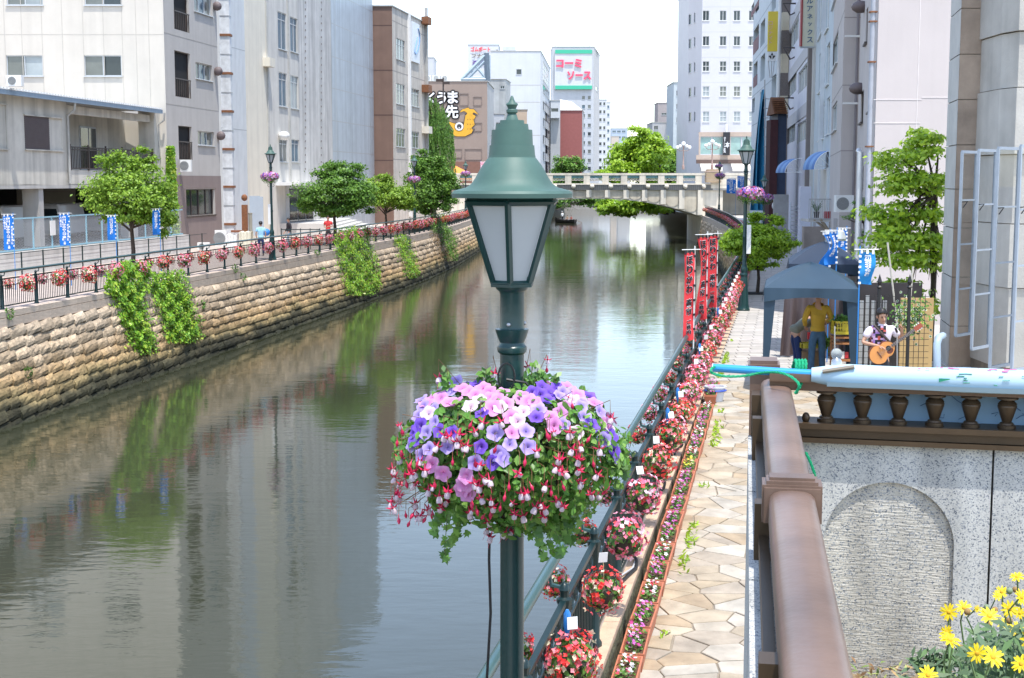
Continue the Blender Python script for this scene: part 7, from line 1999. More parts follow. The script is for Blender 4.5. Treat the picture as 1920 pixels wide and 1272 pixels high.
def red(px, py, bot, Y, lab, curl, amp, w=.32):
 cloth_banner(lab, (px, py), bot, Y, w, M_bred, 0, [('ほりかわ', .5, .03, .44, .66, 0), ('楽市', .5, .52, .2, .6, 0), ('ご案内', .5, .76, .17, .42, 0)], M_ink, M_wpole, gR, yaw=.55, amp=amp, pole_to=.0, txtm=M_ink, outl=M_lw, curl=curl)
red(1303, 468, 632, 24.6, 'red banner with black hiragana nearest the camera on the right fence', .15, .05, .24)
red(1327, 440, 594, 28.3, 'red banner with black hiragana, middle one of three, its foot twisted', .7, .06, .27)
red(1346, 438, 573, 32.0, 'red banner with black hiragana farthest of the three on the right fence', .1, .03, .29)
gB = 'blue lettered banners'
def blue(px, py, bot, Y, w, lab, pole_to, side=-1, m=M_bblue, amp=.02, curl=0):
 cloth_banner(lab, (px, py), bot, Y, w, m, 0, [('堀川1000人調査隊', .5, .08, .66, .38, 0)] if w < .33 else [('堀川1000人調査隊', .52, .05, .78, .40, 0), ('堀川を清流に', .14, .3, .55, .18, 0), ('クリーン堀川', .85, .06, .34, .18, 0), ('2010', .5, .87, .1, .0 + .22, 0)], M_lw, M_bpole, gB, amp=amp, pole_to=pole_to, side=side, txtm=M_lw, curl=curl)
YL = 50
blue(24, 402, 466, 50, .36, 'blue banner at the far left edge of the chain-link fence', 0)
blue(129, 400, 458, 52, .37, 'blue banner on the chain-link fence in the middle of the car park front', 0)
blue(216, 404, 448, 54, .32, 'blue banner half hidden by the leftmost maple', 0)
blue(299, 392, 438, 56, .30, 'blue banner at the right edge of the leftmost maple', 0)
blue(1613, 468, 528, 24.4, .26, 'cyan banner beside the front tent with its cloth curling right', 0, 1, M_bcy, .05, .2)
blue(1570, 432, 492, 29.4, .22, 'blue banner in front of the second tent, nearer of two', 0, -1, M_bblue, .07, .8)
blue(1557, 434, 500, 29.8, .16, 'blue banner in front of the second tent, thinner one on the left', 0, -1, M_bblue, .08, .9)
blue(1588, 428, 470, 36, .22, 'blue banner behind the second tent beside a hanging lamp', 0, -1)
blue(1380, 336, 362, 120, .8, 'blue banner beside the stairway near the bridge end', 0)
blue(1400, 330, 352, 122, .8, 'blue banner behind the right-hand lamp post near the bridge', 0)
blue(901, 303, 325, 170, 1.0, 'white and red banner beside the near lamp roof', 2.9, 1, mat('pinkwhite_cloth', (.7, .3, .35), .8, .4, 3))
# orange awning roof under the mural
b = MB(); a, c, e_ = at(852, 310, 185), at(894, 331, 185), at(852, 331, 185)
b.add([(a.x, 185, a.z), (a.x, 181, e_.z), (c.x, 181, c.z - .2), (c.x + 0, 185, c.z), (a.x, 185, e_.z - .3), (a.x, 181.02, e_.z - .35), (c.x, 181.02, c.z - .5)], [(0, 1, 2), (0, 2, 3), (1, 5, 6, 2)])
mk('orange_awning', b, mat('orange_canvas', (.68, .26, .04), .7, .05), label='orange canvas roof beyond the bridge left of the near lamp', cat='awning')
# double street light over the willow
dl = thing('street_light', 'slender dark street light with two heads above the willow', 'street light', loc=at(831, 330, 155))
b = MB(); b.tube([at(831, 330, 155), at(831, 146, 155)], .09, 6); b.tube([at(822, 151, 155), at(843, 157, 155)], .06, 5); mk('pole', b, M_brownframe, dl)
for x, y in ((824, 151), (837, 156)):
 b = MB(); b.box(at(x, y, 155), (.75, .5, .28)); mk('head', b, M_brownframe, dl)
# ================================================================ tents
def tent(label, px0, px1, Y, eave_py, apex_px, apex_py, depth, legs=True, zdrop=.25, m=None):
 m = m or mat('navy_tent_cloth', (.022, .050, .080), .6, .08, 2, spec=.4)
 x0, x1 = PX(px0, Y)[0], PX(px1, Y)[0]; ze = zat(eave_py, Y); x2 = x1 - x0; cx_ = (x0 + x1) / 2; cy = Y + depth / 2
 za = zat(apex_py, cy)
 th = thing('pop_up_tent', label, 'tent', loc=(cx_, cy, 0))
 ap = Vector((cx_, cy, za)); cs = [Vector((x0, Y, ze)), Vector((x1, Y, ze)), Vector((x1, Y + depth, ze)), Vector((x0, Y + depth, ze))]
 b = MB(); n = 8
 for k in range(4):
  p, q = cs[k], cs[(k + 1) % 4]
  rows = []
  for j in range(n + 1):
   t = j / n
   row = []
   for i in range(n + 1):
    e = p.lerp(q, i / n); r_ = e.lerp(ap, t); sag = -.06 * math.sin(math.pi * i / n) * math.sin(math.pi * min(1, t * 1.3) * .8); r_ = r_ + Vector((0, 0, sag + .05 * math.sin(t * math.pi))); row.append(r_)
   rows.append(row)
  vs = [v for r_ in rows for v in r_]
  b.add(vs, [(j * (n + 1) + i, j * (n + 1) + i + 1, (j + 1) * (n + 1) + i + 1, (j + 1) * (n + 1) + i) for j in range(n) for i in range(n)])
 mk('roof_cloth', b, m, th, smooth=30)
 b = MB()
 for k in range(4):
  p, q = cs[k], cs[(k + 1) % 4]; d = (q - p); nn = Vector((d.y, -d.x, 0)).normalized(); N_ = 24; top = []; bot = []
  for i in range(N_ + 1):
   t = i / N_; w = .012 * math.sin(t * 31 + k) + .02 * math.sin(t * 9); e = p.lerp(q, t)
   top.append(e + nn * .0 + Vector((0, 0, .01))); bot.append(e + nn * (w + .012) + Vector((0, 0, -zdrop + .09 * math.sin(t * math.pi))))
  b.add(top + bot, [(i, N_ + 1 + i, N_ + 2 + i, i + 1) for i in range(N_)])
 mk('valance', b, m, th, smooth=40)
 for k, c in enumerate(cs):
  sx = 1 if k in (0, 3) else -1
  b = MB(); sy = 1 if k < 2 else -1
  b.box((c.x + sx * .025, c.y + sy * .025, ze / 2), (.035, .035, ze)); mk('leg', b, M_steel, th)
  if legs:
   w0 = .21; b = MB()
   b.add([c + Vector((0, 0, -zdrop + .06)), c + Vector((sx * w0, 0, -zdrop + .06)), Vector((c.x + sx * .07, c.y, .02)), Vector((c.x, c.y, .02)),
 c + Vector((0, sy * w0, -zdrop + .06)), Vector((c.x, c.y + sy * .07, .02))], [(0, 1, 2, 3), (0, 3, 5, 4)])
   mk('leg_cloth', b, m, th)
 a = -.194; off = Vector((cx_ - x0, depth / 2, 0)); ro = Matrix.Rotation(a, 3, 'Z') @ off
 th.rotation_euler[2] = a; th.location = Vector((x0, Y, 0)) + ro
 return th
tent('navy pop-up tent nearest, with a man in yellow beneath it', 1437, 1611, 25.6, 541, 1527, 490, 2.3)
tent('second navy pop-up tent with side walls behind the first', 1482, 1617, 31.4, 496, 1563, 452, 2.6, m=mat('dark_navy_tent_cloth', (.014, .028, .055), .6, .08, 2, spec=.4))
b = MB()
x0, x1 = PX(1478, 30.6)[0], PX(1612, 30.6)[0]; ncv = 40; ztop = zat(548, 30.6) + .35
vs = []
for j in range(7):
 for i in range(ncv + 1):
  t = i / ncv; k = j / 6; vs.append((lerp(x0 - .10 * k, x1, t), 30.6 + .07 * math.sin(t * 40) * (.3 + k) + .25 * math.sin(t * 6) * k * .6, lerp(ztop, .03, k)))
b.add(vs, [(j * (ncv + 1) + i, (j + 1) * (ncv + 1) + i, (j + 1) * (ncv + 1) + i + 1, j * (ncv + 1) + i + 1) for j in range(6) for i in range(ncv)])
mk('tarpaulin_curtain', b, mat('brown_grey_tarpaulin', (.12, .09, .09), .5, .2, 1.5), smooth=60, label='brown-grey tarpaulin curtain hanging between the two tents', cat='tarpaulin')
# ================================================================ market goods and clutter by the tents
def crate(label, c, size, m, slots=True, rz=0):
 b = MB(); w, d, h = size; t = .015
 for (cx_, cy_, sx, sy) in ((0, -d / 2, w, t), (0, d / 2, w, t), (-w / 2, 0, t, d), (w / 2, 0, t, d)):
  n = 7 if sx > sy else 5
  b.box((c[0] + cx_, c[1] + cy_, c[2] + h - .02), (max(sx, t), max(sy, t), .04)); b.box((c[0] + cx_, c[1] + cy_, c[2] + .03), (max(sx, t), max(sy, t), .06)); b.box((c[0] + cx_, c[1] + cy_, c[2] + h * .5), (max(sx, t) * .99, max(sy, t) * .99, .025))
  for k in range(n + 1):
   f = k / n - .5; b.box((c[0] + cx_ + (f * w if sx > sy else 0), c[1] + cy_ + (f * d if sy > sx else 0), c[2] + h / 2), (.018, .018, h * .95))
 b.box((c[0], c[1], c[2] + .01), (w, d, .015)); b.box((c[0], c[1] - d / 2 - .006, c[2] + h * .55), (w * .26, .01, h * .5))
 return mk('crate', b, m, label=label, cat='crate')
M_ycr = mat('yellow_plastic', (.55, .45, .03), .45, .1, 4)
Yc = 27.0
cxr = PX(1588, Yc)[0]
crate('big yellow plastic crate of greens on the wooden shelf under the front tent', (cxr, Yc, zat(626, Yc)), (.40, .32, .26), M_ycr)
P = [(cxr + rnd.gauss(0, .1), Yc + rnd.gauss(0, .07), zat(603, Yc) + abs(rnd.gauss(0, .05))) for _ in range(260)]
obj_np('leafy_greens', scatter(*LEAF, P, nr.normal(size=(260, 3)) + np.array([0, -.5, 1]), .08), L_plant, label='leafy greens heaped in the big yellow crate', cat='vegetables')
crate('low yellow crate on the cardboard box between the two people', (PX(1530, 27.6)[0], 27.7, zat(652, 27.7)), (.42, .3, .10), M_ycr)
b = MB(); b.box((PX(1530, 27.8)[0], 27.8, .25), (.44, .34, .5)); mk('cardboard_box', b, mat('cardboard', (.30, .19, .10), .85, .1, 3), label='brown cardboard box under the low yellow crate', cat='box')
P = [(PX(1556, 27.4)[0] + rnd.gauss(0, .09), 27.6 + rnd.gauss(0, .06), zat(645, 27.4) + rnd.gauss(0, .07)) for _ in range(220)]
obj_np('green_vegetables', scatter(*LEAF, P, nr.normal(size=(220, 3)) + np.array([0, -.5, 1]), .08), L_deep, label='dark green vegetables beside the man in yellow', cat='vegetables')
sf = thing('wooden_shelf', 'orange-brown wooden stand holding the big yellow crate', 'stand', loc=(cxr, Yc, 0))
for z in (zat(632, Yc), zat(643, Yc), .42):
 b = MB(); b.box((cxr + .02, Yc, z), (.46, .34, .035)); mk('shelf', b, mat('orange_wood', (.40, .17, .06), .6, .15, 6), sf)
for dx in (-.19, .23):
 for dy in (-.13, .13):
  b = MB(); b.box((cxr + dx, Yc + dy, zat(632, Yc) / 2), (.035, .035, zat(632, Yc))); mk('leg', b, mat('orange_wood', (.40, .17, .06), .6, .15, 6), sf)
for k, (dx, m_, lab) in enumerate(((-.1, mat('blue_packet', (.03, .10, .45), .4, 0), 'blue packet on the lowest shelf of the stand'), (-.02, M_white, 'white carton beside the blue packet on the stand'), (.06, mat('red_packet', (.5, .03, .04), .4, 0), 'red packet at the right of the lowest shelf'))):
 b = MB(); b.box((cxr + dx, Yc - .08, .44 + .08), (.07, .06, .16 - .02 * k)); mk('packet', b, m_, label=lab, cat='packet')
# wire fence, gate, boards, white flowers behind the guitarist
Yg = 24.6
gfn = thing('wire_fence', 'black wire grid fence with spear finials behind the guitarist', 'fence', loc=(PX(1690, Yg)[0], Yg, 0))
xa, xb = PX(1618, Yg)[0], PX(1752, Yg)[0]
b = MB()
for x in np.arange(xa, xb, .09): b.box((x, Yg, .95), (.008, .008, 1.9))
for z in np.arange(.1, 1.95, .11): b.box(((xa + xb) / 2, Yg + .008, z), (xb - xa, .007, .008))
mk('grid', b, M_black, gfn, kind='stuff')
for px in (1655, 1712):
 x = PX(px, Yg)[0]; b = MB(); b.box((x, Yg, 1.0), (.05, .05, 2.0)); b.lathe([(.025, 0), (.05, .03), (.02, .06), (.045, .12), (.002, .26)], (x, Yg, 2.0), 6); mk('post', b, M_black, gfn)
b = MB(); b.box((PX(1727, 26.2)[0], 26.2, .85), (.62, .06, 1.7)); mk('tan_board', b, mat('tan_plywood', (.50, .34, .15), .7, .12, 3), label='tan board leaning behind the wire fence right of the guitarist', cat='board')
b = MB()
for k in range(5): b.box((PX(1622 + k * 11, 26.8)[0], 26.8, .8), (.075, .04, 1.6 + .2 * (k % 2)))
mk('grey_slats', b, M_steel, label='grey metal slats standing behind the wire fence', cat='slats', kind='stuff')
b = MB(); b.box((PX(1668, 27.4)[0], 27.4, .95), (1.4, .08, 1.9)); mk('dark_shed_wall', b, mat('dark_shed', (.045, .04, .042), .9, .3, 3), label='dark shed wall behind the wire fence', cat='wall')
P = []; D = []
for k in range(420): P.append((PX(1716, 25.0)[0] + rnd.gauss(0, .17), 25.0 + rnd.gauss(0, .08), zat(592, 25.0) + rnd.gauss(0, .17))); D.append((rnd.gauss(0, .5), -1, .5))
wf = obj_np('white_flower_bush', scatter(*petal_tmpl(5, .5, .1), P[:150], D[:150], .065), rampmat('white_flowers', [(.75, .73, .68), (.74, .72, .70), (.70, .60, .15)], 'island', .6, 0), label='bush of white and yellow flowers behind the wire fence', cat='flower bush')
obj_np('leaves', scatter(*LEAF, P, D, .07), L_plant, wf)
pipe('blue_grey_duct', [at(1757, 692, 24.4), at(1757, 645, 24.4), at(1760, 634, 24.5), at(1768, 630, 24.7)], .07, mat('blue_grey_plastic', (.35, .45, .55), .4, .05), label='blue-grey bent plastic pipe at the foot of the granite pillar', cat='pipe')
for px, t_ in ((1700, 1), (1686, 0)):
 b = MB(); b.tube([at(px, 640, 25.6), at(px + (12 if t_ else -22), 500 if t_ else 455, 25.8)], .018, 6); mk('support_pole', b, mat('pale_bamboo', (.45, .42, .36), .7, .1), label='pale support pole leaning ' + ('behind the white flowers' if t_ else 'against the pinkish wall'), cat='pole')
b = MB(); b.lathe([(.12, 0), (.14, .05), (.09, .2), (.03, .24)], at(1575, 452, 30.4), 12); mk('hanging_lantern', b, M_alu, label='round metal lamp above the second tent', cat='lamp')
# ---- left bank clutter: washing, boxes, parasol
def clothy(label, px, py, w, h, Y, m, cat='cloth', name='draped_table', dep=.7):
 c = at(px, py, Y); W = w * Y / FPX; Hh = h * Y / FPX; b = MB(); n = 14
 vs = []
 for i in range(n + 1):
  t = i / n; x = c.x - W / 2 + W * t; f = .05 * math.sin(i * 1.7)
  vs += [(x, Y - dep / 2 + f - .05, 0.02), (x, Y - dep / 2 + f * .3, c.z + Hh / 2), (x, Y + dep / 2, c.z + Hh / 2 + .04 * math.sin(i)), (x, Y + dep / 2 + .05, .02)]
 b.add(vs, [(i * 4 + k, i * 4 + k + 4, i * 4 + k + 5, i * 4 + k + 1) for i in range(n) for k in range(3)]); mk(name, b, m, label=label, cat=cat, smooth=50)
M_sheet = mat('cream_sheet', (.66, .63, .50), .8, .08, 3)
clothy('table under a cream sheet left of the man in light blue', 462, 447, 22, 24, 76, M_sheet)
clothy('low table with white cloth beside the air conditioner on the left bank', 437, 446, 20, 12, 79, M_white)
b = MB(); b.ball(at(499, 436, 75), (.22, .22, .2), 12, 8); mk('blue_bundle', b, mat('bright_blue', (.03, .20, .6), .6, .05), smooth=60, label='bright blue bundle right of the man in light blue', cat='bundle')
b = MB(); b.box(at(444, 434, 79), (.6, .4, .12)); mk('brown_tray', b, mat('brown_tray_wood', (.22, .08, .04), .7, .1), label='reddish tray on the white-clothed table', cat='tray')
b = MB(); b.lathe([(.12, 0), (.12, 1.2), (.14, 1.25), (.14, 1.3)], at(470, 438, 88), 10); mk('grey_bin', b, mat('olive_grey', (.30, .29, .24), .7, .1), label='tall grey-olive bin against the ribbed wall', cat='bin')
b = MB(); p = at(459, 405, 88.5); b.box((p.x, p.y, p.z - .6), (.35, .25, 2.6)); b.ball((p.x, p.y, p.z + 1.15), (.2, .15, .22), 8, 6); bo = mk('rusty_standpipe', b, M_rust, label='rusty pipe box with a red knob on the ribbed wall', cat='standpipe')
b = MB(); b.box(at(478, 405, 91.5), (.7, .1, 2.6)); b.box(at(489, 405, 91.5) + Vector((0, -.02, 0)), (.35, .1, 2.5)); mk('side_door', b, mat('blue_grey_door', (.42, .48, .54), .5, .05), label='blue-grey side door in the cream building', cat='door')
b = MB()
for k in range(5): b.box((PX(523, 79)[0] + k * .55, 79.5, .62), (.045, .045, 1.2))
for z in (1.15, .7, .25): b.box((PX(523, 79)[0] + 1.1, 79.5, z), (2.25, .04, .05))
mk('green_step_rail', b, M_green, label='low green railing between the walkway and the steps', cat='railing')
# low planted boxes behind the left fence
# ================================================================ people
def skin(name, nodes, edges, m, parent, sub=2, root=None):
 keys = list(nodes); me = bpy.data.meshes.new(name)
 me.from_pydata([tuple(nodes[k][0]) for k in keys], [(keys.index(a), keys.index(b_)) for a, b_ in edges], [])
 o = bpy.data.objects.new(name, me)
 md = o.modifiers.new('skin', 'SKIN'); md.use_smooth_shade = True; md.branch_smoothing = .6
 for i, k in enumerate(keys):
  r_ = nodes[k][1]; r_ = r_ if hasattr(r_, '__len__') else (r_, r_)
  me.skin_vertices[0].data[i].radius = r_; me.skin_vertices[0].data[i].use_root = (k == (root or keys[0]))
 s_ = o.modifiers.new('sub', 'SUBSURF'); s_.levels = sub; s_.render_levels = sub
 nm = evaluated(o); bpy.data.objects.remove(o)
 nm.materials.clear(); nm.materials.append(m)
 for p_ in nm.polygons: p_.material_index = 0
 r = bpy.data.objects.new(name, nm); COL.objects.link(r); r.parent = parent
 return r
M_skin = mat('skin', (.48, .27, .18), .5, .05, 20); M_hair = mat('black_hair', (.012, .010, .010), .45, .2, 40)
def person(label, loc, facing, J, top, bottom, shoes, sleeve='long', scale=1.0, hair=True, hands=False, face=True, extra=None, hat=None):
 """J: joint table (local metres, +y = where the person faces, x = his right is +x when seen from behind)"""
 t = thing('person', label, 'person', loc=loc, rz=facing); t.scale = (scale,) * 3
 def N(k, r): return (J[k], r)
 hd = Vector(J['head']); nk = Vector(J['neck'])
 up = (hd - nk).normalized()
 body = {'pelvis': N('pelvis', .105), 'chest': N('chest', (.095, .07)), 'neck': N('neck', .05), 'jaw': (tuple(hd - up * .055), (.062, .07)), 'head': (tuple(hd + up * .03), (.078, .092)), 'crown': (tuple(hd + up * .095), (.05, .06))}
 ed = [('pelvis', 'chest'), ('chest', 'neck'), ('neck', 'jaw'), ('jaw', 'head'), ('head', 'crown')]
 for s in 'LR':
  for k, r in (('sh', .04), ('el', .036), ('wr', .026), ('ha', .028), ('hip', .08), ('kn', .05), ('an', .038), ('toe', .035)): body[k + s] = N(k + s, r)
  ed += [('chest', 'sh' + s), ('sh' + s, 'el' + s), ('el' + s, 'wr' + s), ('wr' + s, 'ha' + s), ('pelvis', 'hip' + s), ('hip' + s, 'kn' + s), ('kn' + s, 'an' + s), ('an' + s, 'toe' + s)]
 skin('body', body, ed, M_skin, t)
 for s in 'LR':
  w, h = Vector(J['wr' + s]), Vector(J['ha' + s]); d = (h - w).normalized(); sd = d.orthogonal().normalized()
  curl = Vector(J.get('curl' + s, (0, .3, -.6))).normalized()
  sd = d.cross(curl).normalized() if d.cross(curl).length > .1 else sd
  for f in range(4):
   L_ = [.062, .075, .07, .055][f]; r0 = h + sd * (-.03 + .02 * f) * 1.0
   nd = {'a': (tuple(r0 - d * .01), .0095), 'b': (tuple(r0 + d * L_ * .45), .009), 'c': (tuple(r0 + d * L_ * .75 + curl * L_ * .3), .008), 'd': (tuple(r0 + d * L_ * .85 + curl * L_ * .6), .0065)}
   skin('finger', nd, [('a', 'b'), ('b', 'c'), ('c', 'd')], M_skin, t, 1)
  nd = {'a': (tuple(w.lerp(h, .5)), .012), 'b': (tuple(w.lerp(h, .8) - sd * .04 + curl * .01), .0105), 'c': (tuple(h - sd * .045 + curl * .03 + d * .02), .008)}
  skin('thumb', nd, [('a', 'b'), ('b', 'c')], M_skin, t, 1)
 sh = {'hem': ((Vector(J['pelvis']) * 1.12 - Vector(J['chest']) * .12)[:], (.155, .12)), 'belly': ((Vector(J['pelvis']) * .9 + Vector(J['chest']) * .1)[:], (.165, .125)), 'waist': ((Vector(J['pelvis']) * .55 + Vector(J['chest']) * .45)[:], (.155, .12)), 'chest': N('chest', (.175, .125)), 'collar': ((Vector(J['chest']) * .25 + Vector(J['neck']) * .75)[:], (.11, .085)), 'band': ((Vector(J['neck']))[:], (.068, .062))}
 se = [('hem', 'belly'), ('belly', 'waist'), ('waist', 'chest'), ('chest', 'collar'), ('collar', 'band')]
 for s in 'LR':
  sh['sh' + s] = N('sh' + s, .082); sh['el' + s] = N('el' + s, .055) if sleeve == 'long' else ((Vector(J['sh' + s]) * .3 + Vector(J['el' + s]) * .7)[:], .068); se += [('chest', 'sh' + s), ('sh' + s, 'el' + s)]
  if sleeve == 'long': sh['wr' + s] = N('wr' + s, .045); se.append(('el' + s, 'wr' + s))
 skin('shirt', sh, se, top, t, root='waist')
 tr = {'belt': ((Vector(J['pelvis']) * .8 + Vector(J['chest']) * .2)[:], (.145, .105)), 'seat': N('pelvis', (.15, .125))}; te = [('belt', 'seat')]
 for s in 'LR':
  tr['hip' + s] = ((Vector(J['hip' + s]) * .8 + Vector(J['kn' + s]) * .2)[:], .095); tr['kn' + s] = N('kn' + s, .07); tr['an' + s] = N('an' + s, .06); te += [('seat', 'hip' + s), ('hip' + s, 'kn' + s), ('kn' + s, 'an' + s)]
 skin('trousers', tr, te, bottom, t, root='seat')
 for s in 'LR':
  a, b_ = Vector(J['an' + s]), Vector(J['toe' + s]); nd = {'h': ((a.x, a.y - .03, .045), .045), 'm': (tuple(a.lerp(b_, .5) * 1) [:2] + (.045,), .045), 't': ((b_.x, b_.y, .04), .04)}
  skin('shoe', nd, [('h', 'm'), ('m', 't')], shoes, t, 1)
 M3 = (Vector((0, 0, 1)).rotation_difference(up)).to_matrix()
 if hair:
  b = MB(); st = random.Random(5)
  b.ball(hd + up * .05 + M3 @ Vector((0, -.018, .0)), (.088, .104, .098), 16, 12, M=M3)
  o = mk('hair', b, M_hair, keep=True, smooth=70)
  for v in o.data.vertices:
   v.co += Vector(unit(1)[0]) * .007
   loc_ = M3.transposed() @ (v.co - hd)
   if loc_.y > .045 and loc_.z < .075: v.co = hd + M3 @ Vector((loc_.x * .8, .02, loc_.z + .0))
  o.parent = t
 if hat:
  b = MB(); b.lathe([(.098, .03), (.102, .06), (.09, .12), (.04, .155), (.005, .16)], hd + up * .01, 14, M=M3); b.box(hd + M3 @ Vector((0, .12, .055)), (.15, .1, .012)); mk('cap', b, hat, keep=True, smooth=50).parent = t
 if face:
  fw_ = M3 @ Vector((0, 1, 0)); rt_ = M3 @ Vector((1, 0, 0))
  b = MB(); b.tube([hd + fw_ * .082 + up * .03, hd + fw_ * .112 - up * .008, hd + fw_ * .088 - up * .014], [.008, .014, .008], 6); mk('nose', b, M_skin, keep=True, smooth=70).parent = t
  for q in (-1, 1):
   b = MB(); b.ball(hd + fw_ * .086 + rt_ * .03 * q + up * .024, (.012, .008, .0065), 8, 6); mk('eye', b, M_hair, keep=True).parent = t
   b = MB(); b.tube([hd + fw_ * .092 + rt_ * .016 * q + up * .044, hd + fw_ * .086 + rt_ * .046 * q + up * .044], .0045, 5); mk('eyebrow', b, M_hair, keep=True).parent = t
   b = MB(); b.ball(hd + rt_ * .084 * q + up * .008, (.012, .02, .03), 8, 6); mk('ear', b, M_skin, keep=True, smooth=70).parent = t
  b = MB(); b.tube([hd + fw_ * .090 - rt_ * .024 - up * .045, hd + fw_ * .097 - up * .047, hd + fw_ * .090 + rt_ * .024 - up * .045], [.003, .006, .003], 5); mk('mouth', b, mat('lips', (.30, .10, .08), .5, 0), keep=True).parent = t
 return t
def JT(**kw):
 J = dict(pelvis=(0, 0, .93), chest=(0, 0, 1.30), neck=(0, .01, 1.47), head=(0, .03, 1.585), hipL=(-.085, 0, .88), hipR=(.085, 0, .88), knL=(-.10, .02, .49), knR=(.10, .02, .49), anL=(-.11, 0, .09), anR=(.11, 0, .09), toeL=(-.12, .15, .04), toeR=(.12, .15, .04),
 shL=(-.17, 0, 1.39), shR=(.17, 0, 1.39), elL=(-.24, -.02, 1.12), elR=(.24, -.02, 1.12), wrL=(-.23, .12, .92), wrR=(.23, .12, .92), haL=(-.22, .18, .86), haR=(.22, .18, .86))
 J.update(kw); return J
M_yel = mat('mustard_jacket', (.50, .31, .03), .75, .1, 8, .3, 25); M_jean = mat('blue_jeans', (.055, .12, .20), .85, .2, 12, .3, 40); M_navyc = mat('navy_trousers', (.012, .03, .11), .8, .15, 8, .3)
M_greyg = mat('grey_green_shirt', (.20, .21, .17), .8, .1, 8); M_shoe = mat('dark_shoe', (.02, .02, .025), .6, .1); M_redc = mat('red_shirt', (.60, .04, .04), .7, .08, 6); M_blk = mat('black_shirt', (.02, .018, .025), .7, .3, 8)
M_lbl = mat('light_blue_shirt', (.30, .55, .72), .7, .06, 6)
YMn = 27.4
person('man in a mustard yellow jacket and jeans seen from behind under the front tent', (PX(1540, YMn)[0], YMn, 0), 0.0, JT(wrL=(-.20, .18, 1.0), haL=(-.17, .25, .95), wrR=(.22, .22, 1.08), haR=(.2, .28, 1.03), elR=(.27, 0, 1.15), elL=(-.26, 0, 1.13), head=(.03, .07, 1.57)), M_yel, M_jean, M_shoe, scale=1.03)
person('person in navy trousers and grey-green top bending over the goods under the tent', (PX(1505, 27.9)[0], 27.9, 0), -math.pi / 2 + .25, JT(pelvis=(0, -.12, .90), chest=(0, .24, 1.12), neck=(0, .42, 1.13), head=(0, .54, 1.10), hipL=(-.09, -.1, .85), hipR=(.09, -.1, .85), knL=(-.1, .0, .47), knR=(.1, -.04, .47),
 shL=(-.17, .3, 1.14), shR=(.17, .3, 1.14), elL=(-.2, .40, .92), elR=(.2, .40, .92), wrL=(-.16, .52, .74), wrR=(.16, .52, .74), haL=(-.14, .56, .68), haR=(.14, .56, .68)), M_greyg, M_navyc, M_shoe, scale=1.0)
b = MB(); b.box(at(1519, 630, 27.6), (.10, .08, .14)); mk('red_bag', b, mat('red_bag', (.6, .03, .04), .5, .1), label='red bag beside the bending person', cat='bag')
# guitarist, facing the camera; local +y is towards the viewer after turning by pi
YGt = 23.6
gx = PX(1661, YGt)[0]
guit = person('young man in a patterned open shirt over white playing an acoustic guitar', (gx, YGt, 0), math.pi + .1, JT(head=(.02, .06, 1.575), neck=(0, .015, 1.46),
 shL=(-.18, 0, 1.38), elL=(-.34, .04, 1.16), wrL=(-.27, .22, 1.34), haL=(-.25, .26, 1.40), curlL=(.6, .3, .1), shR=(.18, 0, 1.38), elR=(.33, .02, 1.14), wrR=(.14, .22, 1.10), haR=(.09, .25, 1.09), curlR=(-.2, .1, -.7)),
 mat('white_shirt_violet', (.66, .60, .68), .8, .06, 12, .2, 20), mat('dark_trousers', (.03, .03, .04), .8, .1), M_shoe, sleeve='short', scale=1.02)
# black patterned panels of the open shirt, lying on the chest and right shoulder
M_pat = rampmat('patterned_shirt', [(.02, .02, .025), (.02, .02, .025), (.55, .10, .08), (.60, .40, .60), (.02, .02, .025), (.35, .20, .50)], 'island', .8, 0)
pb_ = MB()
for i in range(9):
 for j in range(12):
  a = R(-8 + i * 14);
  z = 1.02 + j * .034; rx, ry = .19, .15 - .02 * abs(j - 7) / 7
  p0 = [(rx * math.sin(a + da) + .0, ry * math.cos(a + da), z + dz) for da, dz in ((0, 0), (R(14), 0), (R(14), .034), (0, .034))]
  if i < 2 or i > 4 or j > 2: pb_.add([(p[0] * 1.0, p[1] + .005, p[2]) for p in p0], [(0, 3, 2, 1)])
mk('patterned_panel', pb_, M_pat, keep=True).parent = guit
b = MB(); b.tube([(.15, .08, 1.43), (.05, .16, 1.30), (-.12, .17, 1.12)], [.02, .022, .02], 6); mk('guitar_strap', b, M_brownframe, keep=True, smooth=60).parent = guit
# guitar: its own thing
gt = thing('acoustic_guitar', 'orange-topped acoustic guitar held by the young man', 'guitar', loc=(gx + .03, YGt - .27, 1.07), rz=0)
ang = R(36)
def G2(u, v): return (u * math.cos(ang) - v * math.sin(ang), u * math.sin(ang) + v * math.cos(ang))
out = []
for k in range(48):
 a = 2 * math.pi * k / 48; x = math.cos(a); y_ = math.sin(a)
 rr_ = .155 if x < 0 else .118
 w = .19 * (1 - .0) if x < 0 else .145
 waist = 1 - .24 * math.exp(-((x * .25 - .03) / .055) ** 2)
 out.append((x * .235 - .09, y_ * lerp(.195, .142, (x + 1) / 2) * waist))
def gplate(name, outline, y0, y1, m, par=gt):
 b = MB(); n = len(outline); f = [Vector((G2(*p)[0], y0, G2(*p)[1])) for p in outline]; g_ = [Vector((G2(*p)[0], y1, G2(*p)[1])) for p in outline]
 b.add(f + g_, [tuple(range(n)), tuple(range(2 * n - 1, n - 1, -1))] + [(i, n + i, n + (i + 1) % n, (i + 1) % n) for i in range(n)])
 o = mk(name, b, m, keep=True, smooth=30); o.parent = par; return o
M_spr = mat('spruce_top', (.62, .25, .06), .3, .1, 6, coat=.5); M_mah = mat('dark_mahogany', (.14, .045, .02), .3, .1, 6)
gplate('body', out, 0, .095, M_mah); gplate('soundboard', [(x * .985 - .001, y_ * .97) for x, y_ in out], -.006, 0.002, M_spr)
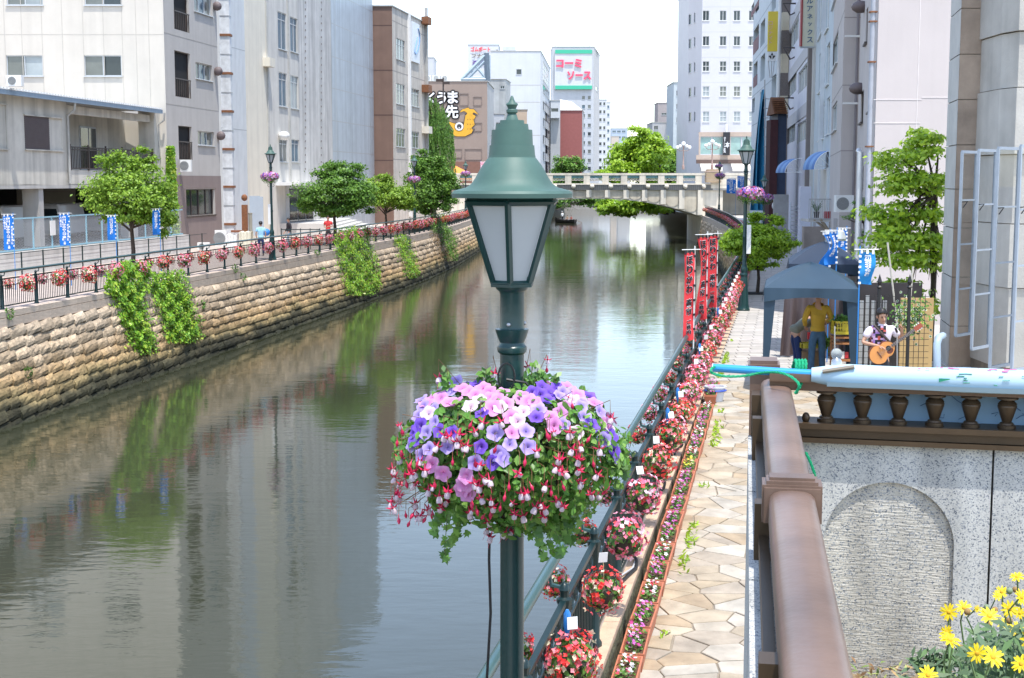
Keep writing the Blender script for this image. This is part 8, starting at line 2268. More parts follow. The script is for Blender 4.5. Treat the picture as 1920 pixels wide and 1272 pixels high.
gplate('soundhole', [(.03 + .045 * math.cos(a), .045 * math.sin(a)) for a in np.linspace(0, 2 * math.pi, 25)[:-1]], -.0075, -.004, M_dark)
gplate('pickguard', [(.03 + .06 * math.cos(a), -.055 + .045 * math.sin(a)) for a in np.linspace(0, 2 * math.pi, 17)[:-1]], -.0068, -.004, mat('pickguard_brown', (.12, .03, .02), .3, 0))
gplate('bridge', [(-.165, -.065), (-.145, -.065), (-.145, .065), (-.165, .065)], -.016, -.004, M_mah)
gplate('neck', [(.10, -.024), (.56, -.021), (.56, .021), (.10, .024)], -.016, .012, mat('rosewood', (.10, .06, .04), .4, 0))
gplate('headstock', [(.56, -.022), (.575, -.036), (.71, -.04), (.72, 0), (.71, .04), (.575, .036), (.56, .022)], -.008, .010, mat('headstock_red', (.32, .07, .04), .3, 0))
fb = MB()
for k in range(14):
 x = .12 + .43 * (1 - (1 - k / 14) ** 1.15); p, q = G2(x, -.022), G2(x, .022); fb.tube([(p[0], -.018, p[1]), (q[0], -.018, q[1])], .0016, 4)
o = mk('frets', fb, M_steel, keep=True); o.parent = gt; o['kind'] = 'stuff'
fb = MB()
for k in range(6):
 v = -.015 + k * .006; p, q = G2(-.155, v * 1.6), G2(.57, v); fb.tube([(p[0], -.02, p[1]), (q[0], -.02, q[1])], .0009, 3)
mk('strings', fb, M_steel, keep=True).parent = gt
for k in range(3):
 for s_ in (-1, 1): b = MB(); p = G2(.60 + k * .04, s_ * .052); b.ball((p[0], 0, p[1]), .011, 6, 5); mk('tuning_peg', b, M_white, keep=True).parent = gt
mk('neck_rod', MB().tube([at(1682, 700, 23.2), at(1682, 622, 23.2)], .008, 5), M_steel, label='thin microphone stand right of the guitarist', cat='stand')
b = MB(); b.tube([at(1682, 623, 23.2), at(1679, 616, 23.15)], .02, 8)
mk('microphone', b, M_black, label='black microphone on the stand beside the guitarist', cat='microphone')
# left bank walkers
person('man in a light blue shirt and dark cap behind the left fence, back turned', (PX(487, 73)[0], 73, 0), .15, JT(), M_lbl, M_navyc, M_shoe, sleeve='short', scale=1.04, hat=M_blk, face=False)
person('person in a black top walking by the glass lobby', (PX(540, 82)[0], 82, 0), 2.2, JT(knL=(-.1, .16, .5), anL=(-.1, .1, .12), anR=(.1, -.16, .12)), M_blk, mat('pale_jeans', (.30, .36, .42), .8, .1), M_shoe, scale=1.02)
person('person in a red shirt with a dark shoulder bag by the maple', (PX(614, 84)[0], 84, 0), math.pi, JT(wrL=(-.08, .22, 1.12), haL=(-.02, .26, 1.12), wrR=(.12, .2, 1.05), haR=(.06, .24, 1.05)), M_redc, M_blk, M_shoe, sleeve='short', scale=1.06)
# boat with boatman beyond the bridge
bt = on(1060, 418, WATER)
YBt = bt.y; boat = thing('rowing_boat', 'small dark wooden boat with a boatman standing at its stern', 'boat', loc=bt)
b = MB(); secs = []
L_ = 5.2
for k in range(11):
 t = k / 10; x = 0; w = .62 * math.sin(math.pi * min(1, .12 + t * .95)) ** .6 if k < 10 else .06; sheer = .45 + .5 * (abs(t - .4) * 1.6) ** 2; y = -L_ / 2 + L_ * t
 secs.append([(-w, sheer), (-w * .8, .1), (0, -.05), (w * .8, .1), (w, sheer), (w * .85, sheer), (0, .12), (-w * .85, sheer)])
vs = []
rzb = .7
for k, s_ in enumerate(secs):
 y = -L_ / 2 + L_ * k / 10
 for (x, z) in s_: vs.append((bt.x + x * math.cos(rzb) - y * math.sin(rzb), bt.y + x * math.sin(rzb) + y * math.cos(rzb), WATER + z))
b.add(vs, [(k * 8 + i, k * 8 + (i + 1) % 8, k * 8 + 8 + (i + 1) % 8, k * 8 + 8 + i) for k in range(10) for i in range(8)] + [tuple(range(7, -1, -1)), tuple(range(80, 88))])
mk('hull', b, mat('dark_boat_wood', (.025, .022, .02), .6, .2, 4), boat, smooth=40)
sb_ = MB(); sb_.box((bt.x, bt.y, WATER + .38), (1.0, .25, .05), rzb); mk('seat', sb_, mat('boat_seat', (.18, .10, .05), .7, .1), boat)
person('boatman in white standing in the dark boat', (bt.x - .5, bt.y + .4, WATER + .15), .5, JT(), M_white, M_blk, M_shoe, scale=1.05, hat=M_white, face=False)
Jsit = JT(pelvis=(0, 0, .42), chest=(0, .03, .78), neck=(0, .04, .95), head=(0, .06, 1.07), hipL=(-.09, .05, .40), hipR=(.09, .05, .40), knL=(-.12, .42, .45), knR=(.12, .42, .45), anL=(-.12, .45, .10), anR=(.12, .45, .10), toeL=(-.12, .6, .04), toeR=(.12, .6, .04),
 shL=(-.17, .02, .86), shR=(.17, .02, .86), elL=(-.24, .08, .62), elR=(.24, .08, .62), wrL=(-.14, .28, .55), wrR=(.14, .28, .55), haL=(-.12, .34, .54), haR=(.12, .34, .54))
person('passenger in a tan top seated in the dark boat', (bt.x + .35, bt.y - .3, WATER + .12), 2.6, Jsit, mat('tan_top', (.45, .30, .20), .8, .1), M_blk, M_shoe, face=False)
person('passenger in a reddish top seated at the bow of the boat', (bt.x + 1.0, bt.y - .9, WATER + .12), 2.6, Jsit, mat('reddish_top', (.40, .15, .12), .8, .1), M_blk, M_shoe, face=False)
b = MB(); b.tube([bt + Vector((1.4, -1.0, .7)), bt + Vector((2.8, -1.6, .05))], .035, 5); mk('oar', b, mat('oar_wood', (.25, .15, .08), .7, .1), label='wooden oar trailing from the boat', cat='oar')
# ================================================================ granite building on the right
M_gran = mat('brown_granite', (.34, .265, .205), .75, .42, 1.1, .3, 30, streak=.25); M_gran2 = mat('grey_granite', (.47, .45, .41), .8, .18, 1.3, .3, 30, streak=.25); M_granS = mat('pale_granite_edge', (.52, .51, .48), .8, .12, 2, .3, 30)
gb = thing('granite_building', 'granite building corner with tall jointed pilaster and stepped recesses', 'building', loc=(9.6, 27.5, 0))
YG = 27.0; xg0, xg1 = PX(1800, YG)[0] - .09, PX(1868, YG)[0] - .06
zs_ = [0.02] + [zat(y, YG) for y in (612, 520, 428, 355, 272, 187, 102, 16, -70)]
for za, zb2 in zip(zs_, zs_[1:]):
 b = MB(); b.prism([(xg0, YG), (xg1, YG), (xg1, YG + 1.5), (xg0 + .28, YG + 1.5)], za + .009, zb2 - .009); mk('granite_block', b, M_gran, gb)
b = MB(); b.prism([(xg0 + .02, YG + .02), (xg1 - .01, YG + .02), (xg1 - .01, YG + 1.48), (xg0 + .31, YG + 1.48)], 0, 12); mk('joint_core', b, M_mortar, gb)
# slanted pale return towards the canal
for za, zb2 in zip(zs_, zs_[1:]):
 b = MB(); b.prism([(xg0 - .006, YG - .002), (xg0 + .012, YG + .02), (xg0 + .30, YG + 1.51), (xg0 + .27, YG + 1.52)], za + .009, zb2 - .009); mk('return_block', b, M_granS, gb)
b = MB(); b.prism([(xg0 - .12, YG - .12), (xg1 + .1, YG - .12), (xg1 + .1, YG + 1.55), (xg0 + .18, YG + 1.55)], 0, .18); b.prism([(xg0 - .07, YG - .07), (xg1 + .08, YG - .07), (xg1 + .08, YG + 1.53), (xg0 + .22, YG + 1.53)], .18, .28); mk('plinth', b, M_granS, gb)
b = MB(); xr = xg1 + .005; b.box((xr + .14, YG + .9, 6), (.28, .4, 12)); mk('recess', b, M_gran, gb)
b = MB(); b.box((xr + .05, YG + .45, 8), (.07, .5, 16)); mk('recess_strip', b, M_gran2, gb)  # slim grey granite strip set in the recess
yy_ = [(-60, 60, .18), (60, 165, .12), (165, 290, .2), (290, 420, .1), (420, 540, .14), (540, 690, .1)]
for k, (ya, yb, pr_) in enumerate(yy_):
 za, zb2 = zat(yb, 25.5), zat(ya, 25.5); x0 = PX(1878 + (4 if k % 2 else 0), 25.5)[0]
 b = MB(); b.prism([(x0, 25.5 - pr_ + .5), (x0 + .14, 25.5 - pr_), (x0 + 3.5, 25.5 - pr_ - .5), (x0 + 3.5, 27.6), (x0, 27.6)], za + .01, zb2 - .01); mk('granite_block', b, M_gran2, gb)
b = MB(); x0 = PX(1880, 25.6)[0]; b.prism([(x0, 25.95), (x0 + 3.5, 25.4), (x0 + 3.5, 27.5), (x0, 27.5)], 0, 13); mk('joint_core', b, M_mortar, gb)
# open steel casements
M_cas = mat('blue_grey_steel_frame', (.31, .36, .42), .4, .1, 6, spec=.5)
def casement(label, pts, Y0, Y1, bars):
 """pts: x_top_left, x_bot_left, x_top_right, x_bot_right, y_top, y_bottom in survey marks"""
 xtl, xbl, xtr, xbr, yt, yb = pts; P00, P10 = at(xtl, yt, Y0), at(xtr, yt, Y1); P01, P11 = at(xbl, yb, Y0), at(xbr, yb, Y1)
 x0 = (P00.x + P01.x) / 2; x1 = (P10.x + P11.x) / 2; z1 = P00.z; z0_ = P01.z
 th = thing('casement_window', label, 'window', loc=(x0, Y0, z0_)); d = Vector((x1 - x0, Y1 - Y0, 0)); L = d.length; rz = math.atan2(d.y, d.x); d.normalize()
 b = MB(); c = lambda u, z: (x0 + d.x * u, Y0 + d.y * u, z)
 for u in (0, L): b.box(c(u, (z0_ + z1) / 2), (.038, .045, z1 - z0_), rz)
 for z in (z0_, z1): b.box(c(L / 2, z), (L, .04, .05), rz)
 mk('frame', b, M_cas, th)
 for f in bars:
  b = MB(); b.box(c(L / 2, lerp(z1, z0_, f)), (L - .05, .03, .03), rz); mk('glazing_bar', b, M_cas, th)
 g = bpy.data.materials.get('window_clear_glass')
 if not g:
  g = bpy.data.materials.new('window_clear_glass'); g.use_nodes = True; n = g.node_tree.nodes; l = g.node_tree.links
  tr = n.new('ShaderNodeBsdfTransparent'); tr.inputs[0].default_value = (.93, .95, .95, 1); gl_ = n.new('ShaderNodeBsdfGlossy'); gl_.inputs['Roughness'].default_value = .02; fz = n.new('ShaderNodeFresnel'); fz.inputs[0].default_value = 1.5
  ms = n.new('ShaderNodeMixShader'); l.new(fz.outputs[0], ms.inputs[0]); l.new(tr.outputs[0], ms.inputs[1]); l.new(gl_.outputs[0], ms.inputs[2]); l.new(ms.outputs[0], n['Material Output'].inputs[0])
 b = MB(); b.quad(c(.02, z0_ + .02), c(L - .02, z0_ + .02), c(L - .02, z1 - .02), c(.02, z1 - .02)); mk('pane', b, g, th)
 b = MB(); p = c(.02, lerp(z1, z0_, .27)); b.tube([p, (p[0] + .10, p[1] - .05, p[2] + .01), (p[0] + .02, p[1] - .06, p[2] - .1)], .012, 5); mk('handle', b, M_black, th)
 return th
casement('leftmost open steel casement in front of the granite pilaster', (1804, 1792, 1830, 1819, 285, 630), 24.6, 25.0, (.26, .5, .745))
casement('second steel casement from the left in front of the granite pilaster', (1835, 1822, 1866, 1853, 282, 655), 24.2, 24.7, (.27, .5, .725))
casement('third steel casement, its handle hanging at mid height', (1873, 1855, 1909, 1896, 278, 690), 22.8, 23.3, (.265, .52, .77))
casement('rightmost steel casement cut by the photo edge', (1915, 1896, 1960, 1945, 274, 695), 22.4, 22.9, (.28, .53, .78))
# ================================================================ the camera's own bridge: parapet, handrails, bed
DZ = 2.44
M_bronze = mat('bronze_rail', (.185, .12, .09), .36, .42, 3.2, metal=.3, spec=.5, bump=.05, bscale=60)
M_bronze2 = mat('dark_bronze', (.075, .048, .026), .42, .25, 9, metal=.35)
def granite_speck(name, base, rib=False):
 m = bpy.data.materials.new(name); m.use_nodes = True; n = m.node_tree.nodes; l = m.node_tree.links; b = n['Principled BSDF']; b.inputs['Roughness'].default_value = .7
 geo = n.new('ShaderNodeNewGeometry'); v = n.new('ShaderNodeTexVoronoi'); v.inputs['Scale'].default_value = 300; l.new(geo.outputs['Position'], v.inputs[0])
 cr = n.new('ShaderNodeValToRGB'); cr.color_ramp.interpolation = 'CONSTANT'; e = cr.color_ramp.elements; e.new(.1); e.new(.5)
 sep = n.new('ShaderNodeSeparateColor'); l.new(v.outputs['Color'], sep.inputs[0]); l.new(sep.outputs[0], cr.inputs[0])
 for i, (p, c) in enumerate([(0, (.15, .17, .20)), (.08, (.32, .34, .36)), (.22, tuple(x * .86 for x in base)), (.55, base)]):
  if i >= len(e): e.new(p)
  e[i].position = p; e[i].color = (*c, 1)
 no = n.new('ShaderNodeTexNoise'); no.inputs['Scale'].default_value = 4; no.inputs['Detail'].default_value = 5
 mp = n.new('ShaderNodeMapping'); mp.inputs['Scale'].default_value = (2.2, 1, .45); l.new(geo.outputs['Position'], mp.inputs[0]); l.new(mp.outputs[0], no.inputs[0])
 mr = n.new('ShaderNodeMapRange'); l.new(no.outputs[0], mr.inputs[0]); mr.inputs[1].default_value = .3; mr.inputs[2].default_value = .7; mr.inputs[3].default_value = .66; mr.inputs[4].default_value = 1.12
 hs = n.new('ShaderNodeHueSaturation'); l.new(cr.outputs[0], hs.inputs['Color']); l.new(mr.outputs[0], hs.inputs['Value']); l.new(hs.outputs[0], b.inputs['Base Color'])
 nb = n.new('ShaderNodeTexNoise'); nb.inputs['Scale'].default_value = 70; nb.inputs['Detail'].default_value = 4
 mp2 = n.new('ShaderNodeMapping'); mp2.inputs['Scale'].default_value = (.35, 1, 2.6) if rib else (1, 1, 1); l.new(geo.outputs['Position'], mp2.inputs[0]); l.new(mp2.outputs[0], nb.inputs[0])
 bp = n.new('ShaderNodeBump'); bp.inputs['Strength'].default_value = 1 if rib else .3; bp.inputs['Distance'].default_value = .0035 if rib else .001; l.new(nb.outputs[0], bp.inputs['Height']); l.new(bp.outputs[0], b.inputs['Normal'])
 return m
M_gsp = granite_speck('speckled_granite', (.58, .58, .55)); M_grib = granite_speck('rough_dressed_granite', (.60, .57, .50), True)
# line of the left handrail  x = .8 + .18 (y - 4.1); line of the cross rail from the corner to the right
CR = Vector((.79, 4.10, 0)); e1 = Vector((.168, 1, 0)).normalized(); e2 = Vector((1, -.235, 0)).normalized()
ZT = 3.9 - .60
def rail_profile(w, h):
 pts = [(-w / 2, -h)]; n = 8
 for k in range(n + 1):
  a = math.pi - math.pi * k / n; pts.append((w / 2 * math.copysign(abs(math.cos(a)) ** .7, math.cos(a)), -h * .45 + h * .45 * math.sin(a) ** .7 if math.sin(a) > 0 else -h * .45))
 pts.append((w / 2, -h)); return pts
def sweep(b, prof, A, B, zt, mi=0):
 d = (B - A).normalized(); s = Vector((d.y, -d.x, 0)); n = len(prof)
 vs = [A + s * x + Vector((0, 0, zt + z)) for x, z in prof] + [B + s * x + Vector((0, 0, zt + z)) for x, z in prof]
 b.add(vs, [(i, (i + 1) % n, n + (i + 1) % n, n + i) for i in range(n)] + [tuple(range(n)), tuple(range(2 * n - 1, n - 1, -1))], mi)
hr = thing('bronze_handrail', 'weathered bronze handrail running away from the camera with a collar half way', 'handrail', loc=CR + Vector((0, 0, 3.1)))
b = MB(); sweep(b, rail_profile(.090, .060), CR - e1 * 3.4, CR + e1 * .10, ZT); mk('rail', b, M_bronze, hr, smooth=40)
s1 = Vector((e1.y, -e1.x, 0))
Yk = CR - e1 * 1.42
b = MB(); rz1 = math.atan2(e1.y, e1.x)
b.box(Yk + Vector((0, 0, ZT - .030)), (.07, .116, .075), rz1); b.box(Yk + Vector((0, 0, ZT + .009)), (.06, .100, .010), rz1); b.box(Yk + e1 * .004 + Vector((0, 0, ZT + .016)), (.045, .088, .007), rz1); b.box(Yk - e1 * .040 + Vector((0, 0, ZT - .032)), (.010, .108, .07), rz1)
mk('collar', b, M_bronze, hr)
b = MB(); b.box(CR - e1 * 1.7 - s1 * .052 + Vector((0, 0, ZT - .13)), (3.4, .02, .03), rz1)
for t in (.02, 1.05, 2.0, 2.8): b.box(CR - e1 * (t + .3) - s1 * .056 + Vector((0, 0, ZT - .11)), (.05, .03, .12), rz1)
mk('side_brackets', b, M_bronze2, hr)
b = MB(); b.box(CR - e1 * 1.7 + Vector((0, 0, ZT - .115)), (3.4, .05, .11), rz1); mk('web', b, M_bronze2, hr)
# parapet under it
pp = thing('granite_parapet', 'speckled granite parapet with a rough arched niche below the bronze balustrade', 'wall', loc=CR + Vector((.5, 0, DZ)))
zw = zat(820, 4.12)
b = MB();
for k in range(5):
 p = CR - e1 * (.35 + .78 * k) + Vector((0, 0, 1.45)); b2 = MB(); b2.box(p - s1 * .028, (.772, .105, (zw - .0) * 1.0 + .02 - 0), rz1); b2.v = [(x, y, z + (zw / 2 - 1.46)) for x, y, z in b2.v]; mk('parapet_block', b2, M_gsp, pp)
# cross wall with arched niche, front face built round the arch
O = CR - e2 * .02 - e1 * .02; nf = Vector((-e2.y * -1, -e2.x, 0)) ; nf = Vector((e2.y, -e2.x, 0))
pxn = lambda px, py: (lambda u, z: (u, z))(*pt_on(px, py, (O.x, O.y), ((O + e2).x, (O + e2).y)))
uc, zc_ = pxn(1665, 1030); ur, _ = pxn(1786, 1100); rad_ = ur - uc; _, ztop_ = pxn(1665, 905); zc_ = ztop_ - rad_
uj, _ = pxn(1857, 1000)
def W3(u, z, off=0): return O + e2 * u + nf * off + Vector((0, 0, z))
b = MB(); arc = [(uc + rad_ * math.cos(a), zc_ + rad_ * math.sin(a)) for a in np.linspace(math.pi, 0, 29)]
zlow = 2.2
ring = [(uc - rad_, zlow)] + arc + [(uc + rad_, zlow)]
for (a, c) in zip(arc, arc[1:]): b.quad(W3(a[0], a[1]), W3(c[0], c[1]), W3(c[0], zw), W3(a[0], zw))
b.quad(W3(-.02, zlow), W3(uc - rad_, zlow), W3(uc - rad_, zw), W3(-.02, zw)); b.quad(W3(uc + rad_, zlow), W3(uj - .003, zlow), W3(uj - .003, zw), W3(uc + rad_, zw))
for (a, c) in zip(ring, ring[1:]): b.quad(W3(*a), W3(*a, -.014), W3(*c, -.014), W3(*c))
b.quad(W3(-.02, zw), W3(uj - .003, zw), W3(uj - .003, zw, -.2), W3(-.02, zw, -.2)); b.quad(W3(uj - .003, zlow), W3(uj - .003, zlow, -.2), W3(uj - .003, zw, -.2), W3(uj - .003, zw))
mk('wall_block', b, M_gsp, pp)
b = MB(); b.add([W3(*p, -.012) for p in ring], [tuple(range(len(ring) - 1, -1, -1))]); mk('arched_niche', b, M_grib, pp)
b = MB(); b.quad(W3(uj + .003, zlow), W3(2.2, zlow), W3(2.2, zw), W3(uj + .003, zw)); b.quad(W3(uj + .003, zw), W3(2.2, zw), W3(2.2, zw, -.2), W3(uj + .003, zw, -.2)); b.quad(W3(uj + .003, zlow, -.2), W3(uj + .003, zlow), W3(uj + .003, zw), W3(uj + .003, zw, -.2)); mk('wall_block', b, M_gsp, pp)
b = MB(); b.add([W3(-.02, zw - .01, -.03), W3(2.2, zw - .01, -.03), W3(2.2, -.5, -.03), W3(-.02, -.5, -.03), W3(-.02, zw - .01, -.2), W3(2.2, zw - .01, -.2), W3(2.2, -.5, -.2), W3(-.02, -.5, -.2)], [(0, 3, 2, 1), (4, 5, 6, 7), (0, 1, 5, 4), (0, 4, 7, 3)]); mk('core', b, mat('dark_joint_fill', (.07, .06, .045), .9, .1), pp)
# cross balustrade
bl = thing('bronze_balustrade', 'low bronze balustrade with small vase balusters on the granite parapet', 'balustrade', loc=O + e2 * .5 + Vector((0, 0, zw)))
rz2 = math.atan2(e2.y, e2.x)
_, zb0 = pxn(1600, 815); _, zb1 = pxn(1600, 794); _, zr0 = pxn(1600, 737); _, zr1_ = pxn(1600, 706)
b = MB(); b.box(W3(1.1, (zw + zb1) / 2 + .002, -.035), (2.2, .105, (zb1 - zw) * .5), rz2); b.box(W3(1.1, zb1 - (zb1 - zw) * .14, -.03), (2.2, .125, (zb1 - zw) * .28), rz2); b.box(W3(1.1, zw + (zb1 - zw) * .13, -.03), (2.2, .12, (zb1 - zw) * .24), rz2); mk('base_rail', b, M_bronze2, bl)
b = MB(); b.box(W3(1.1, (zr0 + zr1_) / 2 - .003, -.02), (2.2, .075, (zr1_ - zr0) * .7), rz2); sweep(b, rail_profile(.105, .03), W3(.0, 0, -.02), W3(2.2, 0, -.02), zr1_ + .012); mk('top_rail', b, mat('dark_bronze_rail', (.11, .065, .04), .4, .25, 9, metal=.35), bl, smooth=40)
hb_ = zr0 - zb1
b = MB(); b.lathe([(.026, 0), (.026, .10), (.021, .12), (.019, .17), (.013, .20), (.014, .22), (.027, .68), (.027, .73), (.0255, .75), (.027, .78), (.020, .87), (.016, .90), (.016, .92), (.030, .94), (.030, 1.0)], n=14)
b.v = [(x, y, z * hb_) for x, y, z in b.v]
bo = mk('baluster', b, M_bronze2, keep=True, smooth=40); bme = bo.data; bpy.data.objects.remove(bo)
for k in range(15):
 u, _ = pxn(1549 + 68.2 * k, 770) if k < 8 else (None, None)
 if u is None: u = ub0 + .113 * (k - 7)
 ub0 = u if k == 7 else (ub0 if k > 7 else u)
 inst('baluster', bme, W3(u, zb1, -.02), (0, 0, rz2), 1, bl)
b = MB(); u, _ = pxn(1511, 790); b.ball(W3(u, zb1 + .012, 0), (.012, .012, .016), 10, 8); mk('knob', b, M_bronze2, bl, smooth=60)
# corner post with its plate beyond the roll
cpn = thing('corner_post', 'square bronze corner post with a moulded cap plate behind the blue pole', 'post', loc=CR + Vector((0, 0, 2.9)))
b = MB(); b.box(CR + e1 * .07 + Vector((-.012, 0, 3.15)), (.10, .12, .22), rz1); mk('post', b, M_bronze2, cpn)
b = MB(); b.box(CR + e1 * .30 + Vector((-.035, 0, ZT + .012)), (.12, .10, .024), rz1); b.box(CR + e1 * .30 + Vector((-.035, 0, ZT + .03)), (.10, .085, .012), rz1); b.box(CR + e1 * .30 + Vector((-.035, 0, ZT - .12)), (.10, .085, .24), rz1); mk('cap_plate', b, M_bronze, cpn)
# banner sheet behind the balusters and the rolled part on top
M_sheetb = mat('pale_blue_sheet', (.32, .50, .68), .8, .05, 3, transl=.0)
M_roll = mat('pale_blue_roll', (.36, .51, .62), .75, .04, 4)
u0_, _ = pxn(1557, 770)
b = MB(); n = 20; vs = []
for i in range(n + 1):
 u = lerp(u0_, 2.1, i / n); w = .004 * math.sin(i * 1.3); vs += [W3(u, zr1_ - .01, -.075 + w), W3(u, 2.7, -.11 + w * 2)]
b.add(vs, [(2 * i, 2 * i + 1, 2 * i + 3, 2 * i + 2) for i in range(n)]); sh_ = mk('hanging_sheet', b, M_sheetb, smooth=60, label='pale blue sheet with faint pencil marks hung behind the bronze balusters', cat='sheet')
def scribbles(n, ua, ub_, za, zb_, off, m, seed, rr_=.0016, big=.03):
 r = random.Random(seed); b = MB()
 for k in range(n):
  u, z = r.uniform(ua, ub_), r.uniform(za, zb_); pts = [off(u, z)]
  for q in range(r.choice([1, 2, 2, 3])): u += r.uniform(-big, big); z += r.uniform(-big, big) * .7; pts.append(off(u, z))
  b.tube(pts, rr_, 4)
 return b
mk('pencil_marks', scribbles(26, u0_ + .05, 1.4, zb1 + .02, zr0 - .01, lambda u, z: W3(u, z, -.068), None, 4, .0009, .02), mat('pencil_blue', (.05, .12, .32), .7, 0), sh_)
rl = thing('rolled_banner', 'pale blue rolled paper banner with green and red handwriting lying along the rail', 'banner', loc=W3(.5, zr1_, 0))
RR = .033
def RC(t): return W3(t, zr1_ + .004 - .004 * t, .022)
b = MB(); pts = []; rs = []
ua_, _ = pxn(1522, 690)
for k in range(40):
 t = lerp(ua_, 2.2, k / 39); pts.append(RC(t)); rs.append((.021 if k == 0 else .029 if k < 2 else RR * (1 + .05 * math.sin(k * .9) - .02 * (k % 3 == 0))) + .004 * t)
b.tube(pts, rs, 20); mk('roll', b, M_roll, rl, smooth=50)
def RS(t, a, e=.001):
 r_ = RR * 1.0 + .004 * t + .0018 + e; return RC(t) + nf * (r_ * math.cos(a)) + Vector((0, 0, r_ * math.sin(a)))
ut_, _ = pxn(1778, 710);
mk('green_marker', scribbles(34, ut_ + .02, ut_ + .52, .0, .45, lambda u, z: RS(u, R(z * 110 - 12)), None, 9, .0012, .022), mat('green_marker_ink', (.01, .22, .13), .6, 0), rl)
mk('red_marker', scribbles(16, ut_ - .12, ut_ + .4, .75, .98, lambda u, z: RS(u, R(z * 110 - 30)), None, 12, .0011, .02), mat('red_marker_ink', (.55, .05, .22), .6, 0), rl)
tw = MB();
b = MB(); b.add([RS(ut_ - .03, R(-5)), RS(ut_ - .03, R(12)), RS(ut_ + .0, R(12)), RS(ut_ + .0, R(8))], [(0, 1, 2, 3)]); mk('corner_bracket_mark', b, MATS['green_marker_ink'], rl)
b = MB(); uf, _ = pxn(1700, 715); b.add([RS(t, R(a), .001 + .004) for t in (ua_ + .045, 2.1) for a in (-20, -45)] , [(0, 1, 3, 2)]); mk('loose_flap', b, M_roll, rl)
pl_ = thing('blue_pole', 'bright blue plastic pole sticking out of the rolled banner with green rope', 'pole', loc=RC(0))
pA = at(1337, 690, 4.12); pB = RC(ua_ + .1)
b = MB(); b.tube([pA, pB], .0125, 14); mk('tube', b, mat('glossy_blue_plastic', (.02, .28, .62), .25, .02, coat=.4), pl_, smooth=50)
b = MB(); b.tube([pA - (pB - pA).normalized() * .002, pA], .0128, 14); mk('end_cap', b, M_white, pl_)
rp_ = MB()
M_rope = mat('green_rope', (.0, .30, .13), .6, .35, 160)
def rope(pts, r=.0042):
 P_ = [Vector(p) for p in pts]; fine = []
 for i in range(len(P_) - 1):
  p0 = P_[max(i - 1, 0)]; p1 = P_[i]; p2 = P_[i + 1]; p3 = P_[min(i + 2, len(P_) - 1)]
  for k in range(8):
   t = k / 8; fine.append(.5 * ((2 * p1) + (-p0 + p2) * t + (2 * p0 - 5 * p1 + 4 * p2 - p3) * t * t + (-p0 + 3 * p1 - 3 * p2 + p3) * t ** 3))
 fine.append(P_[-1])
 for ph in (0, 2.1, 4.2):
  q = []; s = 0
  for i, p in enumerate(fine):
   if i: s += (p - fine[i - 1]).length
   a = s / (r * 1.6) + ph; q.append(p + Vector((math.cos(a), .3 * math.sin(a), math.sin(a))) * r * .45)
  rp_.tube(q, r * .62, 5)
Yr = 4.06
rope([at(1340, 688, 4.10), at(1333, 694, 4.07), at(1338, 701, 4.07), at(1362, 706, Yr), at(1395, 705, Yr), at(1430, 699, Yr - .02), at(1462, 699, Yr - .10), at(1485, 708, Yr - .13), at(1498, 722, Yr - .15), at(1493, 738, Yr - .14)])
for k in range(4):
 c = at(1489 + k * 6, 691, 4.10); rope([c + Vector((.004 * math.sin(a), .024 * math.cos(a), .027 * math.sin(a) - .002)) for a in np.linspace(0, 2 * math.pi, 9)], .0045)
rope([at(1505, 695, 4.06), at(1506, 708, 4.06), at(1500, 725, 4.04), at(1491, 738, 4.03)], .0045)
rope([at(1511, 849, 4.0), at(1519, 866, 4.0), at(1526, 885, 4.0), at(1528, 898, 4.0), at(1523, 908, 4.0)], .0045)
mk('green_rope', rp_, M_rope, smooth=60, label='green twisted rope tied round the blue pole and trailing below', cat='rope')
b = MB(); sA, sB = at(1542, 697, 4.00), at(1602, 688, 3.98); b.tube([sA, sB], .0065, 6); mk('wooden_stick', b, mat('grey_brown_stick', (.22, .19, .15), .7, .1), label='short grey-brown stick taped on the rolled banner', cat='stick')
# small metal reflector lamp standing behind the roll
mr_ = thing('metal_lamp_head', 'small round metal lamp head standing behind the rolled banner', 'lamp', loc=at(1568, 690, 4.3))
b = MB(); c = at(1568, 664, 4.3); b.lathe([(.004, -.002), (.009, -.004), (.0095, .0), (.012, .001), (.0165, -.003), (.0185, .002), (.0175, .008), (.002, .009)], c, 20, M=Matrix.Rotation(math.pi / 2, 3, 'X')); mk('dish', b, mat('polished_steel', (.55, .55, .54), .25, .1, 10, metal=.9), mr_, smooth=40)
b = MB(); b.lathe([(.010, 0), (.018, .004), (.016, .02), (.007, .03)], at(1568, 688, 4.3), 14); b.tube([at(1565, 655, 4.3), at(1565, 612, 4.3)], .0022, 6); mk('stem', b, mat('polished_steel', (.55, .55, .54), .25, .1, 10, metal=.9), mr_, smooth=40)
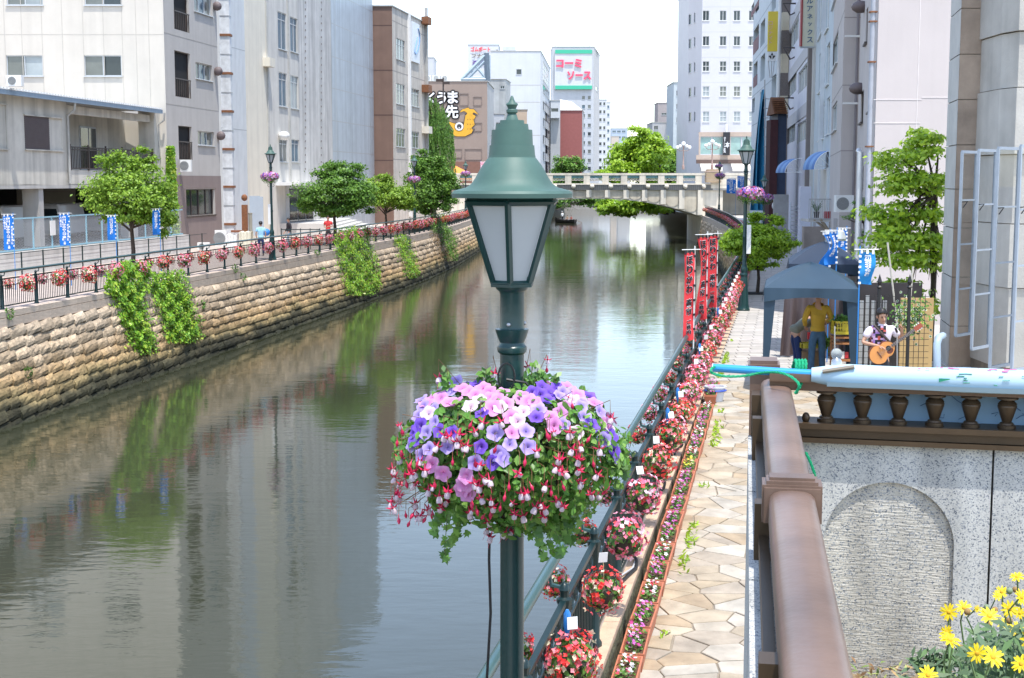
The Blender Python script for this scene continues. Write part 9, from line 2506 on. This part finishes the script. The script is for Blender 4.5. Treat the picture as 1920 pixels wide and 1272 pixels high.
# planting bed
b = MB(); n = 26
for i in range(n):
 for j in range(n):
  def gp2(i, j):
   x = .40 + i * .12; y = .9 + j * .13; return (x, y, DZ + .012 * math.sin(x * 21) * math.cos(y * 17) + .02 * math.sin(x * 5 + y * 3))
  if gp2(i, j)[0] > .82 + .18 * (gp2(i, j)[1] - 4.1) and gp2(i, j)[1] - 4.0 + (gp2(i, j)[0] - .8) * .235 < .15: b.quad(gp2(i, j), gp2(i + 1, j), gp2(i + 1, j + 1), gp2(i, j + 1))
mk('planting_soil', b, mat('dry_bed_soil', (.23, .17, .10), .95, .5, 14, 1, 60), smooth=60, kind='structure')
P = [(rnd.uniform(.75, 2.0), rnd.uniform(3.2, 4.0), DZ + .02 + rnd.random() * .03) for _ in range(1500)]
P = [p for p in P if p[1] < 4.06 - (p[0] - .8) * .235]
obj_np('leaf_litter', scatter(*LONG, P, nr.normal(size=(len(P), 3)) * .5 + np.array([0, -.2, 1]), .035), rampmat('litter', [(.35, .24, .11), (.42, .33, .18), (.20, .12, .06), (.16, .24, .06), (.30, .34, .12)], 'island', .8, 0), kind='stuff')
# yellow daisies
def daisy():
 b = MB(); n = 12
 for k in range(n):
  a = 2 * math.pi * k / n + .1 * (k % 3); w = .19; ca, sa = math.cos(a), math.sin(a); dr = -.06 * (k % 2) + .05
  q = lambda r, s, z: (r * ca - s * sa, r * sa + s * ca, z)
  b.add([q(.15, -.07, 0), q(.6, -w * .8, .06 + dr), q(.98, -.06, dr), q(.98, .06, dr), q(.6, w * .8, .06 + dr), q(.15, .07, 0), q(.6, 0, .02 + dr)], [(0, 1, 6), (1, 2, 6), (2, 3, 6), (3, 4, 6), (4, 5, 6), (5, 0, 6)], 0)
 b.ball((0, 0, .02), (.24, .24, .12), 12, 6, mi=1)
 return b
M_dy = mat('daisy_yellow', (.78, .60, .01), .5, .08, 30, transl=.25); M_dc = mat('daisy_centre', (.60, .33, .01), .8, .2, 60)
do = mk('daisy', daisy(), [M_dy, M_dc], keep=True, smooth=40); dme = do.data; bpy.data.objects.remove(do)
dp = thing('daisy_bush', 'yellow daisy bush with feathery grey-green leaves at the bottom right corner', 'flower bush', loc=(1.0, 2.6, DZ))
stm = MB(); PL_ = []; DL_ = []
FL_ = [(1781, 1200, 2.5, 34), (1779, 1148, 2.7, 26), (1807, 1140, 2.8, 24), (1855, 1155, 2.5, 34), (1832, 1225, 2.2, 30), (1862, 1232, 2.2, 36), (1740, 1266, 2.3, 30), (1893, 1142, 2.6, 26), (1878, 1110, 2.8, 20), (1907, 1082, 2.8, 22), (1915, 1120, 2.5, 26), (1908, 1180, 2.4, 24), (1915, 1245, 2.2, 30), (1870, 1118, 2.9, 16), (1832, 1142, 2.8, 12), (1775, 1185, 2.6, 20), (1935, 1200, 2.3, 34), (1950, 1120, 2.5, 30), (1880, 1170, 2.7, 20), (1912, 1150, 2.7, 18)]
for (x, y, Y, s_) in FL_:
 p = at(x, y, Y); o = inst('daisy', dme, p, (0, 0, 0), s_ * .68 * Y / FPX, dp); nrm = Vector((rnd.gauss(-.1, .35), rnd.gauss(-.75, .3), rnd.gauss(.55, .3))).normalized(); o.rotation_euler = orient(nrm, rnd.uniform(0, 6)).to_euler()
 base = Vector((p.x + rnd.uniform(.0, .12), p.y + .05, DZ + .25)); stm.tube([p - nrm * .003, p - nrm * .03 - Vector((0, 0, .02)), p.lerp(base, .5), base], .0018, 4)
for k in range(1900):
 x = rnd.gauss(1888, 60); y = rnd.uniform(1165, 1330);
 if y < 1180 + (1900 - x) * .38 + rnd.gauss(0, 14): continue
 Y = rnd.uniform(2.3, 3.0); PL_.append(at(x, y, Y)); DL_.append((rnd.gauss(0, .6), -.5, .7))
for k in range(260):
 x = rnd.gauss(1760, 25); y = rnd.uniform(1220, 1300); PL_.append(at(x, y, 3.2)); DL_.append((rnd.gauss(0, .6), -.5, .7))
mk('stems', stm, mat('daisy_stem', (.12, .20, .07), .6, .1), dp, kind='stuff')
obj_np('feathery_leaves', scatter(*LONG, PL_, DL_, .034 * (.6 + .8 * nr.rand(len(PL_)))), rampmat('grey_green_leaf', [(.10, .17, .09), (.15, .22, .12), (.08, .14, .07), (.12, .22, .08)], 'island', .6, 0, transl=.25), dp, kind='stuff')
for k in range(14):
 p = at(rnd.uniform(1800, 1915), rnd.uniform(1100, 1230), rnd.uniform(2.5, 2.9)); b = MB(); b.ball(p, .0065, 8, 6); mk('bud', b, mat('bud_brown', (.28, .17, .06), .8, .2, 40) if k % 2 else mat('bud_green', (.18, .24, .14), .7, .1), dp, smooth=60)
bpy.data.scenes.remove(SCR)
